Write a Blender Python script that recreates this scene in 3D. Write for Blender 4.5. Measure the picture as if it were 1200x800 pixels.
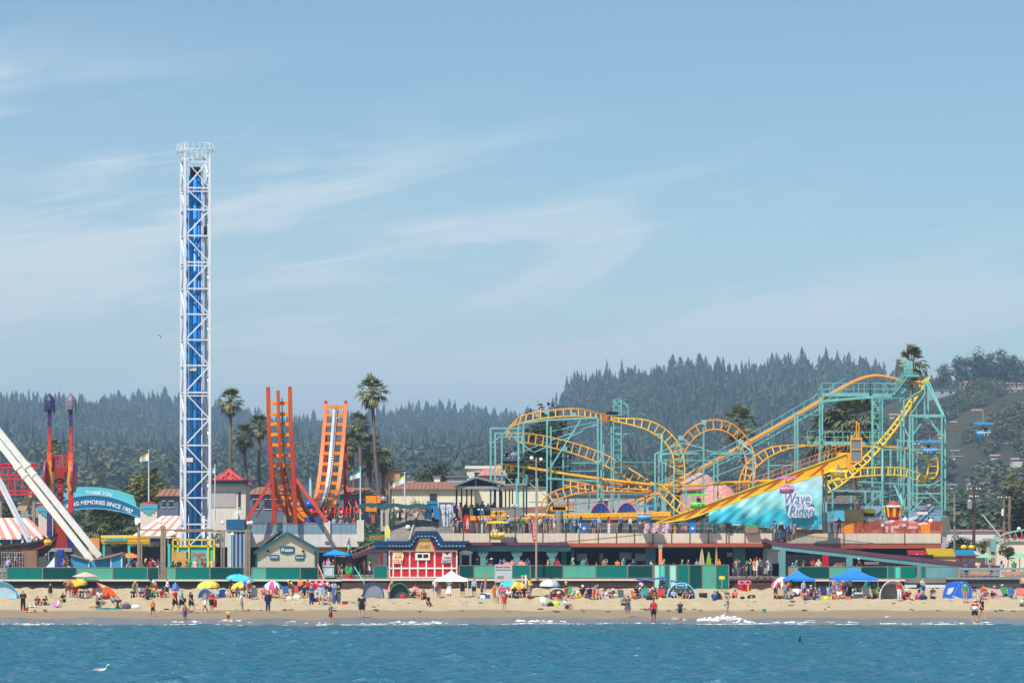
# Seaside boardwalk scene. Order: camera, sky, sun, exposure; helpers; land, sea, forest, air; buildings; rides; people and beach things.
import bpy,math,random
import numpy as np
from mathutils import Vector,Matrix
PI=math.pi
R=math.radians
scene=bpy.context.scene
for _o in list(bpy.data.objects):
 bpy.data.objects.remove(_o,do_unlink=True)
COL=scene.collection
FP=3335.0
HC=8.0
HY=612.0
cam_d=bpy.data.cameras.new('camera')
cam=bpy.data.objects.new('camera',cam_d)
COL.objects.link(cam)
cam.location=(0,0,HC)
cam.rotation_euler=(R(90),0,0)
cam_d.sensor_width=36.0
cam_d.lens=36.0*FP/1200.0
cam_d.shift_y=(HY-400.0)/1200.0
cam_d.clip_start=1.0
cam_d.clip_end=9000.0
scene.camera=cam
SUN_TO=Vector((-0.36,-0.60,1.0)).normalized()
elev=math.asin(SUN_TO.z)
sun_d=bpy.data.lights.new('sun','SUN')
sun_d.energy=4.4
sun_d.angle=R(0.5)
sun_d.color=(1.0,0.955,0.89)
sun=bpy.data.objects.new('sun',sun_d)
COL.objects.link(sun)
sun.location=(-60,-80,200)
sun.rotation_euler=(-SUN_TO).to_track_quat('-Z','Y').to_euler()
world=bpy.data.worlds.new('World')
scene.world=world
world.use_nodes=True
wn,wl=world.node_tree.nodes,world.node_tree.links
wn.clear()
def nd(nt,typ,**kw):
 n=nt.nodes.new(typ)
 for k,v in kw.items():
  if k=='ins':
   for kk,vv in v.items():
    n.inputs[kk].default_value=vv
  else:
   setattr(n,k,v)
 return n
def build_sky():
 nt=world.node_tree
 L=nt.links.new
 sky=nd(nt,'ShaderNodeTexSky',sky_type='NISHITA')
 sky.sun_disc=False
 sky.sun_elevation=elev
 sky.sun_rotation=math.atan2(SUN_TO.x,SUN_TO.y)%(2*PI)
 sky.air_density=1.0
 sky.dust_density=0.3
 sky.ozone_density=2.0
 tc=nd(nt,'ShaderNodeTexCoord')
 sp=nd(nt,'ShaderNodeSeparateXYZ')
 L(tc.outputs['Generated'],sp.inputs[0])
 def mth(op,a,b=None,clamp=False):
  n=nd(nt,'ShaderNodeMath',operation=op,use_clamp=clamp)
  for i,x in enumerate((a,b)):
   if x is None:continue
   if isinstance(x,(int,float)):n.inputs[i].default_value=x
   else:L(x,n.inputs[i])
  return n.outputs[0]
 az=mth('ARCTAN2',sp.outputs[0],sp.outputs[1])
 el=mth('ARCSINE',sp.outputs[2])
 tilt=mth('MULTIPLY_ADD',az,-0.16)
 nt.nodes[-1].inputs[2].default_value=0.0
 ev=mth('ADD',el,tilt)
 def layer(sa,se,off,detail,rough,dist):
  cb=nd(nt,'ShaderNodeCombineXYZ')
  L(mth('MULTIPLY',az,sa),cb.inputs[0]);L(mth('MULTIPLY',ev,se),cb.inputs[1]);cb.inputs[2].default_value=off
  nz=nd(nt,'ShaderNodeTexNoise',ins={'Scale':1.0,'Detail':detail,'Roughness':rough,'Distortion':dist})
  L(cb.outputs[0],nz.inputs['Vector'])
  return nz.outputs[0]
 def ramp(x,a,b,lo=0.0,hi=1.0):
  n=nd(nt,'ShaderNodeMapRange',interpolation_type='SMOOTHSTEP')
  L(x,n.inputs[0])
  for i,q in zip((1,2,3,4),(a,b,lo,hi)):n.inputs[i].default_value=q
  return n.outputs[0]
 broad=ramp(layer(6.0,30.0,5.1,5.0,0.55,0.7),0.44,0.60)
 wisp=ramp(layer(15.0,150.0,7.7,6.0,0.6,0.9),0.50,0.80)
 lowband=ramp(mth('ADD',el,mth('MULTIPLY',az,0.18)),0.160,0.085)
 dens=mth('MULTIPLY',broad,lowband)
 veil=mth('MULTIPLY',dens,0.66)
 wsp=mth('MULTIPLY',mth('MULTIPLY',wisp,lowband),0.6)
 haze=ramp(mth('ADD',el,mth('MULTIPLY',az,0.14)),0.150,0.02,0.0,0.46)
 f=mth('ADD',mth('ADD',veil,wsp),haze,True)
 mix=nd(nt,'ShaderNodeMix',data_type='RGBA',blend_type='MIX')
 L(f,mix.inputs['Factor'])
 tint=nd(nt,'ShaderNodeVectorMath',operation='MULTIPLY');tint.inputs[1].default_value=(0.87,1.0,1.0)
 L(sky.outputs[0],tint.inputs[0]);L(tint.outputs[0],mix.inputs['A'])
 mix.inputs['B'].default_value=(6.6,7.5,7.9,1)
 bg=nd(nt,'ShaderNodeBackground')
 bg.inputs[1].default_value=0.093
 L(mix.outputs['Result'],bg.inputs[0])
 out=nd(nt,'ShaderNodeOutputWorld')
 L(bg.outputs[0],out.inputs[0])
build_sky()
vs=scene.view_settings
scene.display_settings.display_device='sRGB'
vs.view_transform='Standard'
vs.look='None'
vs.exposure=0.34
vs.gamma=1.0
vs.use_curve_mapping=False
scene.cycles.volume_bounces=0
scene.cycles.max_bounces=6
scene.cycles.transparent_max_bounces=12
try:
 scene.cycles.use_denoising=True
except Exception:
 pass
def P(px,py,Y):
 return Vector(((px-600.0)*Y/FP,Y,HC+(HY-py)*Y/FP))
def PX(px,Y):return(px-600.0)*Y/FP
def PZ(py,Y):return HC+(HY-py)*Y/FP
def lin(c):
 c=c/255.0
 return c/12.92 if c<=0.04045 else((c+0.055)/1.055)**2.4
_mats={}
def M(rgb,rough=0.6,k=1.0,var=0.10,ns=1.2,metal=0.0,spec=0.35,bump=0.0,bs=12.0,name=None,emit=0.0,alpha=1.0,streak=0.0):
 0
 key=(rgb,rough,k,var,ns,metal,spec,bump,bs,emit,alpha,streak)
 if key in _mats:return _mats[key]
 m=bpy.data.materials.new(name or 'paint')
 m.use_nodes=True
 nt=m.node_tree
 bs_=nt.nodes['Principled BSDF']
 base=[min(0.85,lin(c)*k)for c in rgb]
 bs_.inputs['Roughness'].default_value=rough
 bs_.inputs['Metallic'].default_value=metal
 bs_.inputs['Specular IOR Level'].default_value=spec
 L=nt.links.new
 tc=nd(nt,'ShaderNodeTexCoord')
 nz=nd(nt,'ShaderNodeTexNoise',ins={'Scale':ns,'Detail':5.0,'Roughness':0.65})
 L(tc.outputs['Object'],nz.inputs['Vector'])
 mp=nd(nt,'ShaderNodeMapRange',ins={1:0.3,2:0.7,3:1.0-var,4:1.0+var*0.7})
 L(nz.outputs[0],mp.inputs[0])
 fac=mp.outputs[0]
 if streak:
  mpp=nd(nt,'ShaderNodeMapping')
  mpp.inputs['Scale'].default_value=(2.6,2.6,0.12)
  L(tc.outputs['Object'],mpp.inputs[0])
  n2=nd(nt,'ShaderNodeTexNoise',ins={'Scale':1.6,'Detail':4.0,'Roughness':0.7})
  L(mpp.outputs[0],n2.inputs['Vector'])
  m2=nd(nt,'ShaderNodeMapRange',ins={1:0.52,2:0.72,3:1.0,4:1.0-streak})
  L(n2.outputs[0],m2.inputs[0])
  mm=nd(nt,'ShaderNodeMath',operation='MULTIPLY')
  L(fac,mm.inputs[0]);L(m2.outputs[0],mm.inputs[1])
  fac=mm.outputs[0]
 hs=nd(nt,'ShaderNodeVectorMath',operation='SCALE')
 hs.inputs[0].default_value=base
 L(fac,hs.inputs['Scale'])
 L(hs.outputs[0],bs_.inputs['Base Color'])
 if bump:
  nb=nd(nt,'ShaderNodeTexNoise',ins={'Scale':bs,'Detail':4.0})
  L(tc.outputs['Object'],nb.inputs['Vector'])
  bp=nd(nt,'ShaderNodeBump',ins={'Strength':bump,'Distance':0.05})
  L(nb.outputs[0],bp.inputs['Height'])
  L(bp.outputs[0],bs_.inputs['Normal'])
 if emit:
  bs_.inputs['Emission Color'].default_value=(*base,1)
  bs_.inputs['Emission Strength'].default_value=emit
 if alpha<1:bs_.inputs['Alpha'].default_value=alpha
 _mats[key]=m
 return m
def worldloc(o):
 v=Vector((0,0,0))
 while o is not None:
  v+=o.location
  o=o.parent
 return v
class MB:
 0
 def __init__(s):
  s.v,s.f,s.mi,s.mats,s.cur=[],[],[],[],0
 def use(s,mat):
  if mat not in s.mats:s.mats.append(mat)
  s.cur=s.mats.index(mat)
  return s
 def add(s,vs_,fs):
  n=len(s.v)
  s.v+=[tuple(q)for q in vs_]
  for f in fs:
   s.f.append(tuple(i+n for i in f));s.mi.append(s.cur)
  return s
 def box(s,x0,x1,y0,y1,z0,z1):
  if x0>x1:x0,x1=x1,x0
  if y0>y1:y0,y1=y1,y0
  if z0>z1:z0,z1=z1,z0
  v=[(x0,y0,z0),(x1,y0,z0),(x1,y1,z0),(x0,y1,z0),(x0,y0,z1),(x1,y0,z1),(x1,y1,z1),(x0,y1,z1)]
  return s.add(v,[(0,3,2,1),(4,5,6,7),(0,1,5,4),(1,2,6,5),(2,3,7,6),(3,0,4,7)])
 def pbox(s,px0,py0,px1,py1,Y,d):
  return s.box(PX(px0,Y),PX(px1,Y),Y,Y+d,PZ(py1,Y),PZ(py0,Y))
 def beam(s,a,b,w,h=None):
  a,b=Vector(a),Vector(b)
  h=w if h is None else h
  d=(b-a)
  if d.length<1e-6:return s
  d.normalize()
  ref=Vector((0,1,0))if abs(d.y)<0.9 else Vector((1,0,0))
  u=d.cross(ref).normalized();t=d.cross(u).normalized()
  v=[]
  for q in(a,b):
   for su,st in((-1,-1),(1,-1),(1,1),(-1,1)):
    v.append(q+u*su*w/2+t*st*h/2)
  return s.add(v,[(0,1,2,3),(7,6,5,4),(0,4,5,1),(1,5,6,2),(2,6,7,3),(3,7,4,0)])
 def tube(s,pts,r,n=6,cap=True):
  pts=[Vector(q)for q in pts]
  rs=r if isinstance(r,(list,tuple))else[r]*len(pts)
  v,f=[],[]
  prev=None
  for i,q in enumerate(pts):
   d=(pts[min(i+1,len(pts)-1)]-pts[max(i-1,0)])
   if d.length<1e-9:d=Vector((0,0,1))
   d.normalize()
   if prev is None:
    ref=Vector((0,1,0))if abs(d.y)<0.9 else Vector((1,0,0))
    u=d.cross(ref).normalized()
   else:
    u=prev-d*prev.dot(d)
    u=u.normalized()if u.length>1e-6 else d.orthogonal().normalized()
   prev=u
   t=d.cross(u)
   for k in range(n):
    a=2*PI*k/n
    v.append(q+(u*math.cos(a)+t*math.sin(a))*rs[i])
  for i in range(len(pts)-1):
   for k in range(n):
    k2=(k+1)%n
    f.append((i*n+k,i*n+k2,(i+1)*n+k2,(i+1)*n+k))
  if cap:
   f.append(tuple(range(n-1,-1,-1)))
   f.append(tuple((len(pts)-1)*n+k for k in range(n)))
  return s.add(v,f)
 def prism(s,poly,y0,y1):
  0
  a=sum(poly[i][0]*poly[(i+1)%len(poly)][1]-poly[(i+1)%len(poly)][0]*poly[i][1]for i in range(len(poly)))
  if a<0:poly=poly[::-1]
  n=len(poly)
  v=[(x,y0,z)for x,z in poly]+[(x,y1,z)for x,z in poly]
  f=[tuple(range(n)),tuple(range(2*n-1,n-1,-1))]
  for i in range(n):
   j=(i+1)%n
   f.append((j,i,n+i,n+j))
  return s.add(v,f)
 def pprism(s,poly,Y,d):
  return s.prism([(PX(x,Y),PZ(y,Y))for x,y in poly],Y,Y+d)
 def prismx(s,poly,x0,x1):
  0
  n=len(poly)
  v=[(x0,y,z)for y,z in poly]+[(x1,y,z)for y,z in poly]
  f=[tuple(range(n-1,-1,-1)),tuple(range(n,2*n))]
  for i in range(n):
   j=(i+1)%n
   f.append((i,j,n+j,n+i))
  return s.add(v,f)
 def lathe(s,c,prof,n=10):
  c=Vector(c);v,f=[],[]
  for r,z in prof:
   for k in range(n):
    a=2*PI*k/n
    v.append((c.x+r*math.cos(a),c.y+r*math.sin(a),c.z+z))
  for i in range(len(prof)-1):
   for k in range(n):
    k2=(k+1)%n
    f.append((i*n+k,i*n+k2,(i+1)*n+k2,(i+1)*n+k))
  f.append(tuple(range(n-1,-1,-1)))
  f.append(tuple((len(prof)-1)*n+k for k in range(n)))
  return s.add(v,f)
 def ell(s,c,rx,ry,rz,n=8,m=6):
  c=Vector(c);v,f=[],[]
  v.append((c.x,c.y,c.z-rz))
  for i in range(1,m):
   t=PI*i/m
   for k in range(n):
    a=2*PI*k/n
    v.append((c.x+rx*math.sin(t)*math.cos(a),c.y+ry*math.sin(t)*math.sin(a),c.z-rz*math.cos(t)))
  v.append((c.x,c.y,c.z+rz))
  for k in range(n):
   f.append((0,1+(k+1)%n,1+k))
   f.append((len(v)-1,1+(m-2)*n+k,1+(m-2)*n+(k+1)%n))
  for i in range(m-2):
   for k in range(n):
    k2=(k+1)%n
    f.append((1+i*n+k,1+i*n+k2,1+(i+1)*n+k2,1+(i+1)*n+k))
  return s.add(v,f)
 def quad(s,a,b,c,d):
  return s.add([a,b,c,d],[(0,1,2,3)])
 def sheet(s,rows,thick=None):
  0
  n=len(rows[0])
  v=[q for r in rows for q in r]
  f=[]
  for i in range(len(rows)-1):
   for k in range(n-1):
    f.append((i*n+k,i*n+k+1,(i+1)*n+k+1,(i+1)*n+k))
  return s.add(v,f)
 def mesh(s,name,off=Vector((0,0,0)),smooth=False):
  me=bpy.data.meshes.new(name)
  me.from_pydata([(q[0]-off.x,q[1]-off.y,q[2]-off.z)for q in s.v],[],s.f)
  for m in s.mats:me.materials.append(m)
  me.polygons.foreach_set('material_index',s.mi)
  if smooth:me.polygons.foreach_set('use_smooth',[True]*len(s.f))
  me.update()
  return me
 def build(s,name,mat=None,parent=None,smooth=False,label=None):
  if mat is not None and not s.mats:s.mats=[mat]
  if parent is not None:off=worldloc(parent)
  else:
   a=np.array(s.v)
   mn,mx=a.min(0),a.max(0)
   off=Vector(((mn[0]+mx[0])/2,(mn[1]+mx[1])/2,mn[2]))
  o=bpy.data.objects.new(name,s.mesh(name,off,smooth))
  COL.objects.link(o)
  if parent is not None:o.parent=parent
  else:o.location=off
  if label:o['label']=label
  return o
USED=set()
def tag(o,label,cat,group=None):
 o['label']=label;o['category']=cat
 if group:o['group']=group
 USED.add(label)
 return o
def thing(name,label,cat,loc,group=None):
 o=bpy.data.objects.new(name,None)
 COL.objects.link(o)
 o.empty_display_size=0.3
 o.location=Vector(loc)
 return tag(o,label,cat,group)
def struct(o,kind='structure'):
 o['kind']=kind
 return o
def copy_tree(o,parent=None):
 c=o.copy();COL.objects.link(c)
 if parent is not None:c.parent=parent
 for ch in list(o.children):copy_tree(ch,c)
 return c
_txt={}
def text_mesh(body,size,off=.02):
 k=(body,size,off)
 if k not in _txt:
  cu=bpy.data.curves.new('lettering','FONT')
  cu.body=body;cu.size=size;cu.align_x='CENTER';cu.align_y='CENTER'
  cu.extrude=0.02;cu.resolution_u=3;cu.offset=size*off
  ob=bpy.data.objects.new('lettering',cu)
  COL.objects.link(ob)
  bpy.context.view_layer.update()
  me=bpy.data.meshes.new_from_object(ob.evaluated_get(bpy.context.evaluated_depsgraph_get()))
  bpy.data.objects.remove(ob,do_unlink=True)
  _txt[k]=([tuple(q.co)for q in me.vertices],[tuple(p.vertices)for p in me.polygons])
  bpy.data.meshes.remove(me)
 return _txt[k]
def text(mb,body,c,h,w=None,fn=None,shear=0.0,off=.02):
 0
 v,f=text_mesh(body,1.0,off)
 xs=[q[0]for q in v];ys=[q[1]for q in v]
 sy=h/(max(ys)-min(ys));sx=sy if w is None else w/(max(xs)-min(xs))
 ym=(max(ys)+min(ys))/2;xm=(max(xs)+min(xs))/2
 out=[]
 for x,y,z in v:
  X,Z=(x-xm)*sx+shear*(y-ym)*sy,(y-ym)*sy
  if fn:X,Z=fn(X,Z)
  out.append((c[0]+X,c[1]-z,c[2]+Z))
 mb.add(out,f)
 return mb
def cat_spline(pts,step=6):
 pts=[np.array(q,float)for q in pts]
 out=[]
 for i in range(len(pts)-1):
  p0=pts[max(i-1,0)];p1=pts[i];p2=pts[i+1];p3=pts[min(i+2,len(pts)-1)]
  for k in range(step):
   t=k/step
   out.append(0.5*((2*p1)+(-p0+p2)*t+(2*p0-5*p1+4*p2-p3)*t*t+(-p0+3*p1-3*p2+p3)*t**3))
 out.append(pts[-1])
 return out
def rnd_noise(x,y,seed,waves=14,lo=0.5,hi=4.0):
 rs=np.random.RandomState(seed)
 o=np.zeros_like(x)
 for _ in range(waves):
  l=math.exp(rs.uniform(math.log(lo),math.log(hi)));a=rs.uniform(0,2*PI)
  o+=np.sin((x*math.cos(a)+y*math.sin(a))*2*PI/l+rs.uniform(0,6.28))*l
 return o/(hi*math.sqrt(waves)*0.5)
BY=[190,210,216,221.5,238,241,243.5,255,268,284,290]
BZ=[-1.6,-0.6,-0.26,0.0,0.50,0.62,0.74,0.90,1.10,1.38,1.42]
def beach_shift(X):return 1.4*np.sin(np.asarray(X)/13.0+0.6)+0.9*np.sin(np.asarray(X)/5.1+2.0)+.5*np.sin(np.asarray(X)/2.3)
def beach_z(X,Y):
 w=np.clip((241-np.asarray(Y,float))/6.0,0,1)
 z=np.interp(np.asarray(Y,float)-beach_shift(X)*w*.8,BY,BZ)
 return z
_by=np.linspace(222,288,400);_brow=HY+(HC-np.interp(_by,BY,BZ))*FP/_by
def sandY(py):return float(np.interp(-py,-_brow,_by))
def grid_mesh(name,xs,ys,Z,mat,smooth=True,kind='structure',mask=None):
 nx,ny=len(xs),len(ys)
 XX,YY=np.meshgrid(xs,ys)
 co=np.stack([XX,YY,Z],-1).reshape(-1,3)
 idx=np.arange(nx*ny).reshape(ny,nx)
 q=np.stack([idx[:-1,:-1],idx[:-1,1:],idx[1:,1:],idx[1:,:-1]],-1).reshape(-1,4)
 o=np_mesh(name,co,q,[mat],smooth)
 o['kind']=kind
 return o
def np_mesh(name,co,faces,mats,smooth=False,mi=None):
 me=bpy.data.meshes.new(name)
 n,k=len(faces),faces.shape[1]
 me.vertices.add(len(co));me.loops.add(n*k);me.polygons.add(n)
 me.vertices.foreach_set('co',np.ascontiguousarray(co,dtype=np.float32).ravel())
 me.loops.foreach_set('vertex_index',np.ascontiguousarray(faces,dtype=np.int32).ravel())
 me.polygons.foreach_set('loop_start',np.arange(0,n*k,k,dtype=np.int32))
 me.polygons.foreach_set('use_smooth',np.full(n,smooth))
 for m in mats:me.materials.append(m)
 if mi is not None:me.polygons.foreach_set('material_index',np.asarray(mi,dtype=np.int32))
 me.update(calc_edges=True);me.validate()
 o=bpy.data.objects.new(name,me)
 COL.objects.link(o)
 return o
def sand_material():
 m=bpy.data.materials.new('beach_sand');m.use_nodes=True
 nt=m.node_tree;L=nt.links.new
 b=nt.nodes['Principled BSDF']
 tc=nd(nt,'ShaderNodeTexCoord');sp=nd(nt,'ShaderNodeSeparateXYZ')
 L(tc.outputs['Object'],sp.inputs[0])
 n1=nd(nt,'ShaderNodeTexNoise',ins={'Scale':0.22,'Detail':6.0,'Roughness':0.6});L(tc.outputs['Object'],n1.inputs['Vector'])
 n2=nd(nt,'ShaderNodeTexNoise',ins={'Scale':1.9,'Detail':8.0,'Roughness':0.7});L(tc.outputs['Object'],n2.inputs['Vector'])
 ad=nd(nt,'ShaderNodeMath',operation='MULTIPLY_ADD',ins={1:0.40,2:-0.20});L(n1.outputs[0],ad.inputs[0])
 zz=nd(nt,'ShaderNodeMath',operation='ADD');L(sp.outputs[2],zz.inputs[0]);L(ad.outputs[0],zz.inputs[1])
 wet=nd(nt,'ShaderNodeMapRange',interpolation_type='SMOOTHSTEP',ins={1:0.66,2:0.56,3:0.0,4:1.0});L(zz.outputs[0],wet.inputs[0])
 soak=nd(nt,'ShaderNodeMapRange',interpolation_type='SMOOTHSTEP',ins={1:0.31,2:0.22,3:0.0,4:1.0});L(zz.outputs[0],soak.inputs[0])
 dry=nd(nt,'ShaderNodeMix',data_type='RGBA');L(n2.outputs[0],dry.inputs['Factor'])
 dry.inputs['A'].default_value=(0.47,0.365,0.215,1);dry.inputs['B'].default_value=(0.66,0.52,0.325,1)
 m1=nd(nt,'ShaderNodeMix',data_type='RGBA');L(wet.outputs[0],m1.inputs['Factor']);L(dry.outputs['Result'],m1.inputs['A'])
 m1.inputs['B'].default_value=(0.29,0.215,0.130,1)
 m2=nd(nt,'ShaderNodeMix',data_type='RGBA');L(soak.outputs[0],m2.inputs['Factor']);L(m1.outputs['Result'],m2.inputs['A'])
 m2.inputs['B'].default_value=(0.20,0.20,0.20,1)
 L(m2.outputs['Result'],b.inputs['Base Color'])
 rg=nd(nt,'ShaderNodeMapRange',ins={1:0.0,2:1.0,3:0.9,4:0.22});L(soak.outputs[0],rg.inputs[0]);L(rg.outputs[0],b.inputs['Roughness'])
 b.inputs['Specular IOR Level'].default_value=0.4
 inv=nd(nt,'ShaderNodeMath',operation='SUBTRACT',ins={0:1.0});L(wet.outputs[0],inv.inputs[1])
 st=nd(nt,'ShaderNodeMath',operation='MAXIMUM');L(inv.outputs[0],st.inputs[0]);L(soak.outputs[0],st.inputs[1])
 bp=nd(nt,'ShaderNodeBump',ins={'Distance':0.3});L(st.outputs[0],bp.inputs['Strength']);L(n2.outputs[0],bp.inputs['Height']);L(bp.outputs[0],b.inputs['Normal'])
 return m
def build_beach():
 xs=np.concatenate([np.linspace(-600,-62,30),np.arange(-60,60.1,0.4),np.linspace(62,600,30)])
 ys=np.concatenate([np.linspace(190,221,12),np.arange(222,288.1,0.4)])
 XX,YY=np.meshgrid(xs,ys)
 Z=beach_z(XX,YY)
 w=np.clip((YY-243)/4,0,1)*np.clip((290-YY)/4,0,1)
 Z=Z+w*(0.07*rnd_noise(XX,YY,3,22,0.9,5.0)+0.06*rnd_noise(XX,YY*0.5,4,14,0.8,2.0))
 Z+=0.13*np.clip((YY-242.0-1.4*np.sin(XX/9.0)-0.8*np.sin(XX/3.1+1))/0.7,0,1)*np.clip((262-YY)/14,0,1)*(0.6+0.4*np.sin(XX/6.0))
 Z+=0.10*np.clip((YY-250.0-1.2*np.sin(XX/7.0+2))/0.8,0,1)*np.clip((266-YY)/14,0,1)*np.clip(np.sin(XX/11.0+1.3)+0.4,0,1)
 grid_mesh('beach_sand',xs,ys,Z,sand_material())
build_beach()
def water_material():
 m=bpy.data.materials.new('sea_water');m.use_nodes=True
 nt=m.node_tree;L=nt.links.new
 b=nt.nodes['Principled BSDF']
 tc=nd(nt,'ShaderNodeTexCoord')
 mp=nd(nt,'ShaderNodeMapping');mp.inputs['Scale'].default_value=(0.05,0.02,1);L(tc.outputs['Object'],mp.inputs[0])
 n0=nd(nt,'ShaderNodeTexNoise',ins={'Scale':1.0,'Detail':4.0});L(mp.outputs[0],n0.inputs['Vector'])
 mx=nd(nt,'ShaderNodeMix',data_type='RGBA');L(n0.outputs[0],mx.inputs['Factor'])
 mx.inputs['A'].default_value=(0.020,0.108,0.165,1);mx.inputs['B'].default_value=(0.034,0.150,0.218,1)
 sp=nd(nt,'ShaderNodeSeparateXYZ');L(tc.outputs['Object'],sp.inputs[0])
 sh=nd(nt,'ShaderNodeMapRange',interpolation_type='SMOOTHSTEP',ins={1:196.0,2:222.0,3:0.0,4:0.75});L(sp.outputs[1],sh.inputs[0])
 m2=nd(nt,'ShaderNodeMix',data_type='RGBA');L(sh.outputs[0],m2.inputs['Factor']);L(mx.outputs['Result'],m2.inputs['A'])
 m2.inputs['B'].default_value=(0.040,0.130,0.150,1)
 L(m2.outputs['Result'],b.inputs['Base Color'])
 b.inputs['Roughness'].default_value=0.16
 b.inputs['IOR'].default_value=1.33
 n1=nd(nt,'ShaderNodeTexNoise',ins={'Scale':1.0,'Detail':5.0,'Roughness':0.6})
 m3=nd(nt,'ShaderNodeMapping');m3.inputs['Scale'].default_value=(0.7,1.8,1);L(tc.outputs['Object'],m3.inputs[0]);L(m3.outputs[0],n1.inputs['Vector'])
 bp=nd(nt,'ShaderNodeBump',ins={'Strength':1.0,'Distance':0.34});L(n1.outputs[0],bp.inputs['Height']);L(bp.outputs[0],b.inputs['Normal'])
 return m
def waves(XX,YY):
 rs=np.random.RandomState(11)
 Z=np.zeros_like(XX)
 for i in range(90):
  l=math.exp(rs.uniform(math.log(0.7),math.log(3.6)))
  a=R(80)+rs.normal(0,0.42)
  Z+=0.0080*l**0.45*np.sin((XX*math.cos(a)+YY*math.sin(a))*2*PI/l+rs.uniform(0,6.28))
 Z=Z+0.35*np.clip(Z,0,.2)**2/0.1
 return Z
def build_sea():
 m=water_material()
 xs=np.concatenate([np.linspace(-1500,-61,24),np.arange(-60,60.01,0.18),np.linspace(61,1500,24)])
 ys=np.concatenate([np.linspace(-400,128,20),np.arange(129,228.5,0.24)])
 XX,YY=np.meshgrid(xs,ys)
 amp=np.clip((225-YY)/14,0.05,1)*np.clip((XX+75)/14,0,1)*np.clip((75-XX)/14,0,1)*np.clip((YY-120)/9,0,1)
 Z=waves(XX,YY)*amp
 for c,h,wd,ph in((219.6,0.16,1.2,0.0),(213.0,0.08,2.2,2.0)):
  cc=c+beach_shift(XX)*0.5+0.7*np.sin(XX/17+ph)
  Z+=h*np.exp(-((YY-cc)/wd)**2)*(0.55+0.45*np.sin(XX/8.0+ph+1.5*np.sin(XX/21)))
 grid_mesh('sea_water',xs,ys,Z,m)
build_sea()
FOAM=M((240,244,246),0.8,1.0,var=0.05,ns=3,bump=0.6,bs=6)
def build_foam():
 rng=random.Random(5)
 mb=MB().use(FOAM)
 runs=[(205,236,730.5,0.10),(256,284,730,0.13),(287,300,731,0.05),(330,352,731,0.07),(355,384,731,0.06),(455,486,730.5,0.14),(496,523,731,0.12),(604,665,729.5,0.09),(788,803,728.5,0.10),(818,842,729,0.26),(836,868,728.3,0.42),(860,884,730,0.16),(908,938,730.5,0.14),(940,955,730,0.12),(960,1010,730.5,0.06),(1038,1050,727,0.08),(700,790,731.2,0.04),(1080,1160,731,0.03),(20,60,731.5,0.04),(420,450,731.5,0.04)]
 for x0,x1,y,h in runs:
  n=int((x1-x0)*(6 if h>0.2 else 2.2 if h>.08 else.5))
  for i in range(n):
   px=rng.uniform(x0,x1)
   e=1-abs((px-(x0+x1)/2)/((x1-x0)/2))**2
   Y=FP*HC/(y-HY)*1.0+rng.gauss(0,0.5)+0.5*math.sin(px*.31+h*9)
   X=PX(px,Y)
   if h<.2 and math.sin(px*.37+y*3)+math.sin(px*.83+h*70)<rng.uniform(-.6,.9):continue
   hh=h*(0.2+0.8*e)*rng.uniform(0.2,1.25)*(0.6+0.4*math.sin(px*.9+y))
   z0=max(0.0,float(beach_z(X,Y)))
   r=rng.uniform(0.05,0.16);fl=rng.random()<.6
   mb.ell((X,Y,z0+(.02 if fl else hh*rng.uniform(.2,.9))),r*(2.4 if fl else 1.0),r*(.9 if fl else.6),.02 if fl else min(hh*0.4+0.015,r*.7),6,4)
 for i in range(1500):
  X=rng.uniform(-48,48);Y=222.3+float(beach_shift(X))*.8+rng.gauss(0,.35)+.6*math.sin(X*.7)
  if math.sin(X*.45)+math.sin(X*1.7+1)+rng.uniform(-1,1)<.2:continue
  mb.ell((X,Y,max(.03,float(beach_z(X,Y)))+.02),rng.uniform(.05,.22),rng.uniform(.03,.07),.018,6,4)
 o=mb.build('foam',smooth=True)
 struct(o,'stuff')
build_foam()
def litter():
 rng=random.Random(9);mb=MB()
 for i in range(120):
  y=rng.choice([rng.gauss(715.5,1.0),rng.gauss(708,1.6),rng.uniform(700,712)]);Y=sandY(y);X=PX(rng.uniform(-20,1220),Y);z=float(beach_z(X,Y))
  r=rng.uniform(.04,.16)*(1.6 if rng.random()<.15 else 1)
  mb.ell((X,Y,z+.06),r*1.6,r,rng.uniform(.03,.07),6,4)
 struct(mb.build('seaweed_litter',M((92,76,54),.9,.8,var=.4)),'stuff')
litter()
CONC=M((176,168,156),0.85,0.55,var=0.18,ns=0.8,bump=0.2)
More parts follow.
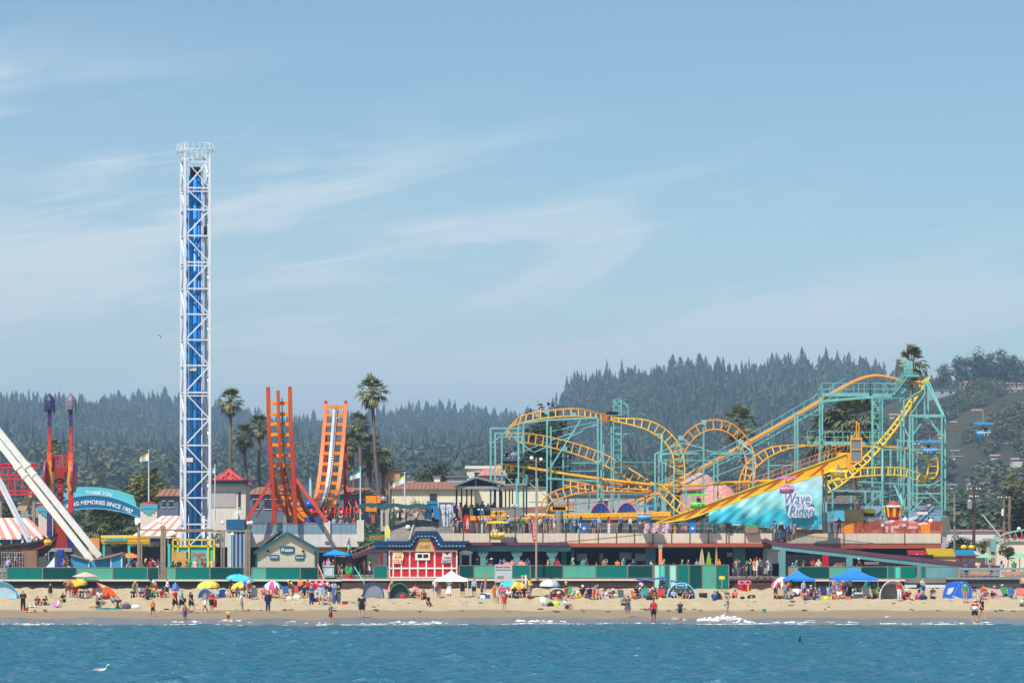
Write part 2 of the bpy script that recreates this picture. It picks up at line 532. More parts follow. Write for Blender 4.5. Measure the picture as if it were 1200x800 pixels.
def build_ground():
 RID=[(3300,1350,[-700,-200,0,100,180,250,330,400,440,500,560,620,660,760,1500],[500,492,486,494,483,493,514,509,506,502,503,508,513,530,560]),(2600,1300,[300,560,600,640,668,700,720,760,810,850,900,950,1000,1060,1100,1200,1700],[640,606,572,520,478,464,458,452,445,455,455,452,455,457,466,474,490]),(1500,760,[700,800,860,910,960,1010,1050,1095,1130,1200,1700],[615,600,583,563,535,500,474,457,453,451,455]),(1750,800,[-900,-200,0,100,200,300,400,480,560,640,740,820,1500],[562,556,549,546,553,549,553,549,546,553,562,596,640]),]
 def ter(X,Y):
  X=np.asarray(X,float);Y=np.asarray(Y,float)
  z=np.full(np.broadcast(X,Y).shape,1.75)
  for Yr,Yf,px,py in RID:
   zr=np.interp(600+X*FP/Yr,px,[HC+(HY-q)*Yr/FP for q in py])
   t=np.clip((Y-Yf)/(Yr-Yf),0,1);s=t*t*(3-2*t)*0.35+t*0.65
   back=1-0.00028*np.clip(Y-Yr,0,None)
   z=np.maximum(z,1.75+(np.maximum(zr,1.75)-1.75)*s*back)
  return z
 xs=np.linspace(-2000,2000,240)
 ys=np.concatenate([[286.5,400,520],np.linspace(600,3900,190),[4600,5600]])
 XX,YY=np.meshgrid(xs,ys)
 Z=ter(XX,YY)+np.clip((YY-700)/500,0,1)*2.0*rnd_noise(XX,YY,21,16,40,220)
 m=M((96,94,58),0.95,0.42,var=0.5,ns=0.03)
 grid_mesh('ground',xs,ys,Z,m)
 return ter
TER=build_ground()
o=MB().box(-210,210,286.6,345,1.76,2.5).build('promenade',CONC);struct(o)
def leaf_mat(name,a,b,rough=0.7,ns=0.35,wi=0.6):
 m=bpy.data.materials.new(name);m.use_nodes=True
 nt=m.node_tree;L=nt.links.new
 p=nt.nodes['Principled BSDF'];p.inputs['Roughness'].default_value=rough;p.inputs['Specular IOR Level'].default_value=0.25
 g=nd(nt,'ShaderNodeNewGeometry')
 tc=nd(nt,'ShaderNodeTexCoord');nz=nd(nt,'ShaderNodeTexNoise',ins={'Scale':ns,'Detail':3.0});L(tc.outputs['Object'],nz.inputs['Vector'])
 md=nd(nt,'ShaderNodeMath',operation='MULTIPLY_ADD',ins={1:wi});L(g.outputs['Random Per Island'],md.inputs[0])
 m5=nd(nt,'ShaderNodeMath',operation='MULTIPLY_ADD',ins={1:1.8,2:-.6-wi*.3});L(nz.outputs[0],m5.inputs[0]);L(m5.outputs[0],md.inputs[2])
 mx=nd(nt,'ShaderNodeMix',data_type='RGBA',clamp_factor=True);L(md.outputs[0],mx.inputs['Factor'])
 mx.inputs['A'].default_value=(*a,1);mx.inputs['B'].default_value=(*b,1)
 L(mx.outputs['Result'],p.inputs['Base Color'])
 return m
CONIF=leaf_mat('conifer_needles',(0.018,0.032,0.018),(0.078,0.105,0.052),.7,.045,.45)
BROAD=leaf_mat('broad_leaves',(0.026,0.042,0.018),(0.125,0.145,0.062),.7,.05,.5)
LIGHTB=leaf_mat('olive_leaves',(0.055,0.070,0.028),(0.19,0.185,0.085),.7,.06,.5)
EUCA=leaf_mat('gum_leaves',(0.030,0.042,0.024),(0.10,0.118,0.065),.7,.1,.6)
GOLD=leaf_mat('yellow_green_leaves',(0.07,0.085,0.012),(0.20,0.18,0.03))
PALML=leaf_mat('palm_leaves',(0.040,0.062,0.016),(0.24,0.225,0.085),0.45)
DEADL=leaf_mat('dry_palm_leaves',(0.09,0.06,0.030),(0.19,0.135,0.07),0.8)
BARK=M((112,92,74),0.95,0.8,var=0.35,ns=6,bump=0.7)
PBARK=M((128,110,96),0.95,0.8,var=0.3,ns=8,bump=0.6)
def conifer_geo(rng,layers,per,h=1.0,w=0.20):
 0
 v,f=[],[]
 bare=rng.uniform(0.04,0.16)
 for i in range(layers):
  t=i/(layers-1)
  z=bare+(1-bare)*t
  r=w*(1-t)**0.85*rng.uniform(0.7,1.2)+0.012
  for k in range(per):
   a=2*PI*(k+rng.random()*0.7)/per+i*1.1
   rr=r*rng.uniform(0.55,1.25)
   dz=-0.06*(1-t)-0.015+rng.uniform(-0.02,0.02)
   sp=rng.uniform(0.35,0.6)
   n=len(v)
   v+=[(0.0,0.0,min(1.03,z+max(0.055+0.03*(1-t),1.3*(1-bare)/(layers-1)))),(rr*math.cos(a-sp),rr*math.sin(a-sp),z+dz),(rr*1.18*math.cos(a),rr*1.18*math.sin(a),z+dz*1.3-0.012),(rr*math.cos(a+sp),rr*math.sin(a+sp),z+dz)]
   f+=[(n,n+1,n+2),(n,n+2,n+3)]
 return np.array(v),np.array(f)
def clump_geo(rng,nclump,per,rx=0.5,rz=0.42,zc=0.58,leaf=0.10,tri=False):
 0
 v,f=[],[]
 for c in range(nclump):
  while True:
   q=np.array([rng.uniform(-1,1)for _ in range(3)])
   if 0.25<np.linalg.norm(q)<1:break
  q=q/np.linalg.norm(q)*rng.uniform(0.45,0.95)
  cc=np.array([q[0]*rx,q[1]*rx,zc+q[2]*rz])
  cr=rng.uniform(0.10,0.20)
  for k in range(per):
   d=np.array([rng.gauss(0,1)for _ in range(3)]);d/=np.linalg.norm(d)
   p=cc+d*cr*rng.uniform(0.35,1.1)*np.array([1.1,1.1,0.85])
   nrm=d+np.array([rng.uniform(-.6,.6)for _ in range(3)])+np.array([0,0,0.4]);nrm/=np.linalg.norm(nrm)
   u=np.cross(nrm,[0.3,0.5,0.81]);u/=np.linalg.norm(u);w=np.cross(nrm,u)
   s=leaf*rng.uniform(0.6,1.3)
   n=len(v)
   v+=[p-u*s,p-w*s*0.5,p+u*s,p+w*s*0.5]
   f.append((n,n+1,n+2,n+3))
 return np.array(v),np.array(f)
def scatter_mesh(name,bases,places,mat,kind='stuff'):
 0
 co,fa,n=[],[],0
 for x,y,z,h,wf,a,b in places:
  v,f=bases[b]
  c,s=math.cos(a),math.sin(a)
  q=np.empty_like(v)
  q[:,0]=(v[:,0]*c-v[:,1]*s)*h*wf+x;q[:,1]=(v[:,0]*s+v[:,1]*c)*h*wf+y;q[:,2]=v[:,2]*h+z
  co.append(q);fa.append(f+n);n+=len(v)
 o=np_mesh(name,np.concatenate(co),np.concatenate(fa),[mat])
 o['kind']=kind
 return o
def ray_ground(px,py,y0=600.0,y1=3400.0):
 0
 Y=y0
 while Y<y1:
  if float(TER(PX(px,Y),Y))>PZ(py,Y):break
  Y+=4
 return Y
HOUSES=[(118,541,24,6,(196,186,172),(150,128,112),'gable','long tan house alone in the dark forest right of the purple tipped ride arms'),(92,563,8,3,(215,215,212),(205,205,205),'flat','tiny pale roof low in the forest above the welcome arch'),(282,552,10,4,(205,208,212),(188,192,200),'gable','small grey roofed house in the woods behind the red roofed tower'),(312,553,9,4,(198,196,190),(170,160,150),'gable','small pale house in the woods showing between the orange track rungs'),(352,546,9,5,(214,208,200),(196,186,180),'gable','pale house upper one of the pair between the two orange tracks'),(362,551,12,4,(222,220,214),(180,176,172),'gable','white house lower one of the pair between the two orange tracks'),(1101,452,20,8,(150,160,172),(128,138,150),'gable','grey blue hilltop house at the left foot of the gum trees'),(1104,463,30,7,(168,180,192),(120,130,142),'flat','long low blue grey house with dark windows under the hilltop gum trees'),(1131,453,10,8,(208,196,188),(190,130,112),'hip','cream hilltop house with small terracotta roof under the gum trees'),(1159,449,12,4,(200,180,168),(196,146,126),'gable','low terracotta roof on the ridge below the tallest gum tree'),(1186,452,28,4,(206,182,166),(202,152,130),'gable','long terracotta roofed house at the right end of the ridge'),(1190,460,16,6,(200,204,206),(150,154,160),'gable','grey house just below the long terracotta roof at right'),(1196,466,14,6,(214,178,156),(198,140,118),'gable','tan house with orange roof at the right edge of the hillside'),(1166,474,8,6,(226,188,166),(206,146,122),'hip','small peach house alone on the slope above the cable'),(1146,484,12,5,(204,178,150),(190,150,122),'gable','tan cottage on the slope just above the blue chairlift seat'),(1118,497,6,4,(214,206,200),(186,178,170),'gable','small pale cottage on the slope left of the blue chairlift seat'),(1129,532,28,6,(150,154,160),(128,132,140),'gable','large grey roofed house low on the right hill beside the teal tower'),(1126,539,18,5,(228,226,218),(214,210,204),'flat','white low building just in front of the large grey roofed house'),(1167,537,10,5,(206,186,172),(188,158,140),'gable','tan house low on the slope right of the white low building'),(1193,541,12,5,(222,214,204),(186,180,176),'gable','pale house low at the right edge of the hill'),(1184,523,9,5,(196,188,182),(176,150,140),'gable','small brownish house halfway down the right edge of the hill'),(1104,512,7,4,(222,214,206),(196,186,180),'gable','tiny white house right beside the teal coaster tower'),(1048,489,9,5,(220,206,190),(188,160,140),'gable','small cream house seen through the teal lattice of the coaster peak'),(1074,524,12,6,(206,208,210),(168,170,176),'gable','pale house seen through the square teal tower frame'),(850,517,8,5,(206,206,206),(176,178,182),'gable','small grey house inside the round arch of orange track'),(882,560,16,6,(214,204,190),(178,140,124),'gable','cream house behind the narrow foot of the orange arch'),(1142,566,14,6,(180,186,196),(150,156,166),'gable','grey house at the foot of the hill behind the utility pole'),(1112,572,18,6,(170,180,196),(126,138,156),'gable','blue grey house at the foot of the hill right of the coaster tower'),]
GLASSD=M((52,60,68),0.25,1.0,var=0.2,spec=0.6)
def house(px,py,wpx,hpx,wall,roof,kind,label):
 Y=ray_ground(px,py)
 s=Y/FP
 w,h=wpx*s,hpx*s
 X=PX(px,Y);z=min(PZ(py,Y),float(TER(X,Y))+3)
 t=thing('hillside_house',label,'house',(X,Y,z),'houses on the hillside')
 d=max(6.0,w*0.5)
 wh=h*(0.55 if kind!='flat' else 0.85)
 MB().box(X-w/2,X+w/2,Y,Y+d,z-4,z+wh).build('wall',M(wall,0.8,0.85),t)
 r=MB()
 ov=0.4
 if kind=='flat':
  r.box(X-w/2-ov,X+w/2+ov,Y-ov,Y+d+ov,z+wh,z+h)
 elif kind=='hip':
  r.add([(X-w/2-ov,Y-ov,z+wh),(X+w/2+ov,Y-ov,z+wh),(X+w/2+ov,Y+d+ov,z+wh),(X-w/2-ov,Y+d+ov,z+wh),(X-w*.12,Y+d/2,z+h),(X+w*.12,Y+d/2,z+h)],[(0,1,5,4),(1,2,5),(2,3,4,5),(3,0,4),(3,2,1,0)])
 else:
  r.prismx([(Y-ov,z+wh),(Y+d+ov,z+wh),(Y+d/2,z+h)],X-w/2-ov,X+w/2+ov)
 r.build('roof',M(roof,0.85,0.7),t)
 n=max(2,int(w/4))
 for i in range(n):
  x=X-w/2+w*(i+0.5)/n
  MB().box(x-0.7,x+0.7,Y-0.05,Y+0.1,z+wh*0.3,z+wh*0.8).build('window',GLASSD,t)
 return X,Y,w
_hs=[house(*h)for h in HOUSES]
def conifer_proto(seed):
 rng=random.Random(seed)
 v,f=conifer_geo(rng,15,8,w=rng.uniform(0.15,0.21))
 root=bpy.data.objects.new('ridge_conifer',None);COL.objects.link(root)
 c=np_mesh('crown',v,f,[CONIF]);c.parent=root
 MB().use(BARK).tube([(0,0,-0.1),(0,0,0.5),(0,0,0.96)],[0.018,0.011,0.003],5).build('trunk',None,root)
 return root
def build_forest():
 rng=random.Random(8)
 con=[conifer_geo(random.Random(i),7,5,w=0.17+0.035*(i%4))for i in range(6)]
 bro=[clump_geo(random.Random(40+i),20,10,leaf=0.085)for i in range(5)]+[clump_geo(random.Random(140+i),26,11,leaf=0.075)for i in range(4)]
 def blocked(x,y):
  for hx,hy,hw in _hs:
   if hy-95<y<hy+12 and abs(x*hy/y-hx)<hw*0.5+4:return True
  return False
 pc,pb=[],[]
 tries=0
 while len(pc)<10800 and tries<60000:
  tries+=1
  Y=1000+2290*math.sqrt(rng.random())
  X=rng.uniform(-1,1)*(0.235*Y+140)
  z=float(TER(X,Y))
  if z<3.5 or blocked(X,Y):continue
  px=600+X*FP/Y
  near=Y<1540 and px>1000-(1540-Y)*0.4
  if near:
   if Y>1455:continue
   if rng.random()<0.45:pb.append((X,Y,z-0.5,rng.uniform(3.5,8),rng.uniform(0.9,1.4),rng.uniform(0,6.28),rng.randrange(5)))
   elif rng.random()<0.10:pc.append((X,Y,z-0.5,rng.uniform(6,11),1.1,rng.uniform(0,6.28),rng.randrange(6)))
   continue
  low=Y<1780
  if(low and rng.random()<0.6 or rng.random()<.16):
   pb.append((X,Y,z-0.5,rng.uniform(10,19),rng.uniform(0.8,1.2),rng.uniform(0,6.28),rng.randrange(5)))
  else:
   pc.append((X,Y,z-0.5,rng.uniform(13,26)*(0.85 if low else 1.0),rng.uniform(0.85,1.25),rng.uniform(0,6.28),rng.randrange(6)))
 for _ in range(9500):
  Y=rng.uniform(830,1455);X=PX(rng.uniform(800,1290),Y)
  z=float(TER(X,Y))
  if z<6 or blocked(X,Y)or math.sin(X/23.0)*math.sin(Y/41.0+X/60.0)>0.86:continue
  pb.append((X,Y,z-0.6,rng.uniform(2.6,7.5)*(1.35 if Y<1150 else 1),rng.uniform(1.0,1.7),rng.uniform(0,6.28),5+rng.randrange(4)))
 for _ in range(680):
  Y=rng.uniform(520,760);X=rng.uniform(-1,1)*(0.25*Y+110)
  pb.append((X,Y,1.5,rng.uniform(5,11),rng.uniform(0.9,1.5),rng.uniform(0,6.28),5+rng.randrange(4)))
 sc=pb[::4];pb=[q for i,q in enumerate(pb)if i%4]
 scatter_mesh('hillside_scrub',bro,[(a,b,c,d*rng.uniform(.7,1.3),e,f,g)for a,b,c,d,e,f,g in sc],LIGHTB)
 pc=[(a,b,c,d*(1+.45*math.sin(a/37+b/90)*math.sin(b/61)),e*(1+.25*math.sin(a/53+2)),f,g)for a,b,c,d,e,f,g in pc]
 scatter_mesh('conifer_forest',con,pc,CONIF)
 scatter_mesh('broadleaf_woods',bro,pb,BROAD)
 protos=[conifer_proto(100+i)for i in range(5)]
 n=0
 for Yr,x0,x1,step,hs in((3292,-14,668,5.4,(12,32)),(2592,667,1098,4.3,(9,27))):
  px=x0
  while px<x1:
   Y=Yr-rng.uniform(0,65)
   X=PX(px,Y)
   h=rng.uniform(*hs)*(1.25 if rng.random()<0.12 else 1.0)*(0.75+0.35*(0.5+0.5*math.sin(px/17.0)*math.sin(px/6.3)))
   b=protos[n%5]
   o=b if n<5 else copy_tree(b)
   o.location=(X,Y,float(TER(X,Y))-0.6)
   o.rotation_euler.z=rng.uniform(0,6.28)
   w=rng.uniform(1.0,2.0)
   o.scale=(h*w,h*w,h)
   tag(o,'tall dark conifer standing on the crest of the hazy wooded hills','conifer','conifers along the crest of the hills')
   n+=1
   px+=step*rng.uniform(0.45,1.55)
build_forest()
def broad_tree(name,label,cat,base,h,w,mat,seed,nclump=60,per=26,leaf=0.035,group=None,trunk=0.03,zc=0.62,rz=0.36,limbs=6):
 rng=random.Random(seed)
 base=Vector(base)
 t=thing(name,label,cat,base,group)
 v,f=clump_geo(rng,nclump,per,rx=0.5*w/h,rz=rz,zc=zc,leaf=leaf)
 c=np_mesh('crown',v*h,f,[mat]);c.parent=t
 tr=MB()
 tr.tube([base+Vector((0,0,-0.3)),base+Vector((0.02*h,0,h*0.3)),base+Vector((0,0,h*0.75))],[trunk*h,trunk*h*0.75,trunk*h*0.25],7)
 for k in range(limbs):
  a=rng.uniform(0,6.28);r=rng.uniform(0.2,0.4)*w
  z0=h*rng.uniform(0.25,0.5)
  tr.tube([base+Vector((0,0,z0)),base+Vector((r*.5*math.cos(a),r*.5*math.sin(a),z0+h*0.14)),base+Vector((r*math.cos(a),r*math.sin(a),z0+h*0.33))],[trunk*h*0.45,trunk*h*0.3,trunk*h*0.1],5)
 tr.build('trunk',BARK,t)
 return t
def tree_at(px,ptop,pbot,wpx,Y,*a,**k):
 s=Y/FP
 name,label,cat,mat,seed=a
 return broad_tree(name,label,cat,P(px,pbot,Y),(pbot-ptop)*s,wpx*s,mat,seed,**k)
for i,(px,pt,pb,w,lab)in enumerate(((1106,426,452,16,'smallest gum tree at the left end of the hilltop clump'),(1127,415,452,26,'round leaning gum tree second from the left on the hilltop'),(1147,410,451,18,'tall slim gum tree at the centre of the hilltop clump'),(1162,413,452,28,'broad gum tree just right of the tall slim one on the hilltop'),(1177,410,452,22,'tallest dark gum tree right of centre on the hilltop'),(1191,415,452,22,'open crowned gum tree at the right end of the hilltop clump'))):
 tree_at(px,pt,pb+3,w,1480,'gum_tree',lab,'tree',EUCA,60+i,nclump=46,per=26,leaf=0.036,group='gum trees on the hilltop',zc=0.60,rz=0.42)
tree_at(640,478,604,40,372,'pine_tree','tall dark pine showing through the left end of the coaster','tree',CONIF,71,nclump=90,per=36,leaf=0.024,zc=0.6,rz=0.4)
tree_at(612,524,604,62,380,'golden_shrub_tree','yellow green bushy tree behind the left coaster curve','tree',GOLD,72,nclump=80,per=40,leaf=0.035,zc=0.6,rz=0.38)
tree_at(512,540,604,44,430,'oak_tree','dark rounded tree behind the tile roofed cream building','tree',BROAD,73,nclump=70,per=34,leaf=0.035)
tree_at(547,556,604,36,440,'oak_tree','low bushy tree right of the dark rounded tree behind the tile roof','tree',BROAD,74,nclump=50,per=30,leaf=0.04)
tree_at(172,548,622,44,338,'shaggy_tree','shaggy olive tree behind the pole with the yellow and white flag','tree',GOLD,75,nclump=60,per=36,leaf=0.035,zc=0.55,rz=0.42)
tree_at(12,585,625,56,335,'olive_tree','rounded olive tree above the left striped tent','tree',BROAD,76,nclump=60,per=36,leaf=0.04)
tree_at(1125,628,664,38,325,'garden_bush','rust and green bushy tree behind the coloured awnings','tree',BROAD,77,nclump=60,per=30,leaf=0.05,trunk=0.02)
tree_at(1166,626,664,44,330,'garden_bush','bright green bushy tree under the white guy pole','tree',GOLD,78,nclump=60,per=30,leaf=0.045,trunk=0.02)
tree_at(1197,572,660,34,345,'pine_tree','dark conifer at the right edge of the picture','tree',CONIF,79,nclump=70,per=30,leaf=0.035)
tree_at(1181,636,664,20,318,'garden_bush','brown twiggy shrub before the cream wall at right','shrub',DEADL,80,nclump=30,per=20,leaf=0.06,trunk=0.02)
def palm(label,px,ptop,pbot,Y,crown_px,seed,skirt=0.3,lean=0.0,group='palm trees',nfr=34,trunk_w=0.2):
 rng=random.Random(seed)
 s=Y/FP
 top=P(px,ptop+crown_px*0.45,Y);base=P(px+lean,pbot,Y)
 t=thing('palm_tree',label,'palm',base,group)
 mid=(top+base)/2+Vector((rng.uniform(-.3,.3),0,0))
 MB().tube([base+Vector((0,0,-.3)),base*0.75+mid*0.25,mid,top],[trunk_w*1.5,trunk_w*1.1,trunk_w,trunk_w*0.9],8).build('trunk',PBARK,t,smooth=True)
 cr=MB().use(PALML)
 Rr=crown_px*s*0.62
 def fan(mb,c,a,e,L,droop,blades=9,spread=1.15):
  0
  d=Vector((math.cos(a)*math.cos(e),math.sin(a)*math.cos(e),math.sin(e)))
  hub=c+d*L*0.52
  sd=d.cross(Vector((0,0,1)));
  sd=sd.normalized()if sd.length>1e-3 else Vector((1,0,0))
  up=sd.cross(d).normalized()
  mb.beam(c,hub,0.05,0.05)
  for b in range(blades):
   q=(b/(blades-1)-0.5)*2
   dd=(d*math.cos(q*spread)+sd*math.sin(q*spread)+up*rng.uniform(-.14,.14)).normalized()
   l=L*0.52*(1-0.28*abs(q))*rng.uniform(0.85,1.1)
   w=dd.cross(up).normalized()*0.085*L*0.5
   m=hub+dd*l*0.55
   tip=hub+dd*l+Vector((0,0,-droop*l))
   mb.add([hub-w*0.3,hub+w*0.3,m+w,m-w,tip],[(0,1,2,3),(3,2,4)])
 for i in range(nfr):
  a=2*PI*i*0.618+rng.uniform(-.3,.3)
  e=R(80-125*(i/nfr)**0.9+rng.uniform(-9,9))
  fan(cr,top,a,e,Rr*rng.uniform(0.85,1.1),0.10+0.5*(i/nfr))
 cr.build('crown',None,t)
 if skirt:
  sk=MB().use(DEADL)
  for i in range(26):
   a=2*PI*i*0.618;e=R(-52-30*rng.random())
   fan(sk,top+Vector((0,0,-0.1-skirt*rng.random()*1.2)),a,e,Rr*rng.uniform(0.5,0.85),0.3,6,0.5)
  if skirt>1:
   for k in range(int(skirt*26)):
    z=rng.random()*skirt*2.2
    fan(sk,top+Vector((0,0,-0.3-z)),rng.uniform(0,6.28),R(-70-14*rng.random()),Rr*rng.uniform(0.45,0.65),0.2,5,0.4)
  sk.build('dead_skirt',None,t)
 return t
palm('tall slim palm just right of the white drop tower',270,456,606,345,30,1,0.6,4)
palm('shorter palm with hanging dead leaf, middle of the three right of the drop tower',285,498,606,350,30,2,0.5,2)
palm('palm half hidden by the left orange track tower',304,487,606,350,28,3,0.4,2)
palm('tallest palm, leaning, right of the right orange track tower',436,442,600,335,38,4,0.3,10)
palm('palm with bushy round head between the right orange track and the tallest palm',421,484,600,345,28,5,0.6,2)
palm('palm with long brown skirt just left of the flagpole with teal and white flag',411,506,602,350,30,6,1.3,4)
palm('stout shaggy palm with thick dead skirt below the tallest palm',432,510,602,348,34,7,2.2,0,trunk_w=0.35)
palm('low green palm at the right foot of the tallest palm',450,527,602,352,26,8,0.6,0)
palm('small distant palm head between the two ride arms',63,516,610,380,22,9,0.4,0)
palm('palm behind the rising lift hill right of the orange arch',868,478,610,352,46,10,0.9,6)
palm('big leafy palm under the coaster walkway, right of the pair',1000,466,612,350,70,11,1.6,2,nfr=54,trunk_w=0.3)
palm('wide low palm left of the big one under the coaster walkway',972,482,612,352,62,12,1.4,0,nfr=50,trunk_w=0.3)
palm('tall palm whose head tops the coaster stair tower',1069,408,612,345,38,13,0.5,-2)
palm('slim palm before the hills left of the right edge',1184,557,660,340,22,14,0.5,2)
palm('palm head cut by the right edge of the picture',1201,562,660,345,22,15,0.5,0)
palm('date palm left one of the pair under the blue welcome arch',118,594,650,322,46,16,0.4,0,nfr=44,trunk_w=0.3)
palm('date palm right one of the pair under the blue welcome arch',146,596,650,324,46,17,0.4,0,nfr=44,trunk_w=0.3)
palm('palm head peeping up behind the yellow and white flag',178,550,622,342,34,18,0.5,0)
def build_haze():
 m=bpy.data.materials.new('haze_air');m.use_nodes=True
 nt=m.node_tree;nt.nodes.clear()
 v=nd(nt,'ShaderNodeVolumePrincipled')
 v.inputs['Color'].default_value=(0.50,0.74,1.0,1)
 v.inputs['Density'].default_value=0.000225
 v.inputs['Anisotropy'].default_value=0.1
 out=nd(nt,'ShaderNodeOutputMaterial')
 nt.links.new(v.outputs[0],out.inputs['Volume'])
 o=MB().box(-2100,2100,-430,5800,-3,230).build('haze',m)
 struct(o,'stuff')
build_haze()
TEAL=M((0,122,112),0.7,0.8,spec=.12,var=0.08,streak=0.12);TEALD=M((0,80,76),0.7,0.75,spec=.12,var=0.08,streak=0.1);TEALL=M((92,176,154),0.7,0.8,spec=.12,var=0.08,streak=0.12)
AQUA=M((60,205,190),0.55,0.95);MINT=M((165,220,205),0.55,0.95)
CREAM=M((222,214,198),0.8,0.95,var=0.10,streak=0.18);BEIGE=M((214,200,178),0.8,1.0,var=0.12,streak=0.28)
WHITE=M((236,236,234),0.5,0.95,var=0.05);WHITEM=M((216,221,228),0.4,0.95,var=0.10,ns=.5,spec=0.5,streak=.1)
BROWNW=M((92,66,60),0.8,0.9,var=0.3,streak=0.2);BLACKN=M((34,33,36),0.8,0.9,var=0.3);MAROON=M((112,62,82),0.6,0.9,var=0.12)
RUST=M((176,92,66),0.7,0.9,var=0.15,streak=0.2);DARK=M((34,36,42),0.8,0.8,var=0.3);NAVY=M((26,62,106),0.5,0.95);DNAVY=M((20,38,72),0.5,0.95)
CTEAL=M((122,188,184),0.45,0.95,var=0.16,spec=0.4,ns=.6,streak=0.35);CORA=M((244,168,40),0.45,1.0,var=0.16,spec=0.4,ns=.6,streak=0.25);CYEL=M((248,190,30),0.4,1.0,var=0.10,spec=0.5)
COLG=M((108,160,164),0.6,0.9,var=0.10,streak=0.15)
ORANGE=M((206,84,28),0.45,0.95,var=0.12,spec=0.4,ns=.5,streak=.15);ORANGEL=M((246,140,30),0.4,1.0,var=0.08);DRED=M((178,54,30),0.45,1.0,var=0.1)
TERRA=M((180,128,106),0.85,0.72,var=0.25,ns=3,bump=0.4);GREYR=M((128,132,140),0.7,0.8,var=0.15);SLATE=M((118,112,106),0.9,0.8,var=0.3,ns=4,bump=0.5)
WOODP=M((160,140,118),0.9,0.85,var=0.25,streak=0.25);STEEL=M((168,172,176),0.4,0.9,metal=0.4,var=0.1);RED=M((206,30,44),0.5,1.0,var=0.08);YEL=M((250,206,40),0.5,1.0,var=0.06)
BLUEG=M((112,128,144),0.7,0.8,var=0.12);PINKD=M((222,160,150),0.8,0.9,var=0.12);GREYC=M((150,148,144),0.85,0.85,var=0.18,streak=0.25)
BLUE=M((36,120,204),0.5,1.0,var=0.06);LBLUE=M((90,186,222),0.5,1.0,var=0.06);GLASSB=M((150,186,206),0.1,0.9,var=0.05,spec=0.6,alpha=0.55)
GRN=M((40,150,80),0.5,1.0);SEAG=M((134,190,160),0.6,0.95);PURP=M((96,84,150),0.45,1.0,var=0.1);PINK=M((238,110,150),0.6,1.0)
def seawall(label,px0,px1,Y,z0,ztop,mat,ledge,planks=0):
 x0,x1=PX(px0,Y),PX(px1,Y)
 t=thing('seawall',label,'wall',((x0+x1)/2,Y,z0))
 MB().box(x0,x1,Y,Y+0.5,z0,ztop).build('wall_face',mat,t)
 MB().box(x0-0.05,x1+0.05,Y-0.25,Y+1.3,ztop,ztop+0.16).build('ledge',ledge,t)
 if planks:
  b=MB()
  for k in range(planks):
   z=z0+(ztop-z0)*(k+0.5)/planks
   b.box(x0,x1,Y-0.07,Y-0.004,z,z+(ztop-z0)/planks*0.62)
  b.build('planks',BROWNW,t)
 return t
seawall('long black faced seawall with concrete ledge, left of the striped steps',6,400,284.6,1.0,2.15,BLACKN,BEIGE)
seawall('dark brown planked seawall below the red snack stand and the middle of the boardwalk',400.3,766,284.6,1.0,2.2,DARK,BEIGE,5)
seawall('low brown stepped seawall behind the red bins, right of the tall panels',853,922,284.6,1.0,2.2,DARK,BROWNW,4)
seawall('black seawall behind the two blue canopies',922.3,1060,284.6,1.0,2.15,BLACKN,BEIGE)
seawall('dark grey seawall under the terrace railing at right',1109,1290,283.8,1.0,2.35,M((72,72,76),0.8,0.9,var=0.15),GREYC)
seawall('far left seawall running on beyond the picture edge',-260,5.5,284.6,1.0,2.15,BLACKN,BEIGE)
def fence(label,Y,panels,zt,zb,posts=True):
 0
 x0,x1=PX(panels[0][0],Y),PX(panels[-1][1],Y)
 t=thing('panel_fence',label,'fence',((x0+x1)/2,Y,zb),'coloured panel fences')
 for p in panels:
  a,b=PX(p[0],Y)+0.03,PX(p[1],Y)-0.03
  mb=MB().box(a,b,Y,Y+0.06,zb,zt)
  n=max(1,int((b-a)/0.35))
  for k in range(n+1):
   x=a+(b-a)*k/n
   mb.box(x-0.02,x+0.02,Y-0.015,Y-0.001,zb,zt)
  mb.build('panel',p[2],t)
 r=MB()
 r.box(x0,x1,Y-0.03,Y+0.09,zt+0.002,zt+0.07)
 for p in panels:r.box(PX(p[0],Y)-0.05,PX(p[0],Y)+0.05,Y-0.035,Y+0.1,zb-0.1,zt+0.001)
 r.box(x1-0.05,x1+0.05,Y-0.035,Y+0.1,zb-0.1,zt+0.001)
 r.build('frame',M((140,132,120),0.7,0.8),t)
 return t
FY=285.3
zb=PZ(679.2,FY);zt=PZ(665.0,FY)
fence('coloured panel fence in front of the pirate ship and the blue hut',FY,[(8,50,TEAL),(50,90,TEALD),(90,132,TEALL),(132,173,TEAL),(173,186,TEALD)],zt,zb)
fence('coloured panel fence in front of the yellow ride frame',FY,[(195,205.5,TEALL),(205.5,246,TEAL),(246,286,TEALD)],zt,zb)
fence('coloured panel fence in front of the gabled cream hut',FY,[(295,311.5,TEALL),(311.5,352,TEAL),(352,373,TEALD)],zt,zb)
fence('single teal panel left of the red snack stand',FY,[(438,454,TEAL)],PZ(663,FY),PZ(677,FY))
fence('coloured panel fence right of the red snack stand up to the tall panels',FY,[(538,555.5,TEALD),(555.5,580,TEALL),(580,600,TEALD),(600,621.5,TEAL),(621.5,660,TEALD),(660,698,TEALL),(698,735.5,TEAL),(735.5,765,TEALD)],PZ(662.7,FY),PZ(676.3,FY))
fence('tall panel fence reaching down to the sand behind the pale blue sun shelter',283.2,[(766.5,773,MINT),(773,779,AQUA),(779,784.5,TEAL),(784.5,792,MINT),(793,807.5,TEAL),(807.5,823,TEALD),(823,839,TEALL),(839,854,TEAL)],PZ(662,283.2),1.2)
fence('coloured panel fence behind the left blue canopy',FY,[(924,935,GREYC),(935,972,TEALD),(972,1009,TEALL)],PZ(664,FY),PZ(677,FY))
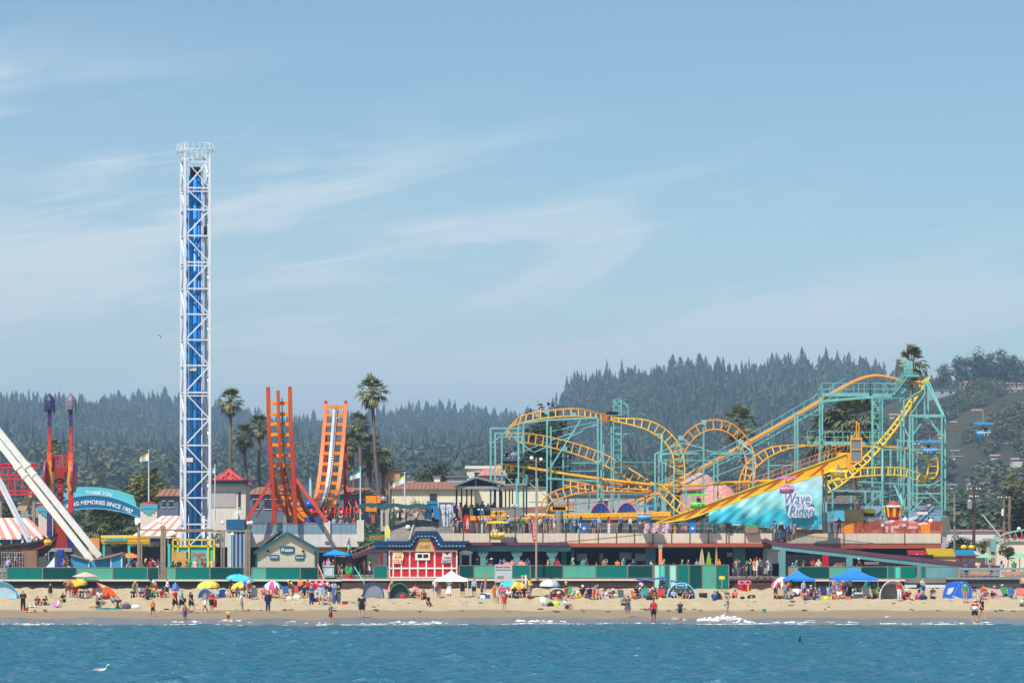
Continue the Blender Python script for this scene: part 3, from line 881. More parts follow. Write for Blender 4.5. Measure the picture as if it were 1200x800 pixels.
fence('teal panel fence under the sloping maroon roof edge',FY+0.2,[(1009,1040,TEALD),(1040,1049,TEAL),(1049,1055,AQUA),(1055,1073,TEAL),(1079,1085,TEAL),(1085,1121,COLG)],PZ(664,FY),PZ(677,FY))
def railing(mb,a,b,h,n,w=0.04,rails=2,posts=None):
 0
 a,b=Vector(a),Vector(b)
 for k in range(rails):
  z=h*(k+1)/rails
  mb.beam(a+Vector((0,0,z)),b+Vector((0,0,z)),w,w)
 for k in range(n+1):
  q=a+(b-a)*k/n
  mb.beam(q,q+Vector((0,0,h)),w*1.1,w*1.1)
 return mb
DY=292.0
def deck_block(label,px0,px1,Y,ytop,ybot,depth,panels,rustmat,zfloor,cols,colY,dark=True):
 x0,x1=PX(px0,Y),PX(px1,Y);z1,z0=PZ(ytop,Y),PZ(ybot,Y)
 t=thing('boardwalk_deck',label,'deck',((x0+x1)/2,Y,zfloor))
 MB().box(x0+0.05,x1-0.05,Y+0.2,Y+depth,z1-0.5,z1-0.1).build('slab',CONC,t)
 n=len(panels)-1
 for i in range(n):
  a,b=PX(panels[i],Y)+0.04,PX(panels[i+1],Y)-0.04
  MB().box(a,b,Y,Y+0.2,z0,z1).build('fascia_panel',BEIGE,t)
 f=MB()
 for q in panels:f.box(PX(q,Y)-0.04,PX(q,Y)+0.04,Y+0.02,Y+0.22,z0+.01,z1-.01)
 for q in panels[1:-1]:
  f.beam((PX(q,Y),Y-0.03,z0-0.1),(PX(q,Y),Y-0.03,z1+0.05),0.10,0.05)
 f.build('joint_strip',M((104,84,70),0.8,0.9,var=0.3),t)
 zr=PZ(ybot+6,Y)
 MB().box(x0,x1,Y+0.05,Y+0.35,zr,z0-0.004).build('rust_beam',rustmat,t)
 for c in cols:
  cx=PX(c[0],colY)
  m=MB().box(cx-c[1]/2,cx+c[1]/2,colY,colY+c[1],zfloor,zr+0.2)
  if len(c)>2:m.box(cx-c[1]*0.8,cx+c[1]*0.8,colY-0.15,colY+c[1]+.15,zr-0.5,zr+0.15).box(cx-c[1]*0.65,cx+c[1]*0.65,colY-0.08,colY+c[1]+.08,zr-0.85,zr-0.502)
  m.build('column',COLG,t)
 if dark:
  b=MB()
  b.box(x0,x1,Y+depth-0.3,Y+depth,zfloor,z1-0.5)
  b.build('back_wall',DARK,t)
 return t
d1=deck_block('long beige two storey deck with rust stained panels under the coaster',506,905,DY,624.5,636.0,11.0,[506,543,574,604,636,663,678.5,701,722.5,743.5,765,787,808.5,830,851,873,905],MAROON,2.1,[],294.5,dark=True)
m_=MB().box(PX(540,DY-0.5),PX(665,DY-0.5),DY-1.6,DY-0.02,PZ(638.6,DY-1),PZ(635.2,DY-1));m_.build('eave_edge',MAROON,d1)
m_=MB().box(PX(665.2,DY-0.5),PX(905,DY-0.5),DY-1.0,DY-0.02,PZ(640.5,DY-1),PZ(636.4,DY-1));m_.build('eave_edge',RUST,d1)
m_=MB().box(PX(540,DY),PX(668,DY),DY-1.0,DY-0.3,PZ(645.5,DY),PZ(638.9,DY));m_.build('teal_beam',COLG,d1)
for px,w in((566,0.55),(605.5,0.62),(647,0.62)):
 x=PX(px,DY-0.9)
 MB().box(x-w/2,x+w/2,DY-1.0,DY-0.3,2.1,PZ(645.6,DY)).box(x-w*.95,x+w*.95,DY-1.1,DY-0.2,PZ(649,DY),PZ(645.7,DY)).box(x-w*.75,x+w*.75,DY-1.05,DY-0.25,PZ(651.5,DY),PZ(649.05,DY)).build('column',COLG,d1)
for px,w in((661,0.5),(671,0.35),(762,1.05),(866,1.25)):
 x=PX(px,DY+2)
 MB().box(x-w/2,x+w/2,DY+1.5,DY+2.2,2.1,PZ(641,DY)).build('column',M((70,128,136),0.6,0.9),d1)
for x0,x1,y0,y1,mt in((553,563,646,664,DNAVY),(570,600,646,664,DNAVY),(582,585.5,649,664,GREYC),(612,638,646,664,M((26,26,32),0.6)),(632,638,648,656,M((232,214,160),0.5,1.0)),(676,688,648,657,M((214,222,226),0.4,1.0)),(702.5,707,648,660,M((170,186,196),0.5)),(726,740,647,655,M((196,206,210),0.4,1.0)),(744,757,648,657,M((206,212,212),0.4)),(852,858,647,652,M((224,226,220),0.4)),(896,902,646,655,M((206,214,214),0.4))):
 MB().pbox(x0,y0,x1,y1,DY+6.5 if x0>670 else DY+1.2,0.2).build('bay',mt,d1)
rl=MB();railing(rl,P(506,624.5,DY+0.15),P(905,624.5,DY+0.15),1.05,76,0.03,3);rl.build('railing',M((96,92,88),0.5,0.9),d1)
d2=deck_block('beige right wing of the deck with orange railing under the big teal tower',921,1103,300.0,624.8,636.2,9.0,[921,989,1060,1103],RUST,2.1,[],302)
x1=PX(1103,300)
MB().add([(x1,300,PZ(636.2,300)),(x1+0.9,305,PZ(636.2,300)),(x1+0.9,305,PZ(624.8,300)),(x1,300,PZ(624.8,300))],[(0,1,2,3)]).build('side_wall',BEIGE,d2)
r=MB()
a,b=P(930,624.8,300.2),P(1103,624.8,300.2)
for k in range(110):
 q=a+(b-a)*k/109
 r.beam(q,q+Vector((0,0,1.15)),0.06,0.05)
r.beam(a+Vector((0,0,1.17)),b+Vector((0,0,1.17)),0.08,0.06).beam(a+Vector((0,0,0.1)),b+Vector((0,0,0.1)),0.05,0.05)
for px in(945,968,989,1000,1036,1088,1103):q=P(px,624.8,300.2);r.beam(q,q+Vector((0,0,1.3)),0.12,0.12)
r.build('orange_railing',M((226,92,40),0.5,1.0),d2)
for x0,x1_,y0,y1 in((989,1000,612,624.5),(1079,1090,614,624.5),(934,943,613,624.5)):MB().pbox(x0,y0,x1_,y1,300.12,0.06).build('railing_panel',ORANGEL,d2)
MB().pbox(990,596.5,1012.5,613,301.0,0.06).build('plywood_board',M((206,176,122),0.8,0.95,var=0.2,streak=0.1),d2)
MB().add([P(1103.5,605,300.5),P(1113,607.5,306),P(1113,626,306),P(1103.5,625,300.5)],[(0,1,2,3)]).build('end_screen',M((214,202,170),0.8,0.9,streak=0.3),d2)
def ramp():
 Y0=287.5
 t=thing('sloping_ramp','long sloping ramp with maroon edge and teal beam falling to the right','ramp',P(1030,678,Y0))
 top=[(896,629.5),(905,633.5),(930,636.5),(990,643),(1040,649),(1110,656.5),(1172,662.5)]
 e=MB();bm=MB();dk=MB()
 for(xa,ya),(xb,yb)in zip(top,top[1:]):
  e.prism([(PX(xa,Y0),PZ(ya,Y0)),(PX(xb,Y0),PZ(yb,Y0)),(PX(xb,Y0),PZ(yb+4.3,Y0)),(PX(xa,Y0),PZ(ya+4.3,Y0))],Y0,Y0+0.3)
  dk.prism([(PX(xa,Y0),PZ(ya+1.6,Y0)),(PX(xb,Y0),PZ(yb+1.6,Y0)),(PX(xb,Y0),PZ(yb+4,Y0)),(PX(xa,Y0),PZ(ya+4,Y0))],Y0+0.31,Y0+4.5)
  if xa>=905:bm.prism([(PX(xa,Y0),PZ(ya+4.4,Y0)),(PX(xb,Y0),PZ(yb+4.4,Y0)),(PX(xb,Y0),PZ(yb+9.5,Y0)),(PX(xa,Y0),PZ(ya+9.5,Y0))],Y0+0.1,Y0+0.5)
 e.build('maroon_edge',MAROON,t);bm.build('beam',COLG,t);dk.build('walkway',CONC,t)
 for px,w in((917,0.62),(995.5,0.62),(1078.5,0.6)):
  ya=np.interp(px,[q[0]for q in top],[q[1]for q in top])
  MB().box(PX(px,Y0)-w/2,PX(px,Y0)+w/2,Y0+0.05,Y0+0.6,1.4,PZ(ya+9.5,Y0)-.005).build('column',COLG,t)
 rr=MB()
 for k in range(90):
  px=905+(1010-905)*k/89
  ya=np.interp(px,[q[0]for q in top],[q[1]for q in top])
  q=P(px,ya,Y0+0.4);rr.beam(q,q+Vector((0,0,0.95)),0.025,0.025)
 for(xa,ya),(xb,yb)in zip(top[1:4],top[2:5]):rr.beam(P(xa,ya-10.8,Y0+.4),P(xb,yb-10.8,Y0+.4),0.05,0.05)
 rr.build('railing',M((74,72,74),0.5,0.9),t)
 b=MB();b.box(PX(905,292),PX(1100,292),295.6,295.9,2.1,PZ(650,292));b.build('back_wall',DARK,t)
 for x0,x1,y0,y1,mt in((899,913,646,660,M((210,216,216),0.5)),(964,971,650,664,RED),(1013,1030,658,661,GREYC),(980,990,659,664,M((150,110,80)))):
  MB().pbox(x0,y0,x1,y1,293.2,0.2).build('stall_counter',mt,t)
 return t
ramp()
def left_deck():
 Y=299
 t=thing('glass_railed_deck','white upper deck with blue glass railing below the two orange track towers','deck',P(350,640,Y))
 MB().pbox(262,625.5,420,640.5,Y,0.4).build('fascia',M((216,212,206),0.7,0.95,streak=0.2),t)
 MB().box(PX(262,Y),PX(420,Y),Y+0.41,Y+22,PZ(629,Y),PZ(626,Y)).build('slab',CONC,t)
 MB().pbox(262,641,430,672,Y+4,0.4).build('arcade_wall',M((70,64,62),0.8),t)
 MB().pbox(366,640.8,392,647,Y+0.5,0.2).build('sign_board',M((222,208,190),0.6,0.95),t)
 tx=MB();text(tx,'TATTOOS',P(379,644,Y+0.46),0.26,1.9);tx.build('lettering',M((150,40,40),0.6),t)
 MB().pbox(392,640.8,405,652,Y+0.55,0.2).build('yellow_bay',M((206,150,40),0.6),t)
 for x0,x1 in((294,380),(388,417)):
  MB().pbox(x0,613.5,x1,625,Y+0.05,0.03).build('glass_panel',GLASSB,t)
 fr=MB()
 for x0,x1,n in((293,380,12),(387,418,5)):
  fr.beam(P(x0,613.2,Y+.05),P(x1,613.2,Y+.05),0.07,0.07)
  for k in range(n+1):q=x0+(x1-x0)*k/n;fr.beam(P(q,625.4,Y+.05),P(q,613.2,Y+.05),0.05,0.05)
 fr.build('railing_frame',M((120,140,150),0.5,0.9),t)
 for x0,x1,yt in((380,387,610),(418,426.5,609)):MB().pbox(x0,yt,x1,634,Y-0.25,0.65).build('pier',CREAM,t)
 q=MB()
 q.pprism([(285,626),(294,613),(294,614.5),(287,626)],Y-.1,.2);q.build('end_post',STEEL,t)
left_deck()
def hip_roof(mb,px0,px1,yb,yt,Y,d,ridge=0.0,ov=0.4):
 x0,x1=PX(px0,Y)-ov,PX(px1,Y)+ov;z0,z1=PZ(yb,Y),PZ(yt,Y);xm=(x0+x1)/2;rw=(x1-x0)*ridge/2
 return mb.add([(x0,Y-ov,z0),(x1,Y-ov,z0),(x1,Y+d+ov,z0),(x0,Y+d+ov,z0),(xm-rw,Y+d/2,z1),(xm+rw,Y+d/2,z1)],[(0,1,5,4),(1,2,5),(2,3,4,5),(3,0,4),(3,2,1,0)])
def block(name,label,px0,px1,yt,yb,Y,d,wall,roofmat,roof='hip',yr=None,wins=(),cat='building',ridge=0.6,tiles=True):
 t=thing(name,label,cat,P((px0+px1)/2,yb,Y))
 MB().box(PX(px0,Y),PX(px1,Y),Y,Y+d,PZ(yb,Y),PZ(yt,Y)).build('wall',wall,t)
 r=MB()
 if roof=='hip':hip_roof(r,px0,px1,yt,yr,Y,d,ridge)
 elif roof=='gable':r.prismx([(Y-0.5,PZ(yt,Y)),(Y+d+0.5,PZ(yt,Y)),(Y+d/2,PZ(yr,Y))],PX(px0,Y)-0.4,PX(px1,Y)+0.4)
 elif roof=='flat':r.box(PX(px0,Y)-.25,PX(px1,Y)+.25,Y-.25,Y+d+.25,PZ(yt,Y),PZ(yr,Y))
 if tiles and roof in('hip','gable'):
  n=int((PX(px1,Y)-PX(px0,Y))/0.5)
  zt0,zr0=PZ(yt,Y),PZ(yr,Y)
  for k in range(n+1):
   x=PX(px0,Y)+(PX(px1,Y)-PX(px0,Y))*k/max(1,n)
   tt=1.0
   if roof=='hip':
    xm=(PX(px0,Y)+PX(px1,Y))/2;rw=(PX(px1,Y)-PX(px0,Y))*ridge/2;hw=(PX(px1,Y)-PX(px0,Y))/2
    tt=min(1.0,(hw-abs(x-xm))/max(0.01,(hw-rw)))
   if tt>0.08:r.beam((x,Y-0.45,zt0+0.03),(x,Y-0.45+(d/2+0.4)*tt,zt0+(zr0-zt0)*tt+0.03),0.12,0.08)
 r.build('roof',roofmat,t)
 for w in wins:
  f=MB().pbox(w[0],w[1],w[2],w[3],Y-0.06,0.06).build('window',w[4]if len(w)>4 else GLASSD,t)
  fr=MB()
  fr.pbox(w[0]-0.5,w[1]-0.7,w[2]+0.5,w[1]-0.05,Y-0.1,0.1).pbox(w[0]-0.5,w[3]+0.05,w[2]+0.5,w[3]+0.7,Y-0.1,0.1)
  fr.build('window_frame',WHITE,f)
 return t
RROOF=M((220,92,90),0.65,0.8,var=0.15)
t=block('white_tower_building','cream tower with bright red hipped roof beside the white drop tower',243,288,568,640,310,5.0,CREAM,RROOF,'hip',549,[(279,576,282,594,GLASSD)],ridge=0.05)
MB().pbox(242,562.6,290.5,568.2,309.4,0.5).build('eave_band',M((36,96,106)),t);MB().pbox(241.5,561.5,291.5,563,309.2,0.6).build('roof_edge',M((170,40,46)),t)
MB().pbox(272,550.5,276,558,312,0.4).build('chimney',RED,t);MB().pbox(246,576,276,594,309.93,0.06).build('upper_panel',M((176,172,166),0.8),t)
hip=MB()
for px in(252,259,274,282):hip.beam(P(267,549.5,311.6),P(px,561.3,309.4),0.09,0.09)
hip.build('roof_seams',RROOF,t)
MB().pbox(274,601,279,608,309.7,0.3).build('wall_sign',WHITE,t)
block('motel_block','blue grey motel with tile roof just left of the drop tower',186,209,581,606,330,7,BLUEG,TERRA,'hip',572,[(190,587,194,594),(198,587,203,594)])
block('motel_block','blue grey motel with tile roof behind the left orange track',292,336,579,612,330,7,BLUEG,TERRA,'hip',570,[(296,585,303,596),(310,585,318,596),(322,585,330,596)])
block('motel_block','blue grey motel with tile roof behind the right orange track',398,437,579,612,330,7,BLUEG,TERRA,'hip',571,[(404,586,411,597),(420,586,428,597)])
block('grey_house','grey house with white dormer behind the left ride beams',24,46,590,606,325,6,M((160,164,166),0.8,0.85),M((190,190,186),0.8,0.8),'flat',588.5,[(33,594,36.5,603),(38,594,40,603)])
block('cream_arcade','long cream stucco building with terracotta tile roof behind the shingled roof',459,556,573,606,345,14,M((240,226,190),0.8,0.95,streak=0.12),TERRA,'gable',563.5,[(503.5,578,512,589),(494,594,500,600)])
t=block('cream_arcade_annex','cream wall with small brick red roof seen between the pavilion posts',556.3,640,571.5,606,346,10,M((238,226,196),0.8,0.95,streak=0.12),TERRA,'flat',570)
MB().pbox(460,597,508,601,340,2).build('lower_tile_roof',TERRA,t);MB().pbox(556,594,640,601,340,2).build('lower_tile_roof',TERRA,t)
block('tan_block','tan flat topped block at the foot of the tallest palm',449,468.5,551,588,352,6,M((206,166,130),0.8,0.9),M((150,112,88),0.8,0.8),'flat',550)
block('rooftop_box','small white rooftop box left one above the terracotta roof',476,484,560,569,356,3,WHITE,GREYR,'flat',559.3)
block('rooftop_box','small white rooftop box right one above the terracotta roof',508.5,515.5,557.5,569,356,3,WHITE,GREYR,'flat',557)
block('pale_blue_flat','pale blue flat roofed block right above the terracotta roof',524,546,559,572,362,8,M((176,196,206),0.7,0.9),GREYR,'flat',557)
block('white_flat_building','white flat topped building behind the left coaster posts',547,586,549,572,372,10,M((226,222,210),0.8,0.9),M((226,222,210),0.8,0.9),'flat',545.5,[(556,553,570,558)])
block('salmon_roof_house','house with salmon tile roof behind the left coaster posts',563,592,557,576,366,8,M((226,196,176),0.8,0.9),M((206,138,128),0.85,0.9),'hip',549)
block('grey_warehouse','long grey building under the coaster behind the two parked boats',632,780,580,604,352,12,M((186,186,182),0.8,0.85,streak=0.2),GREYR,'flat',577,[(655,587,672,597,M((206,150,130))),(700,586,712,596),(760,584,776,598,M((90,84,88)))])
block('brown_gallery','dark brown open gallery under the pink domes',795,846,577,604,352,10,M((84,66,62),0.8,0.9),M((196,176,170),0.8,0.9),'flat',573,[(800,581,815,590,DARK),(820,581,840,590,DARK)])
def dome(label,px,yt,yb,wpx,Y):
 t=thing('pink_dome_roof',label,'building',P(px,604,Y),'pink domed roofs')
 r=wpx*Y/FP/2;h=(yb-yt)*Y/FP
 prof=[(r*math.cos(a),h*math.sin(a))for a in[PI/2*k/7 for k in range(7)]]+[(0.02,h)]
 MB().lathe(P(px,yb,Y),prof,14).build('dome',M((226,158,150),0.85,0.9,var=0.15,ns=2),t,smooth=True)
 z1=PZ(yb,Y)
 MB().lathe(P(px,604,Y),[(r*0.92,0),(r*0.92,z1-PZ(604,Y)-0.01)],14).build('drum',M((206,168,160),0.8,0.9),t)
dome('upper pink dome, left one seen through the round orange arch',818,553,576,46,352)
dome('lower pink dome, right one above the yellow chute',842,566,600,52,347)
block('barrel_roof_hall','blue grey hall with smooth sloped metal roof at the foot of the big teal tower',1022,1103,611,626,306,7,M((120,146,160),0.6,0.9),M((122,146,162),0.4,0.85),'gable',592,tiles=False)
block('white_cafe','cream cafe wall at the right edge under the red lettered sign',1168,1260,634,672,322,8,M((238,222,198),0.8,0.95),M((206,196,180),0.8,0.9),'flat',631)
block('low_white_store','low white flat roofed store behind the coloured awnings',1110,1172,622,650,345,10,M((226,222,214),0.8,0.9),M((206,150,130),0.8,0.9),'flat',620.5)
t=block('shingle_kiosk','kiosk with grey shingled roof behind the wave banner',969,1001,590,624,312,5,M((112,170,186),0.6,0.9),SLATE,'gable',577,[(978,597,989,609,LBLUE)])
def hut():
 Y=288.0
 t=thing('gabled_hut','cream gabled hut with teal trim and three blue sign plaques','hut',P(337,680,Y))
 CW=M((216,206,186),0.75,0.95,var=0.06)
 w=MB().pprism([(300.5,680),(300.5,645.5),(337,626),(369,643.5),(369,680)],Y,6.0)
 for k in range(26):
  y=630+k*1.9
  xa=max(300.7,337-(y-626)*36.5/19.5);xb=min(368.8,337+(y-626)*32/17.5)
  if y<664:w.pbox(xa,y,xb,y+0.35,Y-0.025,0.024)
 w.build('wall',CW,t)
 tr=MB()
 tr.pprism([(297.5,646),(337,622.2),(337,625.6),(297.5,649.5)],Y-0.5,0.45).pprism([(337.02,622.2),(373.5,642.5),(373.5,646),(337.02,625.6)],Y-0.5,0.45)
 tr.pprism([(299.2,649),(300.9,648),(300.9,680),(299.2,680)],Y-0.12,0.3).pprism([(368.6,645),(370.6,646),(370.6,680),(368.6,680)],Y-0.12,0.3)
 tr.build('trim',M((22,92,100),0.5,0.95),t)
 rf=MB()
 rf.add([P(297.5,645.6,Y-.04),P(337,621.9,Y-.04),P(337,621.9,Y+6.3),P(297.5,645.6,Y+6.3)],[(0,1,2,3)]).add([P(337,621.9,Y-.04),P(373.5,642.2,Y-.04),P(373.5,642.2,Y+6.3),P(337,621.9,Y+6.3)],[(0,1,2,3)])
 rf.build('roof',SLATE,t)
 wing=MB().pprism([(294,640),(327,622.5),(327,623.5),(306,640.5)],Y+1.2,4.6);wing.build('side_roof',SLATE,t)
 blue=M((24,96,116),0.5,0.95)
 def plaque(px,py,w,h,words,th):
  p=MB().pprism([(px-w/2,py-h*0.34),(px-w*0.3,py-h*0.43),(px,py-h/2),(px+w*0.3,py-h*0.43),(px+w/2,py-h*0.34),(px+w/2,py+h*0.34),(px+w*0.3,py+h*0.43),(px,py+h/2),(px-w*0.3,py+h*0.43),(px-w/2,py+h*0.34)],Y-0.12,0.1).build('sign_plaque',blue,t)
  tx=MB();text(tx,words,P(px,py,Y-0.12),th*Y/FP,w*0.80*Y/FP,shear=0.25 if w>12 else 0);tx.build('lettering',WHITE,p)
 plaque(336.6,643.9,17,9.6,'Frozen',4.2);plaque(321.6,652.4,11,6.4,'DIPPED',2.0);plaque(351.2,652.8,11,6.4,'BANANA',2.0)
 lm=MB()
 for px in(314,355.4):lm.ell(P(px,645.3,Y-0.2),0.14,0.2,0.12)
 lm.build('wall_lamp',BLACKN,t)
hut()
def snack():
 Y=286.3
 t=thing('snack_stand','red and white panelled snack stand with stepped navy cornice','stand',P(496,677,Y))
 RD=M((196,20,34),0.5,1.0,var=0.06);WT=M((226,230,222),0.6,0.95,var=0.05)
 MB().pbox(455.5,644,536,677,Y,4.5).build('wall',RD,t)
 MB().pbox(444.5,646,455.3,677,Y+0.8,3.5).build('side_bay',M((200,90,96),0.6),t)
 MB().pbox(449,647.5,453.5,666,Y+0.7,0.09).build('side_door',M((176,196,206),0.5),t)
 g=MB()
 xs=[456.3,460.8,470.4,480.1,489.6,499.6,509.4,519,529.2,535.3]
 for x in xs:g.pbox(x-0.8,645,x+0.8,676.5,Y-0.09,0.088)
 for y in(644.4,664.6,675.4):g.pbox(455.5,y,536,y+1.7,Y-0.115,0.113)
 g.build('white_battens',WT,t)
 win=MB().pbox(486.5,647.3,503.8,655.8,Y-0.2,0.17).build('serving_window',WT,t)
 gl=MB().pbox(489.2,649,494.6,653.2,Y-0.23,0.028).pbox(496,649,501.8,653.2,Y-0.23,0.028);gl.build('glass',DARK,win)
 up=[(438.5,633.8),(480.3,633.8),(487,621.9),(511,621.9),(518.8,633.8),(550,633.8)]
 mid=[(438.5,637.6),(481.6,637.6),(488,626.2),(509,626.2),(515.5,637.6),(546,637.6)]
 low=[(438.5,643.6),(484.5,643.6),(491.3,630.8),(504,630.8),(511.5,643.6),(546,643.6)]
 def band(a,b,Y0,d,mat,nm,par):
  mb=MB()
  for i in range(len(a)-1):mb.pprism([a[i],a[i+1],b[i+1],b[i]],Y0,d)
  return mb.build(nm,mat,par)
 c=band(up,mid,Y-0.75,5.2,M((16,58,108),0.5,0.75),'cornice',t)
 band([(x,y+0.02)for x,y in mid],low,Y-0.45,0.44,M((14,48,96),0.5,0.8),'cornice_band',c)
 band([(x,y+0.5)for x,y in mid],[(x,y+2.8)for x,y in mid],Y-0.52,0.06,M((48,140,190),0.45,1.0),'light_strip',c)
 bl=MB()
 pts=[]
 for i in range(5):
  (xa,ya),(xb,yb)=mid[i],mid[i+1]
  n=max(2,int(math.hypot(xb-xa,yb-ya)/3.9))
  if i in(0,):xa,n=455,7
  for k in range(n):pts.append((xa+(xb-xa)*(k+.5)/n,ya+(yb-ya)*(k+.5)/n+1.6))
 for x,y in pts:bl.ell(P(x,y,Y-0.56),0.10,0.08,0.09,6,4)
 bl.build('bulbs',M((246,246,250),0.3,1.0),c)
 MB().pprism([(485,645.8),(490.6,631.6),(504.3,631.6),(510.6,645.8)],Y-0.3,0.26).build('gable_sign',M((206,180,116),0.6,0.85),t)
 e=MB().pprism([(484.2,645.5),(490.2,631),(491.6,631),(486,645.5)],Y-0.36,0.05).pprism([(509.4,645.5),(503.6,631),(505.2,631),(511.6,645.5)],Y-0.36,0.05);e.build('gable_trim',RED,t)
 tx=MB()
 cols=[RED,GRN,M((230,90,40)),RED,GRN]
 for i,ch in enumerate('CANDY'):tx.use(cols[i]);text(tx,ch,P(492.4+i*2.7,640.2,Y-0.32),0.36,0.2)
 tx.build('lettering',None,t)
 pm=MB().pprism([(460.5,645.8),(471.6,645.8),(473.2,651),(472,656.5),(470,660),(462,660),(460.4,655)],Y-0.22,0.1).build('sign_plaque',M((236,222,190),0.6,0.95),t)
 MB().pprism([(462.5,646),(471,646),(471,649.4),(464,650)],Y-0.25,0.028).build('popcorn_picture',M((232,184,84),0.7),pm)
 tx=MB().use(M((180,40,52),0.6));text(tx,'Soft',P(466.6,652.2,Y-0.22),0.26,0.72,shear=0.2);text(tx,'COLA',P(466.4,657,Y-0.22),0.36,0.95,shear=0.1);tx.build('lettering',None,pm)
 pm=MB().pprism([(519.2,646),(523.8,650.2),(528.8,646),(529.4,659.2),(517,659.2),(517.2,656),(519.4,654.4)],Y-0.22,0.1).build('sign_plaque',M((226,200,196),0.6,0.95),t)
 tx=MB().use(M((40,96,132),0.6));text(tx,'Cotton',P(524.2,652.8,Y-0.22),0.24,0.78,shear=0.2);text(tx,'CANDY',P(523.4,657.2,Y-0.22),0.32,1.0,shear=0.1);tx.build('lettering',None,pm)
 return t
snack()
def shingle():
 Y=292
 t=thing('shingled_roof_building','building with grey shingled roof slopes above the red snack stand','building',P(495,676,Y))
 SH=M((142,134,124),0.9,0.85,var=0.32,ns=2.2,bump=0.5)
 r=MB()
 def slope(poly):
  r.add([P(*q)for q in poly],[tuple(range(len(poly)))])
 slope([(455,634,Y),(479,634,Y),(489,601.5,Y+7),(462,612,Y+7)]);slope([(479,634,Y),(530,634,Y),(527.5,613,Y+6),(512,608,Y+7),(489,601.5,Y+7)])
 n=13
 for k in range(1,n):
  u=k/n
  a=P(455+7*u,634-22*u,Y+7*u);b=P(479+10*u,634-32.5*u,Y+7*u);c=P(530-2.5*u,634-21*u,Y+6*u)
  dv=Vector((0,-0.05,0.02))
  r.beam(a+dv,b+dv,0.05,0.05);r.beam(b+dv,c+dv,0.05,0.05)
 r.build('roof',SH,t)
 MB().beam(P(479.5,633.5,Y-.1),P(489.3,601,Y+6.95),0.35,0.2).build('roof_hip',M((176,166,150),0.9,0.85),t)
 MB().pbox(455,634.2,530,676,Y+0.8,5).build('wall',M((90,84,80),0.8),t)
 MB().ell(P(478,617.5,Y+2.8),0.28,0.28,0.26).build('vent_cap',WHITE,t)
shingle()
def arch_gate():
 Y=316
 t=thing('welcome_arch','curved teal and blue welcome arch sign between two small beige towers','arch sign',P(115,650,Y))
 def arc_poly(x0,x1,yl,ym,yr,th,n=16):
  top,bot=[],[]
  for i in range(n+1):
   u=i/n;x=x0+(x1-x0)*u
   y=yl*(1-u)*(1-2*u)+4*ym*u*(1-u)+yr*u*(2*u-1)
   dy=(yl*(-3+4*u)+4*ym*(1-2*u)+yr*(4*u-1))/(x1-x0)
   l=math.hypot(1,dy)
   top.append((x,y));bot.append((x-dy*th/l*-1*0.9,y+th/l))
  return top,bot
 T1=M((96,190,200),0.5,0.95);T2=M((24,104,146),0.5,0.95)
 tp,bt=arc_poly(70,156,573.5,570.5,580,14)
 mb=MB()
 for i in range(len(tp)-1):mb.pprism([tp[i],tp[i+1],bt[i+1],bt[i]],Y+0.25,0.3)
 up=mb.build('upper_banner',T1,t)
 tp2,bt2=arc_poly(60,164.5,592,580,596.5,15.5)
 mb=MB();ed=MB();ed2=MB()
 for i in range(len(tp2)-1):
  mb.pprism([tp2[i],tp2[i+1],bt2[i+1],bt2[i]],Y,0.3)
  ed.pprism([(tp2[i][0],tp2[i][1]-0.5),(tp2[i+1][0],tp2[i+1][1]-0.5),(tp2[i+1][0],tp2[i+1][1]+0.5),(tp2[i][0],tp2[i][1]+0.5)],Y-0.05,0.4)
  ed2.pprism([(bt2[i][0],bt2[i][1]-0.5),(bt2[i+1][0],bt2[i+1][1]-0.5),(bt2[i+1][0],bt2[i+1][1]+0.5),(bt2[i][0],bt2[i][1]+0.5)],Y-0.05,0.4)
 lo=mb.build('lower_banner',T2,t);ed.build('edge_trim',M((110,190,206)),lo);ed2.build('edge_trim',M((110,190,206)),lo)
 s=Y/FP
 def bend(cx,x0,x1,tp,dy):
  def fn(X,Z):
   px=cx+X/s
   ya=np.interp(px,[q[0]for q in tp],[q[1]for q in tp]);yb=np.interp(px+0.5,[q[0]for q in tp],[q[1]for q in tp])
   sl=(yb-ya)/0.5
   px2=px+(Z/s)*sl*0.9
   return((px2-cx)*s,-(ya+dy)*s+Z)
  return fn
 tx=MB();text(tx,'THANK YOU',(PX(115.5,Y),Y+0.24,PZ(0,Y)),0.40,31*s,bend(115.5,0,0,tp,6.4));tx.build('lettering',WHITE,up)
 tx=MB();text(tx,'MAKING MEMORIES SINCE 1907',(PX(112.5,Y),Y-0.01,PZ(0,Y)),0.46,86*s,bend(112.5,0,0,tp2,8.2));tx.build('lettering',WHITE,lo)
 for x0,x1,yt in((164.5,184,591),(45,62,594)):
  c=MB().pbox(x0,yt+4,x1,650,Y-0.1,1.9).build('gate_tower',M((212,196,182),0.8,0.95),t)
  MB().pbox(x0-0.6,yt-0.5,x1+0.6,yt+4.6,Y-0.3,2.3).pbox(x0+3,yt+3,x0+6.5,yt+8.5,Y-0.25,.2).pbox(x1-6.5,yt+3,x1-3,yt+8.5,Y-0.25,.2).pbox(x0+6.51,yt+3,x1-6.51,yt+11,Y-0.25,.2).build('teal_crown',M((70,160,176)),c)
  MB().lathe(P((x0+x1)/2,yt-0.5,Y+0.9),[(1.0,0),(0.95,0.12),(0.5,0.25),(0.02,0.3)],12).build('red_cap',M((176,44,52)),c)
 MB().pbox(158,606,165,612,Y,0.8).build('lamp_bracket',WHITE,t)
arch_gate()
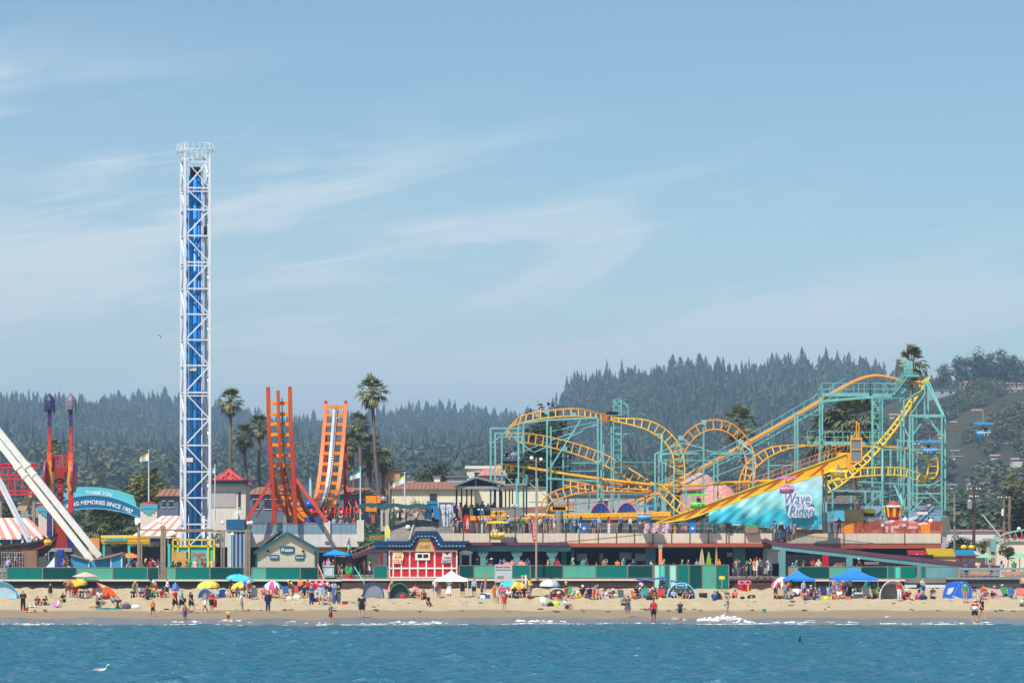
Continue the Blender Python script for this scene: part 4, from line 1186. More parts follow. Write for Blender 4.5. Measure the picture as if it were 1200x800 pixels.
def striped_tent(label,pts_top,pts_bot,Y,d,n,seed):
 0
 t=thing('striped_tent',label,'tent',P((pts_bot[0][0]+pts_bot[1][0])/2,660,Y),'striped tents')
 mb=MB();sal=M((238,140,122),0.75,1.0,var=0.04);wh=M((244,240,232),0.75,1.0,var=0.04)
 (ax,ay),(bx,by)=pts_top;(cx,cy),(dx,dy)=pts_bot
 for k in range(n):
  u,v=k/n,(k+1)/n
  mb.use(sal if k%2 else wh)
  mb.add([P(cx+(dx-cx)*u,cy+(dy-cy)*u,Y),P(cx+(dx-cx)*v,cy+(dy-cy)*v,Y),P(ax+(bx-ax)*v,ay+(by-ay)*v,Y+d/2),P(ax+(bx-ax)*u,ay+(by-ay)*u,Y+d/2)],[(0,1,2,3)])
  mb.add([P(cx+(dx-cx)*u,cy+(dy-cy)*u,Y-.01),P(cx+(dx-cx)*v,cy+(dy-cy)*v,Y-.01),P(cx+(dx-cx)*v,cy+2.2,Y-.02),P(cx+(dx-cx)*u,cy+2.2,Y-.02)],[(3,2,1,0)])
 mb.use(wh).add([P(dx,dy,Y),P(dx,dy,Y+d),P(bx,by,Y+d/2)],[(0,1,2)]).add([P(cx,cy,Y),P(cx,cy,Y+d),P(ax,ay,Y+d/2)],[(2,1,0)])
 mb.add([P(dx,dy,Y+d),P(cx,cy,Y+d),P(ax,ay,Y+d/2),P(bx,by,Y+d/2)],[(0,1,2,3)])
 mb.build('canopy',None,t)
 k=4
 for i in range(k+1):
  q=cx+(dx-cx)*i/k
  MB().beam(P(q,cy+2,Y+.05),P(q,664,Y+.05),0.12,0.12).build('post',STEEL,t)
 MB().pbox(cx,cy+2.3,dx,cy+6.5,Y+0.2,0.15).build('blue_valance',M((40,84,120),0.6,0.95),t)
striped_tent('salmon striped tent with hipped roof at the left edge behind the pirate ship',((-30,606.5),(33,606.5)),((-30,629.5),(57,629.5)),305,8,14,1)
striped_tent('salmon striped tent left of the drop tower',((190,604),(240,604)),((154,628),(240,628)),308,8,13,2)
def surf_shop():
 Y=300
 t=thing('yellow_kiosk','yellow and orange striped kiosk on teal posts beside the blue hut','kiosk',P(150,680,Y))
 mb=MB()
 for k in range(5):
  mb.use(YEL if k%2==0 else M((226,150,40)))
  y=627.5+k*1.9;mb.pbox(118,y,175,y+1.88,Y-0.06*(k%2),0.3)
 mb.build('striped_fascia',None,t)
 mb=MB().pprism([(121.5,632.3),(124,630.2),(147,629.8),(148.5,631.5),(147,633.4),(124,634)],Y-0.2,0.1).build('surfboard_sign',AQUA,t)
 tx=MB();text(tx,'SURF SHOP',P(135,631.8,Y-0.2),0.2,1.7);tx.build('lettering',M((150,60,110)),mb)
 for px in(121.4,151,198):MB().pbox(px-1.4,637.2,px+1.4,680,Y+.1,0.3).build('post',AQUA,t)
 MB().pbox(118,627,200,629,Y+0.35,5).build('roof',M((200,190,170),0.8),t)
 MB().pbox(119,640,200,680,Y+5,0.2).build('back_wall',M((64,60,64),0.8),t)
 MB().pbox(104,630,116.5,650,Y-0.4,0.25).build('orange_board',M((228,150,66)),t)
surf_shop()
def blue_hut():
 Y=288.4
 t=thing('blue_booth','small blue booth with two sloping brown roofs at the foot of the white beam','booth',P(112,680,Y))
 B=M((62,150,196),0.6,0.95,streak=0.08)
 MB().pprism([(83.5,680),(83.5,651),(103.5,656.5),(103.5,680)],Y,3).pprism([(130.3,680),(130.3,653.5),(142.5,650),(142.5,680)],Y-0.01,3).pprism([(103.6,680),(103.6,657),(130.2,654),(130.2,680)],Y+0.3,2.6).build('wall',B,t)
 RB=M((156,134,120),0.8,0.85)
 MB().pprism([(82.5,649.3),(104,655.2),(104,656.4),(82.5,650.6)],Y-.3,3.6).pprism([(109,654.6),(144.5,646.2),(144.5,648.2),(130.5,652.7),(109,656.4)],Y-.3,3.6).build('roof',RB,t)
 MB().pprism([(103.7,656.6),(104.8,656.6),(104.8,680),(103.7,680)],Y-.06,.1).pprism([(129.3,654),(130.6,653.8),(130.6,680),(129.3,680)],Y-.06,.1).pprism([(141.9,650),(143.2,649.6),(143.2,680),(141.9,680)],Y-.06,.1).build('trim',WHITE,t)
blue_hut()
def ride_frame():
 Y=293
 t=thing('ride_sign_frame','yellow pipe frame with teal ride sign and red lettering at the drop tower foot','ride sign',P(227,680,Y))
 f=MB()
 for px in(202.5,208.5,221.5,244,251):f.beam(P(px,632,Y),P(px,666,Y),0.16,0.16)
 for y in(632,639.5):f.beam(P(202,y,Y),P(251.5,y,Y),0.16,0.16)
 for px in(202.5,244):f.beam(P(px,632,Y),P(px+5,632,Y+3),0.12,0.12)
 f.build('frame',YEL,t)
 MB().pbox(202,641,223,646.5,Y+.12,.06).pbox(222,641,251,665,Y+.12,.06).build('sign_board',M((80,190,176),0.5),t)
 tx=MB().use(M((206,44,60),0.5));text(tx,'Double',P(233,649,Y+.12),0.45,1.35,shear=0.3);text(tx,'Shot',P(236,654.5,Y+.12),0.5,1.1,shear=0.3);tx.build('lettering',None,t)
 MB().pbox(201,646.8,217.5,665,Y-.12,.08).build('plywood_board',M((214,168,84),0.8,0.95,var=0.2),t)
ride_frame()
t=thing('striped_service_tower','narrow blue and grey striped service tower with navy top right of the drop tower','tower',P(276,680,296))
mb=MB()
for k in range(9):
 mb.use(NAVY if k%2 else M((150,166,180)))
 mb.pbox(266.5+k*2.3,620,266.5+(k+1)*2.3-0.02,680,296,2.2)
mb.build('striped_wall',None,t);MB().pbox(265,608.3,286.5,620,295.7,2.6).build('top_box',M((30,92,130)),t);MB().pbox(266.6,624,271,680,295.9,0.09).build('louvre_panel',M((196,206,210)),t)
t=thing('ticket_hut','low cream service wall behind the pergola lamps','wall',P(262,680,304));MB().pbox(243,624,268,680,304,3).build('wall',CREAM,t);MB().pbox(248,641,262,664,303.9,.09).build('dark_doorway',DARK,t)
def drop_tower():
 Y0=297
 s=Y0/FP
 t=thing('drop_tower','tall white lattice drop ride tower with blue tubes inside','ride tower',P(228,682,Y0))
 A=P(216.8,682,Y0);th=R(15)
 side=2.42
 ux=Vector((math.cos(th),math.sin(th)*0.3,0)).normalized()
 B=A+Vector((28.6*s,0.4,0));D=A+Vector((-7.6*s,2.5,0));C=B+(D-A)
 ztop=PZ(186.5,Y0);z0=2.1
 w=0.27
 corner=[A,B,C,D]
 for q in corner:MB().box(q.x-w/2,q.x+w/2,q.y-w/2,q.y+w/2,z0,ztop).build('tower_leg',WHITEM,t)
 levels=[PZ(y,Y0)for y in(186.5,220,245.5,276,307,338,368,398,428,459.6,490.6,521.5,552.5,583,614,645)]
 for i in range(4):
  a,b=corner[i],corner[(i+1)%4]
  mb=MB()
  for k,z in enumerate(levels):
   mb.beam((a.x,a.y,z),(b.x,b.y,z),0.16,0.16)
   if k in(1,4,9):mb.beam((a.x,a.y,z-0.35),(b.x,b.y,z-0.35),0.12,0.12)
   if k<len(levels)-1:
    z2=levels[k+1]
    p,q=((a,b)if k%2 else(b,a))
    mb.beam((p.x,p.y,z),(q.x,q.y,z2),0.13,0.13)
    if k==0:mb.beam((q.x,q.y,z),(p.x,p.y,z2),0.10,0.10)
  mb.build('lattice_side',WHITEM,t)
 cen=(A+B+C+D)/4
 BL=M((30,140,212),0.35,1.0,spec=0.5);BL2=M((26,100,176),0.4,1.0)
 for dx,dy,r,m in((-0.42,-0.35,0.24,BL),(0.02,-0.5,0.22,BL),(0.40,-0.3,0.22,BL2),(0.2,0.3,0.3,BL2),(-0.95,0.5,0.14,BL)):
  MB().tube([(cen.x+dx,cen.y+dy,z0),(cen.x+dx,cen.y+dy,ztop-(1.6 if r>0.15 else 5))],r,10).build('blue_tube',m,t,smooth=True)
 MB().tube([(cen.x+0.72,cen.y-0.4,z0),(cen.x+0.72,cen.y-0.4,ztop-.6)],0.07,8).build('guide_rail',WHITEM,t)
 cw=MB()
 cx,cy=cen.x,cen.y
 for k in range(20):
  a=2*PI*k/20
  r0,r1=1.55,1.98
  p0=Vector((cx+r0*math.cos(a),cy+r0*math.sin(a),ztop));p1=Vector((cx+r1*math.cos(a),cy+r1*math.sin(a),ztop+1.0));p2=Vector((cx+(r1-.03)*math.cos(a),cy+(r1-.03)*math.sin(a),ztop+1.65));p3=Vector((cx+(r1-.55)*math.cos(a),cy+(r1-.55)*math.sin(a),ztop+1.8))
  cw.tube([p0,p1,p2,p3],0.035,5)
  a2=2*PI*(k+1)/20
  for rr,zz in((r1,ztop+1.0),(1.6,ztop+.12)):
   cw.beam((cx+rr*math.cos(a),cy+rr*math.sin(a),zz),(cx+rr*math.cos(a2),cy+rr*math.sin(a2),zz),0.05,0.05)
 for q in corner:cw.beam((q.x,q.y,ztop),(q.x,q.y,ztop+1.75),0.16,0.16)
 for i in range(4):cw.beam(corner[i]+Vector((0,0,ztop+1.15-corner[i].z)),corner[(i+1)%4]+Vector((0,0,ztop+1.15-corner[(i+1)%4].z)),0.08,0.08)
 cw.build('crown_rails',WHITEM,t)
 MB().box(cx-.5,cx+.5,cy-.6,cy+.5,ztop-1.7,ztop-.7).build('winch_motor',DARK,t)
 MB().box(cx+.9,cx+1.15,cy-.4,cy+.4,ztop-7.9,ztop-6.9).build('ride_buffer',DARK,t)
 MB().pbox(222,430,230,434,Y0+.2,.3).pbox(218.6,536,226,541,Y0-.25,.1).build('service_box',CREAM,t)
drop_tower()
def pirate():
 t=thing('pirate_ship_ride','swinging pirate ship ride hung from thick white leaning beams at left','ride',P(40,680,290))
 apex=P(-70,425,291.5)
 for foot,y2 in((P(107.5,657,289),289),(P(117,652,294),294)):
  for sgn in(1,-1):
   f=foot.copy()
   if sgn<0:f.x=2*apex.x-f.x;f.z=2.1
   m=MB();a=apex+Vector((0,y2-291.5,0));m.beam(a,f,0.62,0.62)
   d=(f-a)
   m.beam(a+d*0.52,a+d*0.535,0.78,0.78);m.beam(a+d*0.57,a+d*0.578,0.74,0.74)
   m.build('support_beam',M((238,236,226),0.5,0.95,streak=0.06),t)
 MB().tube([apex+Vector((0,-3.5,0)),apex+Vector((0,3.5,0))],0.5,10).build('axle',WHITE,t)
 for q in(P(36.5,641,290.6),P(40,641,293)):MB().beam(apex+Vector((0,q.y-291.5,0)),q,0.3,0.3).build('hanger_arm',WHITEM,t)
 H=M((92,70,58),0.8,0.9,var=0.25,streak=0.2)
 prof=[(-40,640,648,1.2),(-20,640,655,1.7),(0,640,660,1.9),(20,638,661,1.9),(38,636,657,1.6),(52,633,650,1.0),(62,629,641,0.5),(67,626,632,0.15)]
 rows=[]
 for px,yt,yb,hw in prof:
  Yc=291.7
  rows.append([(PX(px,Yc),Yc-hw,PZ(yt,Yc)),(PX(px,Yc),Yc-hw*0.95,PZ(yt+(yb-yt)*.5,Yc)),(PX(px,Yc),Yc,PZ(yb,Yc)),(PX(px,Yc),Yc+hw*0.95,PZ(yt+(yb-yt)*.5,Yc)),(PX(px,Yc),Yc+hw,PZ(yt,Yc))])
 mb=MB().sheet(rows);mb.build('hull',H,t)
 m=MB()
 for i in range(len(prof)-1):
  a,b=rows[i],rows[i+1]
  m.beam(Vector(a[0])+Vector((0,-.06,0)),Vector(b[0])+Vector((0,-.06,0)),0.22,0.14);m.beam(Vector(a[4]),Vector(b[4]),0.22,0.14)
 m.build('gunwale',M((60,52,50),0.8),t)
 m=MB()
 for i in range(3,len(prof)-1):
  a,b=Vector(rows[i][1]),Vector(rows[i+1][1]);m.beam(a+Vector((0,-.12,.1)),b+Vector((0,-.12,.1)),0.14,0.06)
 m.build('red_stripe',M((170,40,40)),t)
 MB().lathe(P(56,638.5,290.2),[(0.32,0),(0.45,.3),(0.3,.6)],8).build('gold_emblem',M((226,180,60),0.4),t)
 sb=MB();sb.pbox(26,645,43,680,288.6,1.2);sb.build('boarding_house',M((150,116,92),0.8,0.9,streak=0.25),t)
 r=MB();railing(r,P(2,664,288.4),P(26,664,288.4),1.5,8,0.05,3);r.beam(P(8,680,288.4),P(20,648,288.4),.1,.1);r.beam(P(0,680,288.4),P(10,650,288.4),.1,.1);r.build('queue_rail',STEEL,t)
 MB().add([P(44,680,289.4),P(64,680,289.4),P(64,652,290.4),P(58,660,290),P(50,668,289.8)],[(0,1,2,3,4)]).build('white_tarp',M((214,218,220),0.7),t)
 MB().pbox(66.5,644,73.5,666,289.2,1.0).build('control_box',M((30,60,150)),t)
pirate()
t=thing('red_loop_ride','red framed ride top with flared corners behind the white beams at the left edge','ride',P(20,640,318))
f=MB()
for y in(543.5,547,556,561,575,579):f.beam(P(-6,y,318),P(44 if y<550 else 40,y,318),0.2,0.2)
for px in(2,10,18,26,34,40):f.beam(P(px,544,318),P(px,580,318),0.16,0.16)
for px in(-4,8,22,36):f.beam(P(px,547,318),P(px+8,578,318),.1,.1)
f.pprism([(-6,543),(44.5,543),(43,546),(38,546.5),(36,560),(33,560),(33,547),(-6,547)],318.2,.3)
f.build('red_frame',M((196,52,66),0.5,0.95),t)
MB().pprism([(18,598),(44,560),(47,562),(30,598)],318.6,2).build('tan_slope',M((190,166,132),0.8,0.9),t)
MB().pbox(-4,580,2,640,318.3,.4).pbox(38,580,41,640,318.3,.4).build('post',M((150,132,116)),t)
def arm_ride():
 Y=306
 t=thing('twin_arm_ride','red ride with two tall arms fading from purple tips to red and orange','ride',P(70,660,Y))
 def arm(px):
  segs=[(477,486,(48,44,84)),(486,500,(70,50,96)),(500,509,(160,56,66)),(509,530,(206,62,40)),(530,540,(226,90,40)),(540,560,(230,140,38)),(560,578,(204,104,36)),(578,600,(200,50,40)),(600,622,(60,56,110)),(622,656,(36,48,120))]
  mb=MB()
  for a,b,c in segs:mb.use(M(c,0.45,1.0,var=0.06));mb.beam(P(px,a,Y),P(px,b-0.01,Y),0.36 if a<530 else 0.52,0.4)
  mb.build('arm',None,t)
  sp=MB()
  prof=[(0.04,.1),(0.10,-0.05),(0.38,-0.32),(0.56,-0.75),(0.63,-1.3),(0.60,-1.75),(0.5,-1.6),(0.1,-1.2)]
  tip=P(px,461,Y)
  sp.lathe(tip,[(r,z)for r,z in prof][::-1],10)
  for k in range(4):
   a=PI/4+k*PI/2
   sp.beam(tip+Vector((0.5*math.cos(a),0.5*math.sin(a),-1.2)),tip+Vector((0.62*math.cos(a),0.62*math.sin(a),-2.0)),0.2,0.1)
  sp.build('tip_car',M((52,56,96),0.4)if px<70 else M((120,112,128),0.4),t)
  d=MB()
  c=P(px+(-3.6 if px<70 else 3.6),558,Y)
  for k in range(1):
   d.tube([c+Vector((-0.10,0,0)),c+Vector((0.10,0,0))],1.75,20)
  d.build('counterweight_disc',M((150,60,110),0.5),t)
  MB().tube([c+Vector((-0.14,0,0)),c+Vector((0.14,0,0))],0.9,16).build('disc_hub',M((210,60,60),0.5),t)
  el=MB()
  a=P(px,548,Y);sx=1 if px<70 else-1
  el.tube([P(px-sx*0.5,548,Y-.3),P(px+sx*1.5,556,Y-.35),P(px+sx*2.5,566,Y-.35),P(px-sx*.5,575,Y-.3)],0.22,8)
  el.build('elbow_bracket',M((226,150,40),0.45),t)
 arm(58);arm(83)
 c=MB()
 for px in(62,66,70,74,78):c.beam(P(px,533,Y+.3),P(px,547,Y+.3),.12,.12);c.beam(P(px,533,Y+1.6),P(px,547,Y+1.6),.12,.12)
 for y in(533.5,540,547):c.beam(P(61.5,y,Y+.3),P(78.5,y,Y+.3),.14,.14);c.beam(P(61.5,y,Y+1.6),P(78.5,y,Y+1.6),.12,.12)
 for px in(62,78):c.beam(P(px,533.5,Y+.3),P(px,533.5,Y+1.6),.1,.1);c.beam(P(px,547,Y+.3),P(px,547,Y+1.6),.1,.1)
 c.build('top_cage',M((200,44,64),0.5),t)
 RD=M((176,46,38),0.55,0.9,var=.3,ns=.8)
 b=MB().pbox(61,547.3,79,553,Y+.2,1.5).pbox(65,553,75.5,560,Y+.2,1.4).pbox(67.5,560,73,600,Y+.5,.8).pbox(66,600,75,646,Y+.3,1.2).pbox(64.5,574,76,577,Y+.1,1.6).pbox(64.5,598,76,602,Y+.1,1.6)
 for y in(562,572,582,592):b.lathe(P(70.2,y+3,Y+.9),[(.5,0),(.62,.15),(.5,.3)],10)
 for s_ in(-1,1):
  b.beam(P(70+s_*2,600,Y+.5),P(70+s_*9,650,Y+.5),.35,.35);b.beam(P(70,555,Y+.4),P(70+s_*8,548,Y+.4),.3,.3)
 b.build('mast',RD,t)
 pl=MB().pbox(50,642,84,646,Y-1,3);pl.build('platform',M((150,150,156)),t)
arm_ride()
def halfpipe():
 t=thing('half_pipe_coaster','orange U shaped track ride with two ladder like track towers','ride',P(360,640,310))
 pts=[(327,457,298),(327.6,485,298.2),(328.6,515,298.6),(331,545,299.5),(335.5,570,301.3),(342,590,304),(351,603,307.5),(362,608.5,311.5),(370,606,315.5),(377,596,318.8),(382.5,580,321.3),(386.6,555,323.2),(389.6,525,324.6),(392,497,325.4),(393.6,473,326)]
 sp=cat_spline([tuple(P(*q))for q in pts],5)
 sp=[Vector(q)for q in sp]
 lat=Vector((1.0,-0.12,0)).normalized()
 hw=1.16
 half=len(sp)//2
 def inner(i):
  d=(sp[min(i+1,len(sp)-1)]-sp[max(i-1,0)]).normalized()
  return d.cross(lat).normalized()*(1)
 for nm,rng_,col in(('near_track',range(0,half+1),ORANGE),('far_track',range(half,len(sp)),ORANGEL)):
  idx=list(rng_)
  tr=None
  for sgn in(-1,1):
   mb=MB()
   for i,j in zip(idx,idx[1:]):
    mb.beam(sp[i]+lat*hw*sgn,sp[j]+lat*hw*sgn,0.42,0.36)
   ob=mb.build('track_rail',ORANGE if nm=='near_track' else M((226,128,70),0.35,1.0,spec=0.5),t)
  mb=MB()
  for i,j in zip(idx,idx[1:]):mb.beam(sp[i]-inner(i)*-0.75+lat*0.05,sp[j]-inner(j)*-0.75+lat*0.05,0.32,0.32)
  mb.build('spine',col,t)
  acc=0;n=0
  for i,j in zip(idx,idx[1:]):
   acc+=(sp[j]-sp[i]).length
   if acc>(0.98 if nm=='near_track' else.98):
    acc=0
    m=MB().beam(sp[j]-lat*(hw-.15),sp[j]+lat*(hw-.15),0.36,0.30)
    m.beam(sp[j]-lat*hw*.6,sp[j]+inner(j)*0.75,0.1,0.1).beam(sp[j]+lat*hw*.6,sp[j]+inner(j)*0.75,0.1,0.1)
    m.build('crosstie',ORANGEL,t)
 mb=MB()
 idx=list(range(half+3,len(sp)-2))
 for i,j in zip(idx,idx[1:]):mb.beam(sp[i]-inner(i)*0.30,sp[j]-inner(j)*0.30,0.52,0.12)
 st=mb.build('drive_strip',M((206,208,212),0.35,1.0,metal=0.2),t)
 mb=MB()
 for i in idx:
  for u in(0.0,0.5):
   q=sp[i]*(1-u)+sp[min(i+1,len(sp)-1)]*u
   mb.beam(q-inner(i)*0.38+lat*0.02,q-inner(i)*0.38+lat*0.24,0.10,0.05)
 for i,j in zip(idx,idx[1:]):mb.beam(sp[i]-inner(i)*0.37+lat*0.13,sp[j]-inner(j)*0.37+lat*0.13,0.05,0.03)
 mb.build('drive_magnets',M((90,92,98),0.4),st)
 mb=MB();idx=list(range(2,half-2))
 for i,j in zip(idx,idx[1:]):mb.beam(sp[i]+lat*0.35-inner(i)*-0.3,sp[j]+lat*0.35-inner(j)*-0.3,0.09,0.08)
 mb.build('drive_strip',M((60,56,60),0.5),t)
 caps=MB()
 for q in(sp[0],sp[-1]):
  for sgn in(-1,1):caps.beam(q+lat*hw*sgn,q+lat*hw*sgn+Vector((0,0,0.35)),0.36,0.32)
 caps.build('red_caps',M((196,40,60)),t)
 def colm(a,b,w=0.42):return MB().beam(a,b,w,w).build('support_column',DRED,t)
 colm(P(316.5,520,298.2),P(322,614,298.2));colm(P(342.5,520,298.2),P(346.5,614,298.2))
 colm(P(320,560,298.3),P(287.5,611,296.5),0.34);colm(P(346,560,298.3),P(383,611,296.5),0.34)
 colm(P(332,545,300),P(338,614,300.5),0.3);colm(P(326,590,303),P(318,614,303),0.36)
 colm(P(381,500,326),P(384,606,327));colm(P(404,500,326),P(405.5,606,327))
 colm(P(403,565,326.5),P(424,603,325),0.34);colm(P(383,560,326.5),P(366,600,325),0.34)
 x=MB().beam(P(320,575,298.3),P(300,606,297.5),.1,.1).beam(P(321,578,298.4),P(346,560,298.4),.1,.1).beam(P(321,600,298.4),P(346,575,298.4),.1,.1);x.build('tie_rods',DRED,t);MB().beam(P(405,580,326.5),P(414,600,325.5),.1,.1).build('tie_rod',DRED,t)
 q=MB().pbox(332,604,345,622,301,2).build('base_block',GREYC,t)
 c=Vector((PX(394,317),317,PZ(604,317)))
 tr=thing('ride_train','train of red shoulder restraints at the bottom of the orange half pipe','ride car',P(394,609,317))
 MB().box(c.x-3.2,c.x+2.6,c.y-.7,c.y+.7,c.z-0.5,c.z-0.2).build('chassis',M((60,60,66)),tr)
 for k in range(7):
  x=c.x-2.9+k*0.86
  s_=MB().box(x-.3,x+.3,c.y-.5,c.y+.2,c.z-.2,c.z+.15).box(x-.3,x+.3,c.y+.1,c.y+.35,c.z+.15,c.z+.9);s_.build('seat',M((40,44,60)),tr)
  r=MB().tube([(x-.2,c.y+.1,c.z+.9),(x-.22,c.y-.35,c.z+.75),(x-.2,c.y-.5,c.z+.25),(x+.2,c.y-.5,c.z+.25),(x+.22,c.y-.35,c.z+.75),(x+.2,c.y+.1,c.z+.9)],0.09,6);r.build('restraint',M((230,60,36)),tr)
 tr2=thing('ride_car','single red ride pod below the blue ball','ride car',P(366,606,308))
 c=P(366.5,600,308)
 MB().ell(c,0.7,0.6,0.45,10,6).build('pod_shell',M((226,60,40)),tr2);MB().box(c.x-.9,c.x+.9,c.y-.3,c.y+.3,c.z-1.1,c.z-.5).build('pod_base',M((60,80,150)),tr2);MB().box(c.x-.25,c.x+.25,c.y-.2,c.y+.1,c.z+.3,c.z+.9).build('seat_back',DARK,tr2)
 b=MB().ell(P(362,591.5,306),0.47,0.47,0.47,14,10);o=b.build('blue_ball',M((40,80,190),0.25,1.0,spec=0.6),smooth=True);tag(o,'shiny blue ball between the two orange track towers','ball')
 fl=MB()
 pth=[P(364,590,307),P(362.6,575,307),P(362.5,563,307),P(364,558,307)]
 t3=thing('feather_flag','narrow blue, white and green feather flag between the orange towers','flag',P(364,604,307))
 MB().tube([P(364.6,604,307)]+pth,0.035,5).build('pole',STEEL,t3)
 MB().use(M((40,90,190))).add([P(361.6,588,307),P(362.2,588,307),P(362,562,307),P(360.6,564,307)],[(0,1,2,3)]).use(WHITE).add([P(362.3,589,306.98),P(364,589,306.98),P(364.2,559,306.98),P(362.1,562,306.98)],[(0,1,2,3)]).use(M((80,190,170))).add([P(364.1,589,306.96),P(365.6,585,306.96),P(365.4,566,306.96),P(364.3,559,306.96)],[(0,1,2,3)]).build('cloth',None,t3)
halfpipe()
def flagpole(label,px,yt,yb,Y,cols,w,h,side=-1,droop=0.55,ball=True):
 t=thing('flagpole',label,'flagpole',P(px,yb,Y),'flagpoles')
 MB().tube([P(px,yb,Y),P(px,yt,Y)],[0.09,0.05],7).build('pole',WHITEM,t)
 MB().ell(P(px,yt,Y),0.1,0.1,0.1).build('finial',WHITEM,t)
 s=Y/FP
 n=6;mb=MB()
 tp=P(px,yt+2,Y)
 for i in range(n):
  for k,c in enumerate(cols):
   def q(u,v):return tp+Vector((side*w*s*u,0.25*math.sin(u*5),-droop*w*s*u-h*s*v*(1-0.35*u)))
   mb.use(c).add([q(i/n,k/len(cols)),q(i/n,(k+1)/len(cols)),q((i+1)/n,(k+1)/len(cols)),q((i+1)/n,k/len(cols))],[(0,1,2,3)])
 mb.build('flag',None,t)
flagpole('white flagpole with yellow and white flag on the right arch tower',174.3,528,590,317.5,[YEL,WHITE,WHITE],10,9)
flagpole('tall white flagpole with teal and white flag on the white deck pier',422.3,548,612,299.2,[M((40,150,170)),WHITE,WHITE],12,9)
flagpole('grey flagpole with yellow green and white flag above the wavy awning',474.3,554,600,300,[M((190,210,60)),WHITE,WHITE],14,9,-1,0.7)
flagpole('slim white pole with small pale flag in front of the red roofed tower',252,545,610,305,[M((170,200,220)),WHITE],6,7)
def lamp_globes(t,pts,Y,r=0.2):
 for px,py in pts:
  MB().ell(P(px,py,Y),r,r,r*0.95,10,7).build('lamp_globe',M((240,238,230),0.3,0.95),t,smooth=True)
def pergola(label,posts,ytop,Y,beams,globes):
 t=thing('lamp_pergola',label,'lamp frame',P(posts[0][0],682,Y))
 for px,yt,w in posts:
  MB().pbox(px-w,yt,px+w,681,Y,0.3).build('post',WOODP,t)
 for a,b,y in beams:MB().pbox(a,y,b,y+1.8,Y+.05,.2).build('beam',WOODP,t)
 lamp_globes(t,globes,Y)
pergola('weathered wooden lamp post pair with cross beams in front of the right striped tent',[(162.3,618,1.5),(165.6,636,0.9),(189.5,616,1.5),(192.6,616,1.3)],616,287.3,[(162,250,619.6),(162,192,628.5)],[(160.5,613.5),(188.5,611.5),(204.5,625)])
pergola('weathered wooden lamp frame between the striped service tower and the gabled hut',[(259.5,622,0.9),(262.3,622,0.8),(288.8,620,1.3),(292,620,1.2)],620,287.3,[(255,292,620.8),(204,258,621)],[(261,612),(272.5,625.5),(291,612.5),(294.5,612)])
def streetlamp(label,px,yt,yb,Y,arms,col=WOODP,r=0.17,w=0.09):
 t=thing('street_lamp',label,'street lamp',P(px,yb,Y),'globe street lamps')
 MB().tube([P(px,yb,Y),P(px,yt,Y)],[w*1.3,w],7).build('pole',col,t)
 if arms:
  m=MB()
  for ax,ay in arms:m.tube([P(px,ay+3,Y),P((px+ax)/2,ay+3.4,Y),P(ax,ay+1.5,Y)],0.03,5)
  m.build('bracket',col,t)
  lamp_globes(t,arms,Y,r)
streetlamp('tall wooden lamp pole with pale globes rising in front of the left coaster curve',628.5,536,680,284.0,[(623,536.5),(634,538)],M((176,150,130),0.8,0.9),0.2,0.085)
streetlamp('lamp standard with two small globes on the deck under the left coaster posts',603.5,591,624,293,[(601,592),(606,592)],M((60,60,64)),0.12,0.05)
streetlamp('thin lamp standard on the deck left of the yellow chairlift seat',563,596,624,293,[(561,597),(565,597)],M((96,92,88)),0.12,0.05)
streetlamp('dark lamp standard with candle shaped heads by the white kiosk',522.5,590,616,296,[(519,593),(526,593)],M((60,60,64)),0.12,0.05)
streetlamp('dark green lamp post with two yellow tops behind the right terrace',1134,637,668,300,[],M((50,96,84)),0.2,0.09)
t=bpy.data.objects['street_lamp.004']if 'street_lamp.004' in bpy.data.objects else None
if t:
 for px in(1129.5,1138.5):MB().ell(P(px,641,300),0.36,0.36,0.28,10,6).build('yellow_shade',M((246,190,50),0.5),t)
def utility_pole(label,px,yt,yb,Y,col,arms,w=0.16):
 t=thing('utility_pole',label,'utility pole',P(px,yb,Y),'utility poles')
 MB().tube([P(px,yb,Y),P(px,yt,Y)],[w*1.25,w*0.8],7).build('pole',col,t)
 for y,hw in arms:
  MB().beam(P(px-hw,y,Y),P(px+hw,y,Y),0.14,0.14).build('crossarm',BROWNW,t)
  m=MB()
  for q in(-.9,-.4,.4,.9):m.lathe(P(px+hw*q,y,Y)+Vector((0,0,.08)),[(.06,0),(.08,.12),(.03,.2)],6)
  m.build('insulators',WHITE,t)
utility_pole('slim pale grey lamp mast right of the big teal tower',1118.5,579,650,312,GREYC,[],0.12)
utility_pole('dark brown utility pole with transformer behind the coloured awnings',1141.2,571,640,330,BROWNW,[(574,8),(583,5)])
utility_pole('brown utility pole with floodlight near the right edge',1176.6,581,655,330,M((138,108,90),0.9,0.9),[(584,7)])
MB().lathe(P(1136.5,596,329.6),[(.3,0),(.32,.9),(.15,1.1)],8).build('transformer',STEEL,bpy.data.objects['utility_pole.001'])
MB().pbox(1174,596,1176,604,329.5,.3).build('meter_box',WHITE,bpy.data.objects['utility_pole.002'])
def wire(label,a,b,sag,r=0.02,mat=None,n=16,name='overhead_cable'):
 a,b=Vector(a),Vector(b)
 pts=[a+(b-a)*(k/n)+Vector((0,0,-sag*4*(k/n)*(1-k/n)))for k in range(n+1)]
 o=MB().tube(pts,r,5).build(name,mat or M((70,66,66),0.7));tag(o,label,'cable')
wire('overhead power wire from the teal tower side to the brown utility poles',P(1060,572,331),P(1240,582,329),0.3,0.025)
wire('lower power wire across the foot of the right hill',P(1085,609,332),P(1240,606,331),0.2,0.025)
wire('thick chairlift cable rising to the right edge',P(1040,506,330),P(1290,450,262),1.5,0.055,M((140,116,104),0.7))
wire('chairlift cable over the deck between the yellow seat and the green seat',P(560,598,289.8),P(830,572,289.8),0.3,0.03)
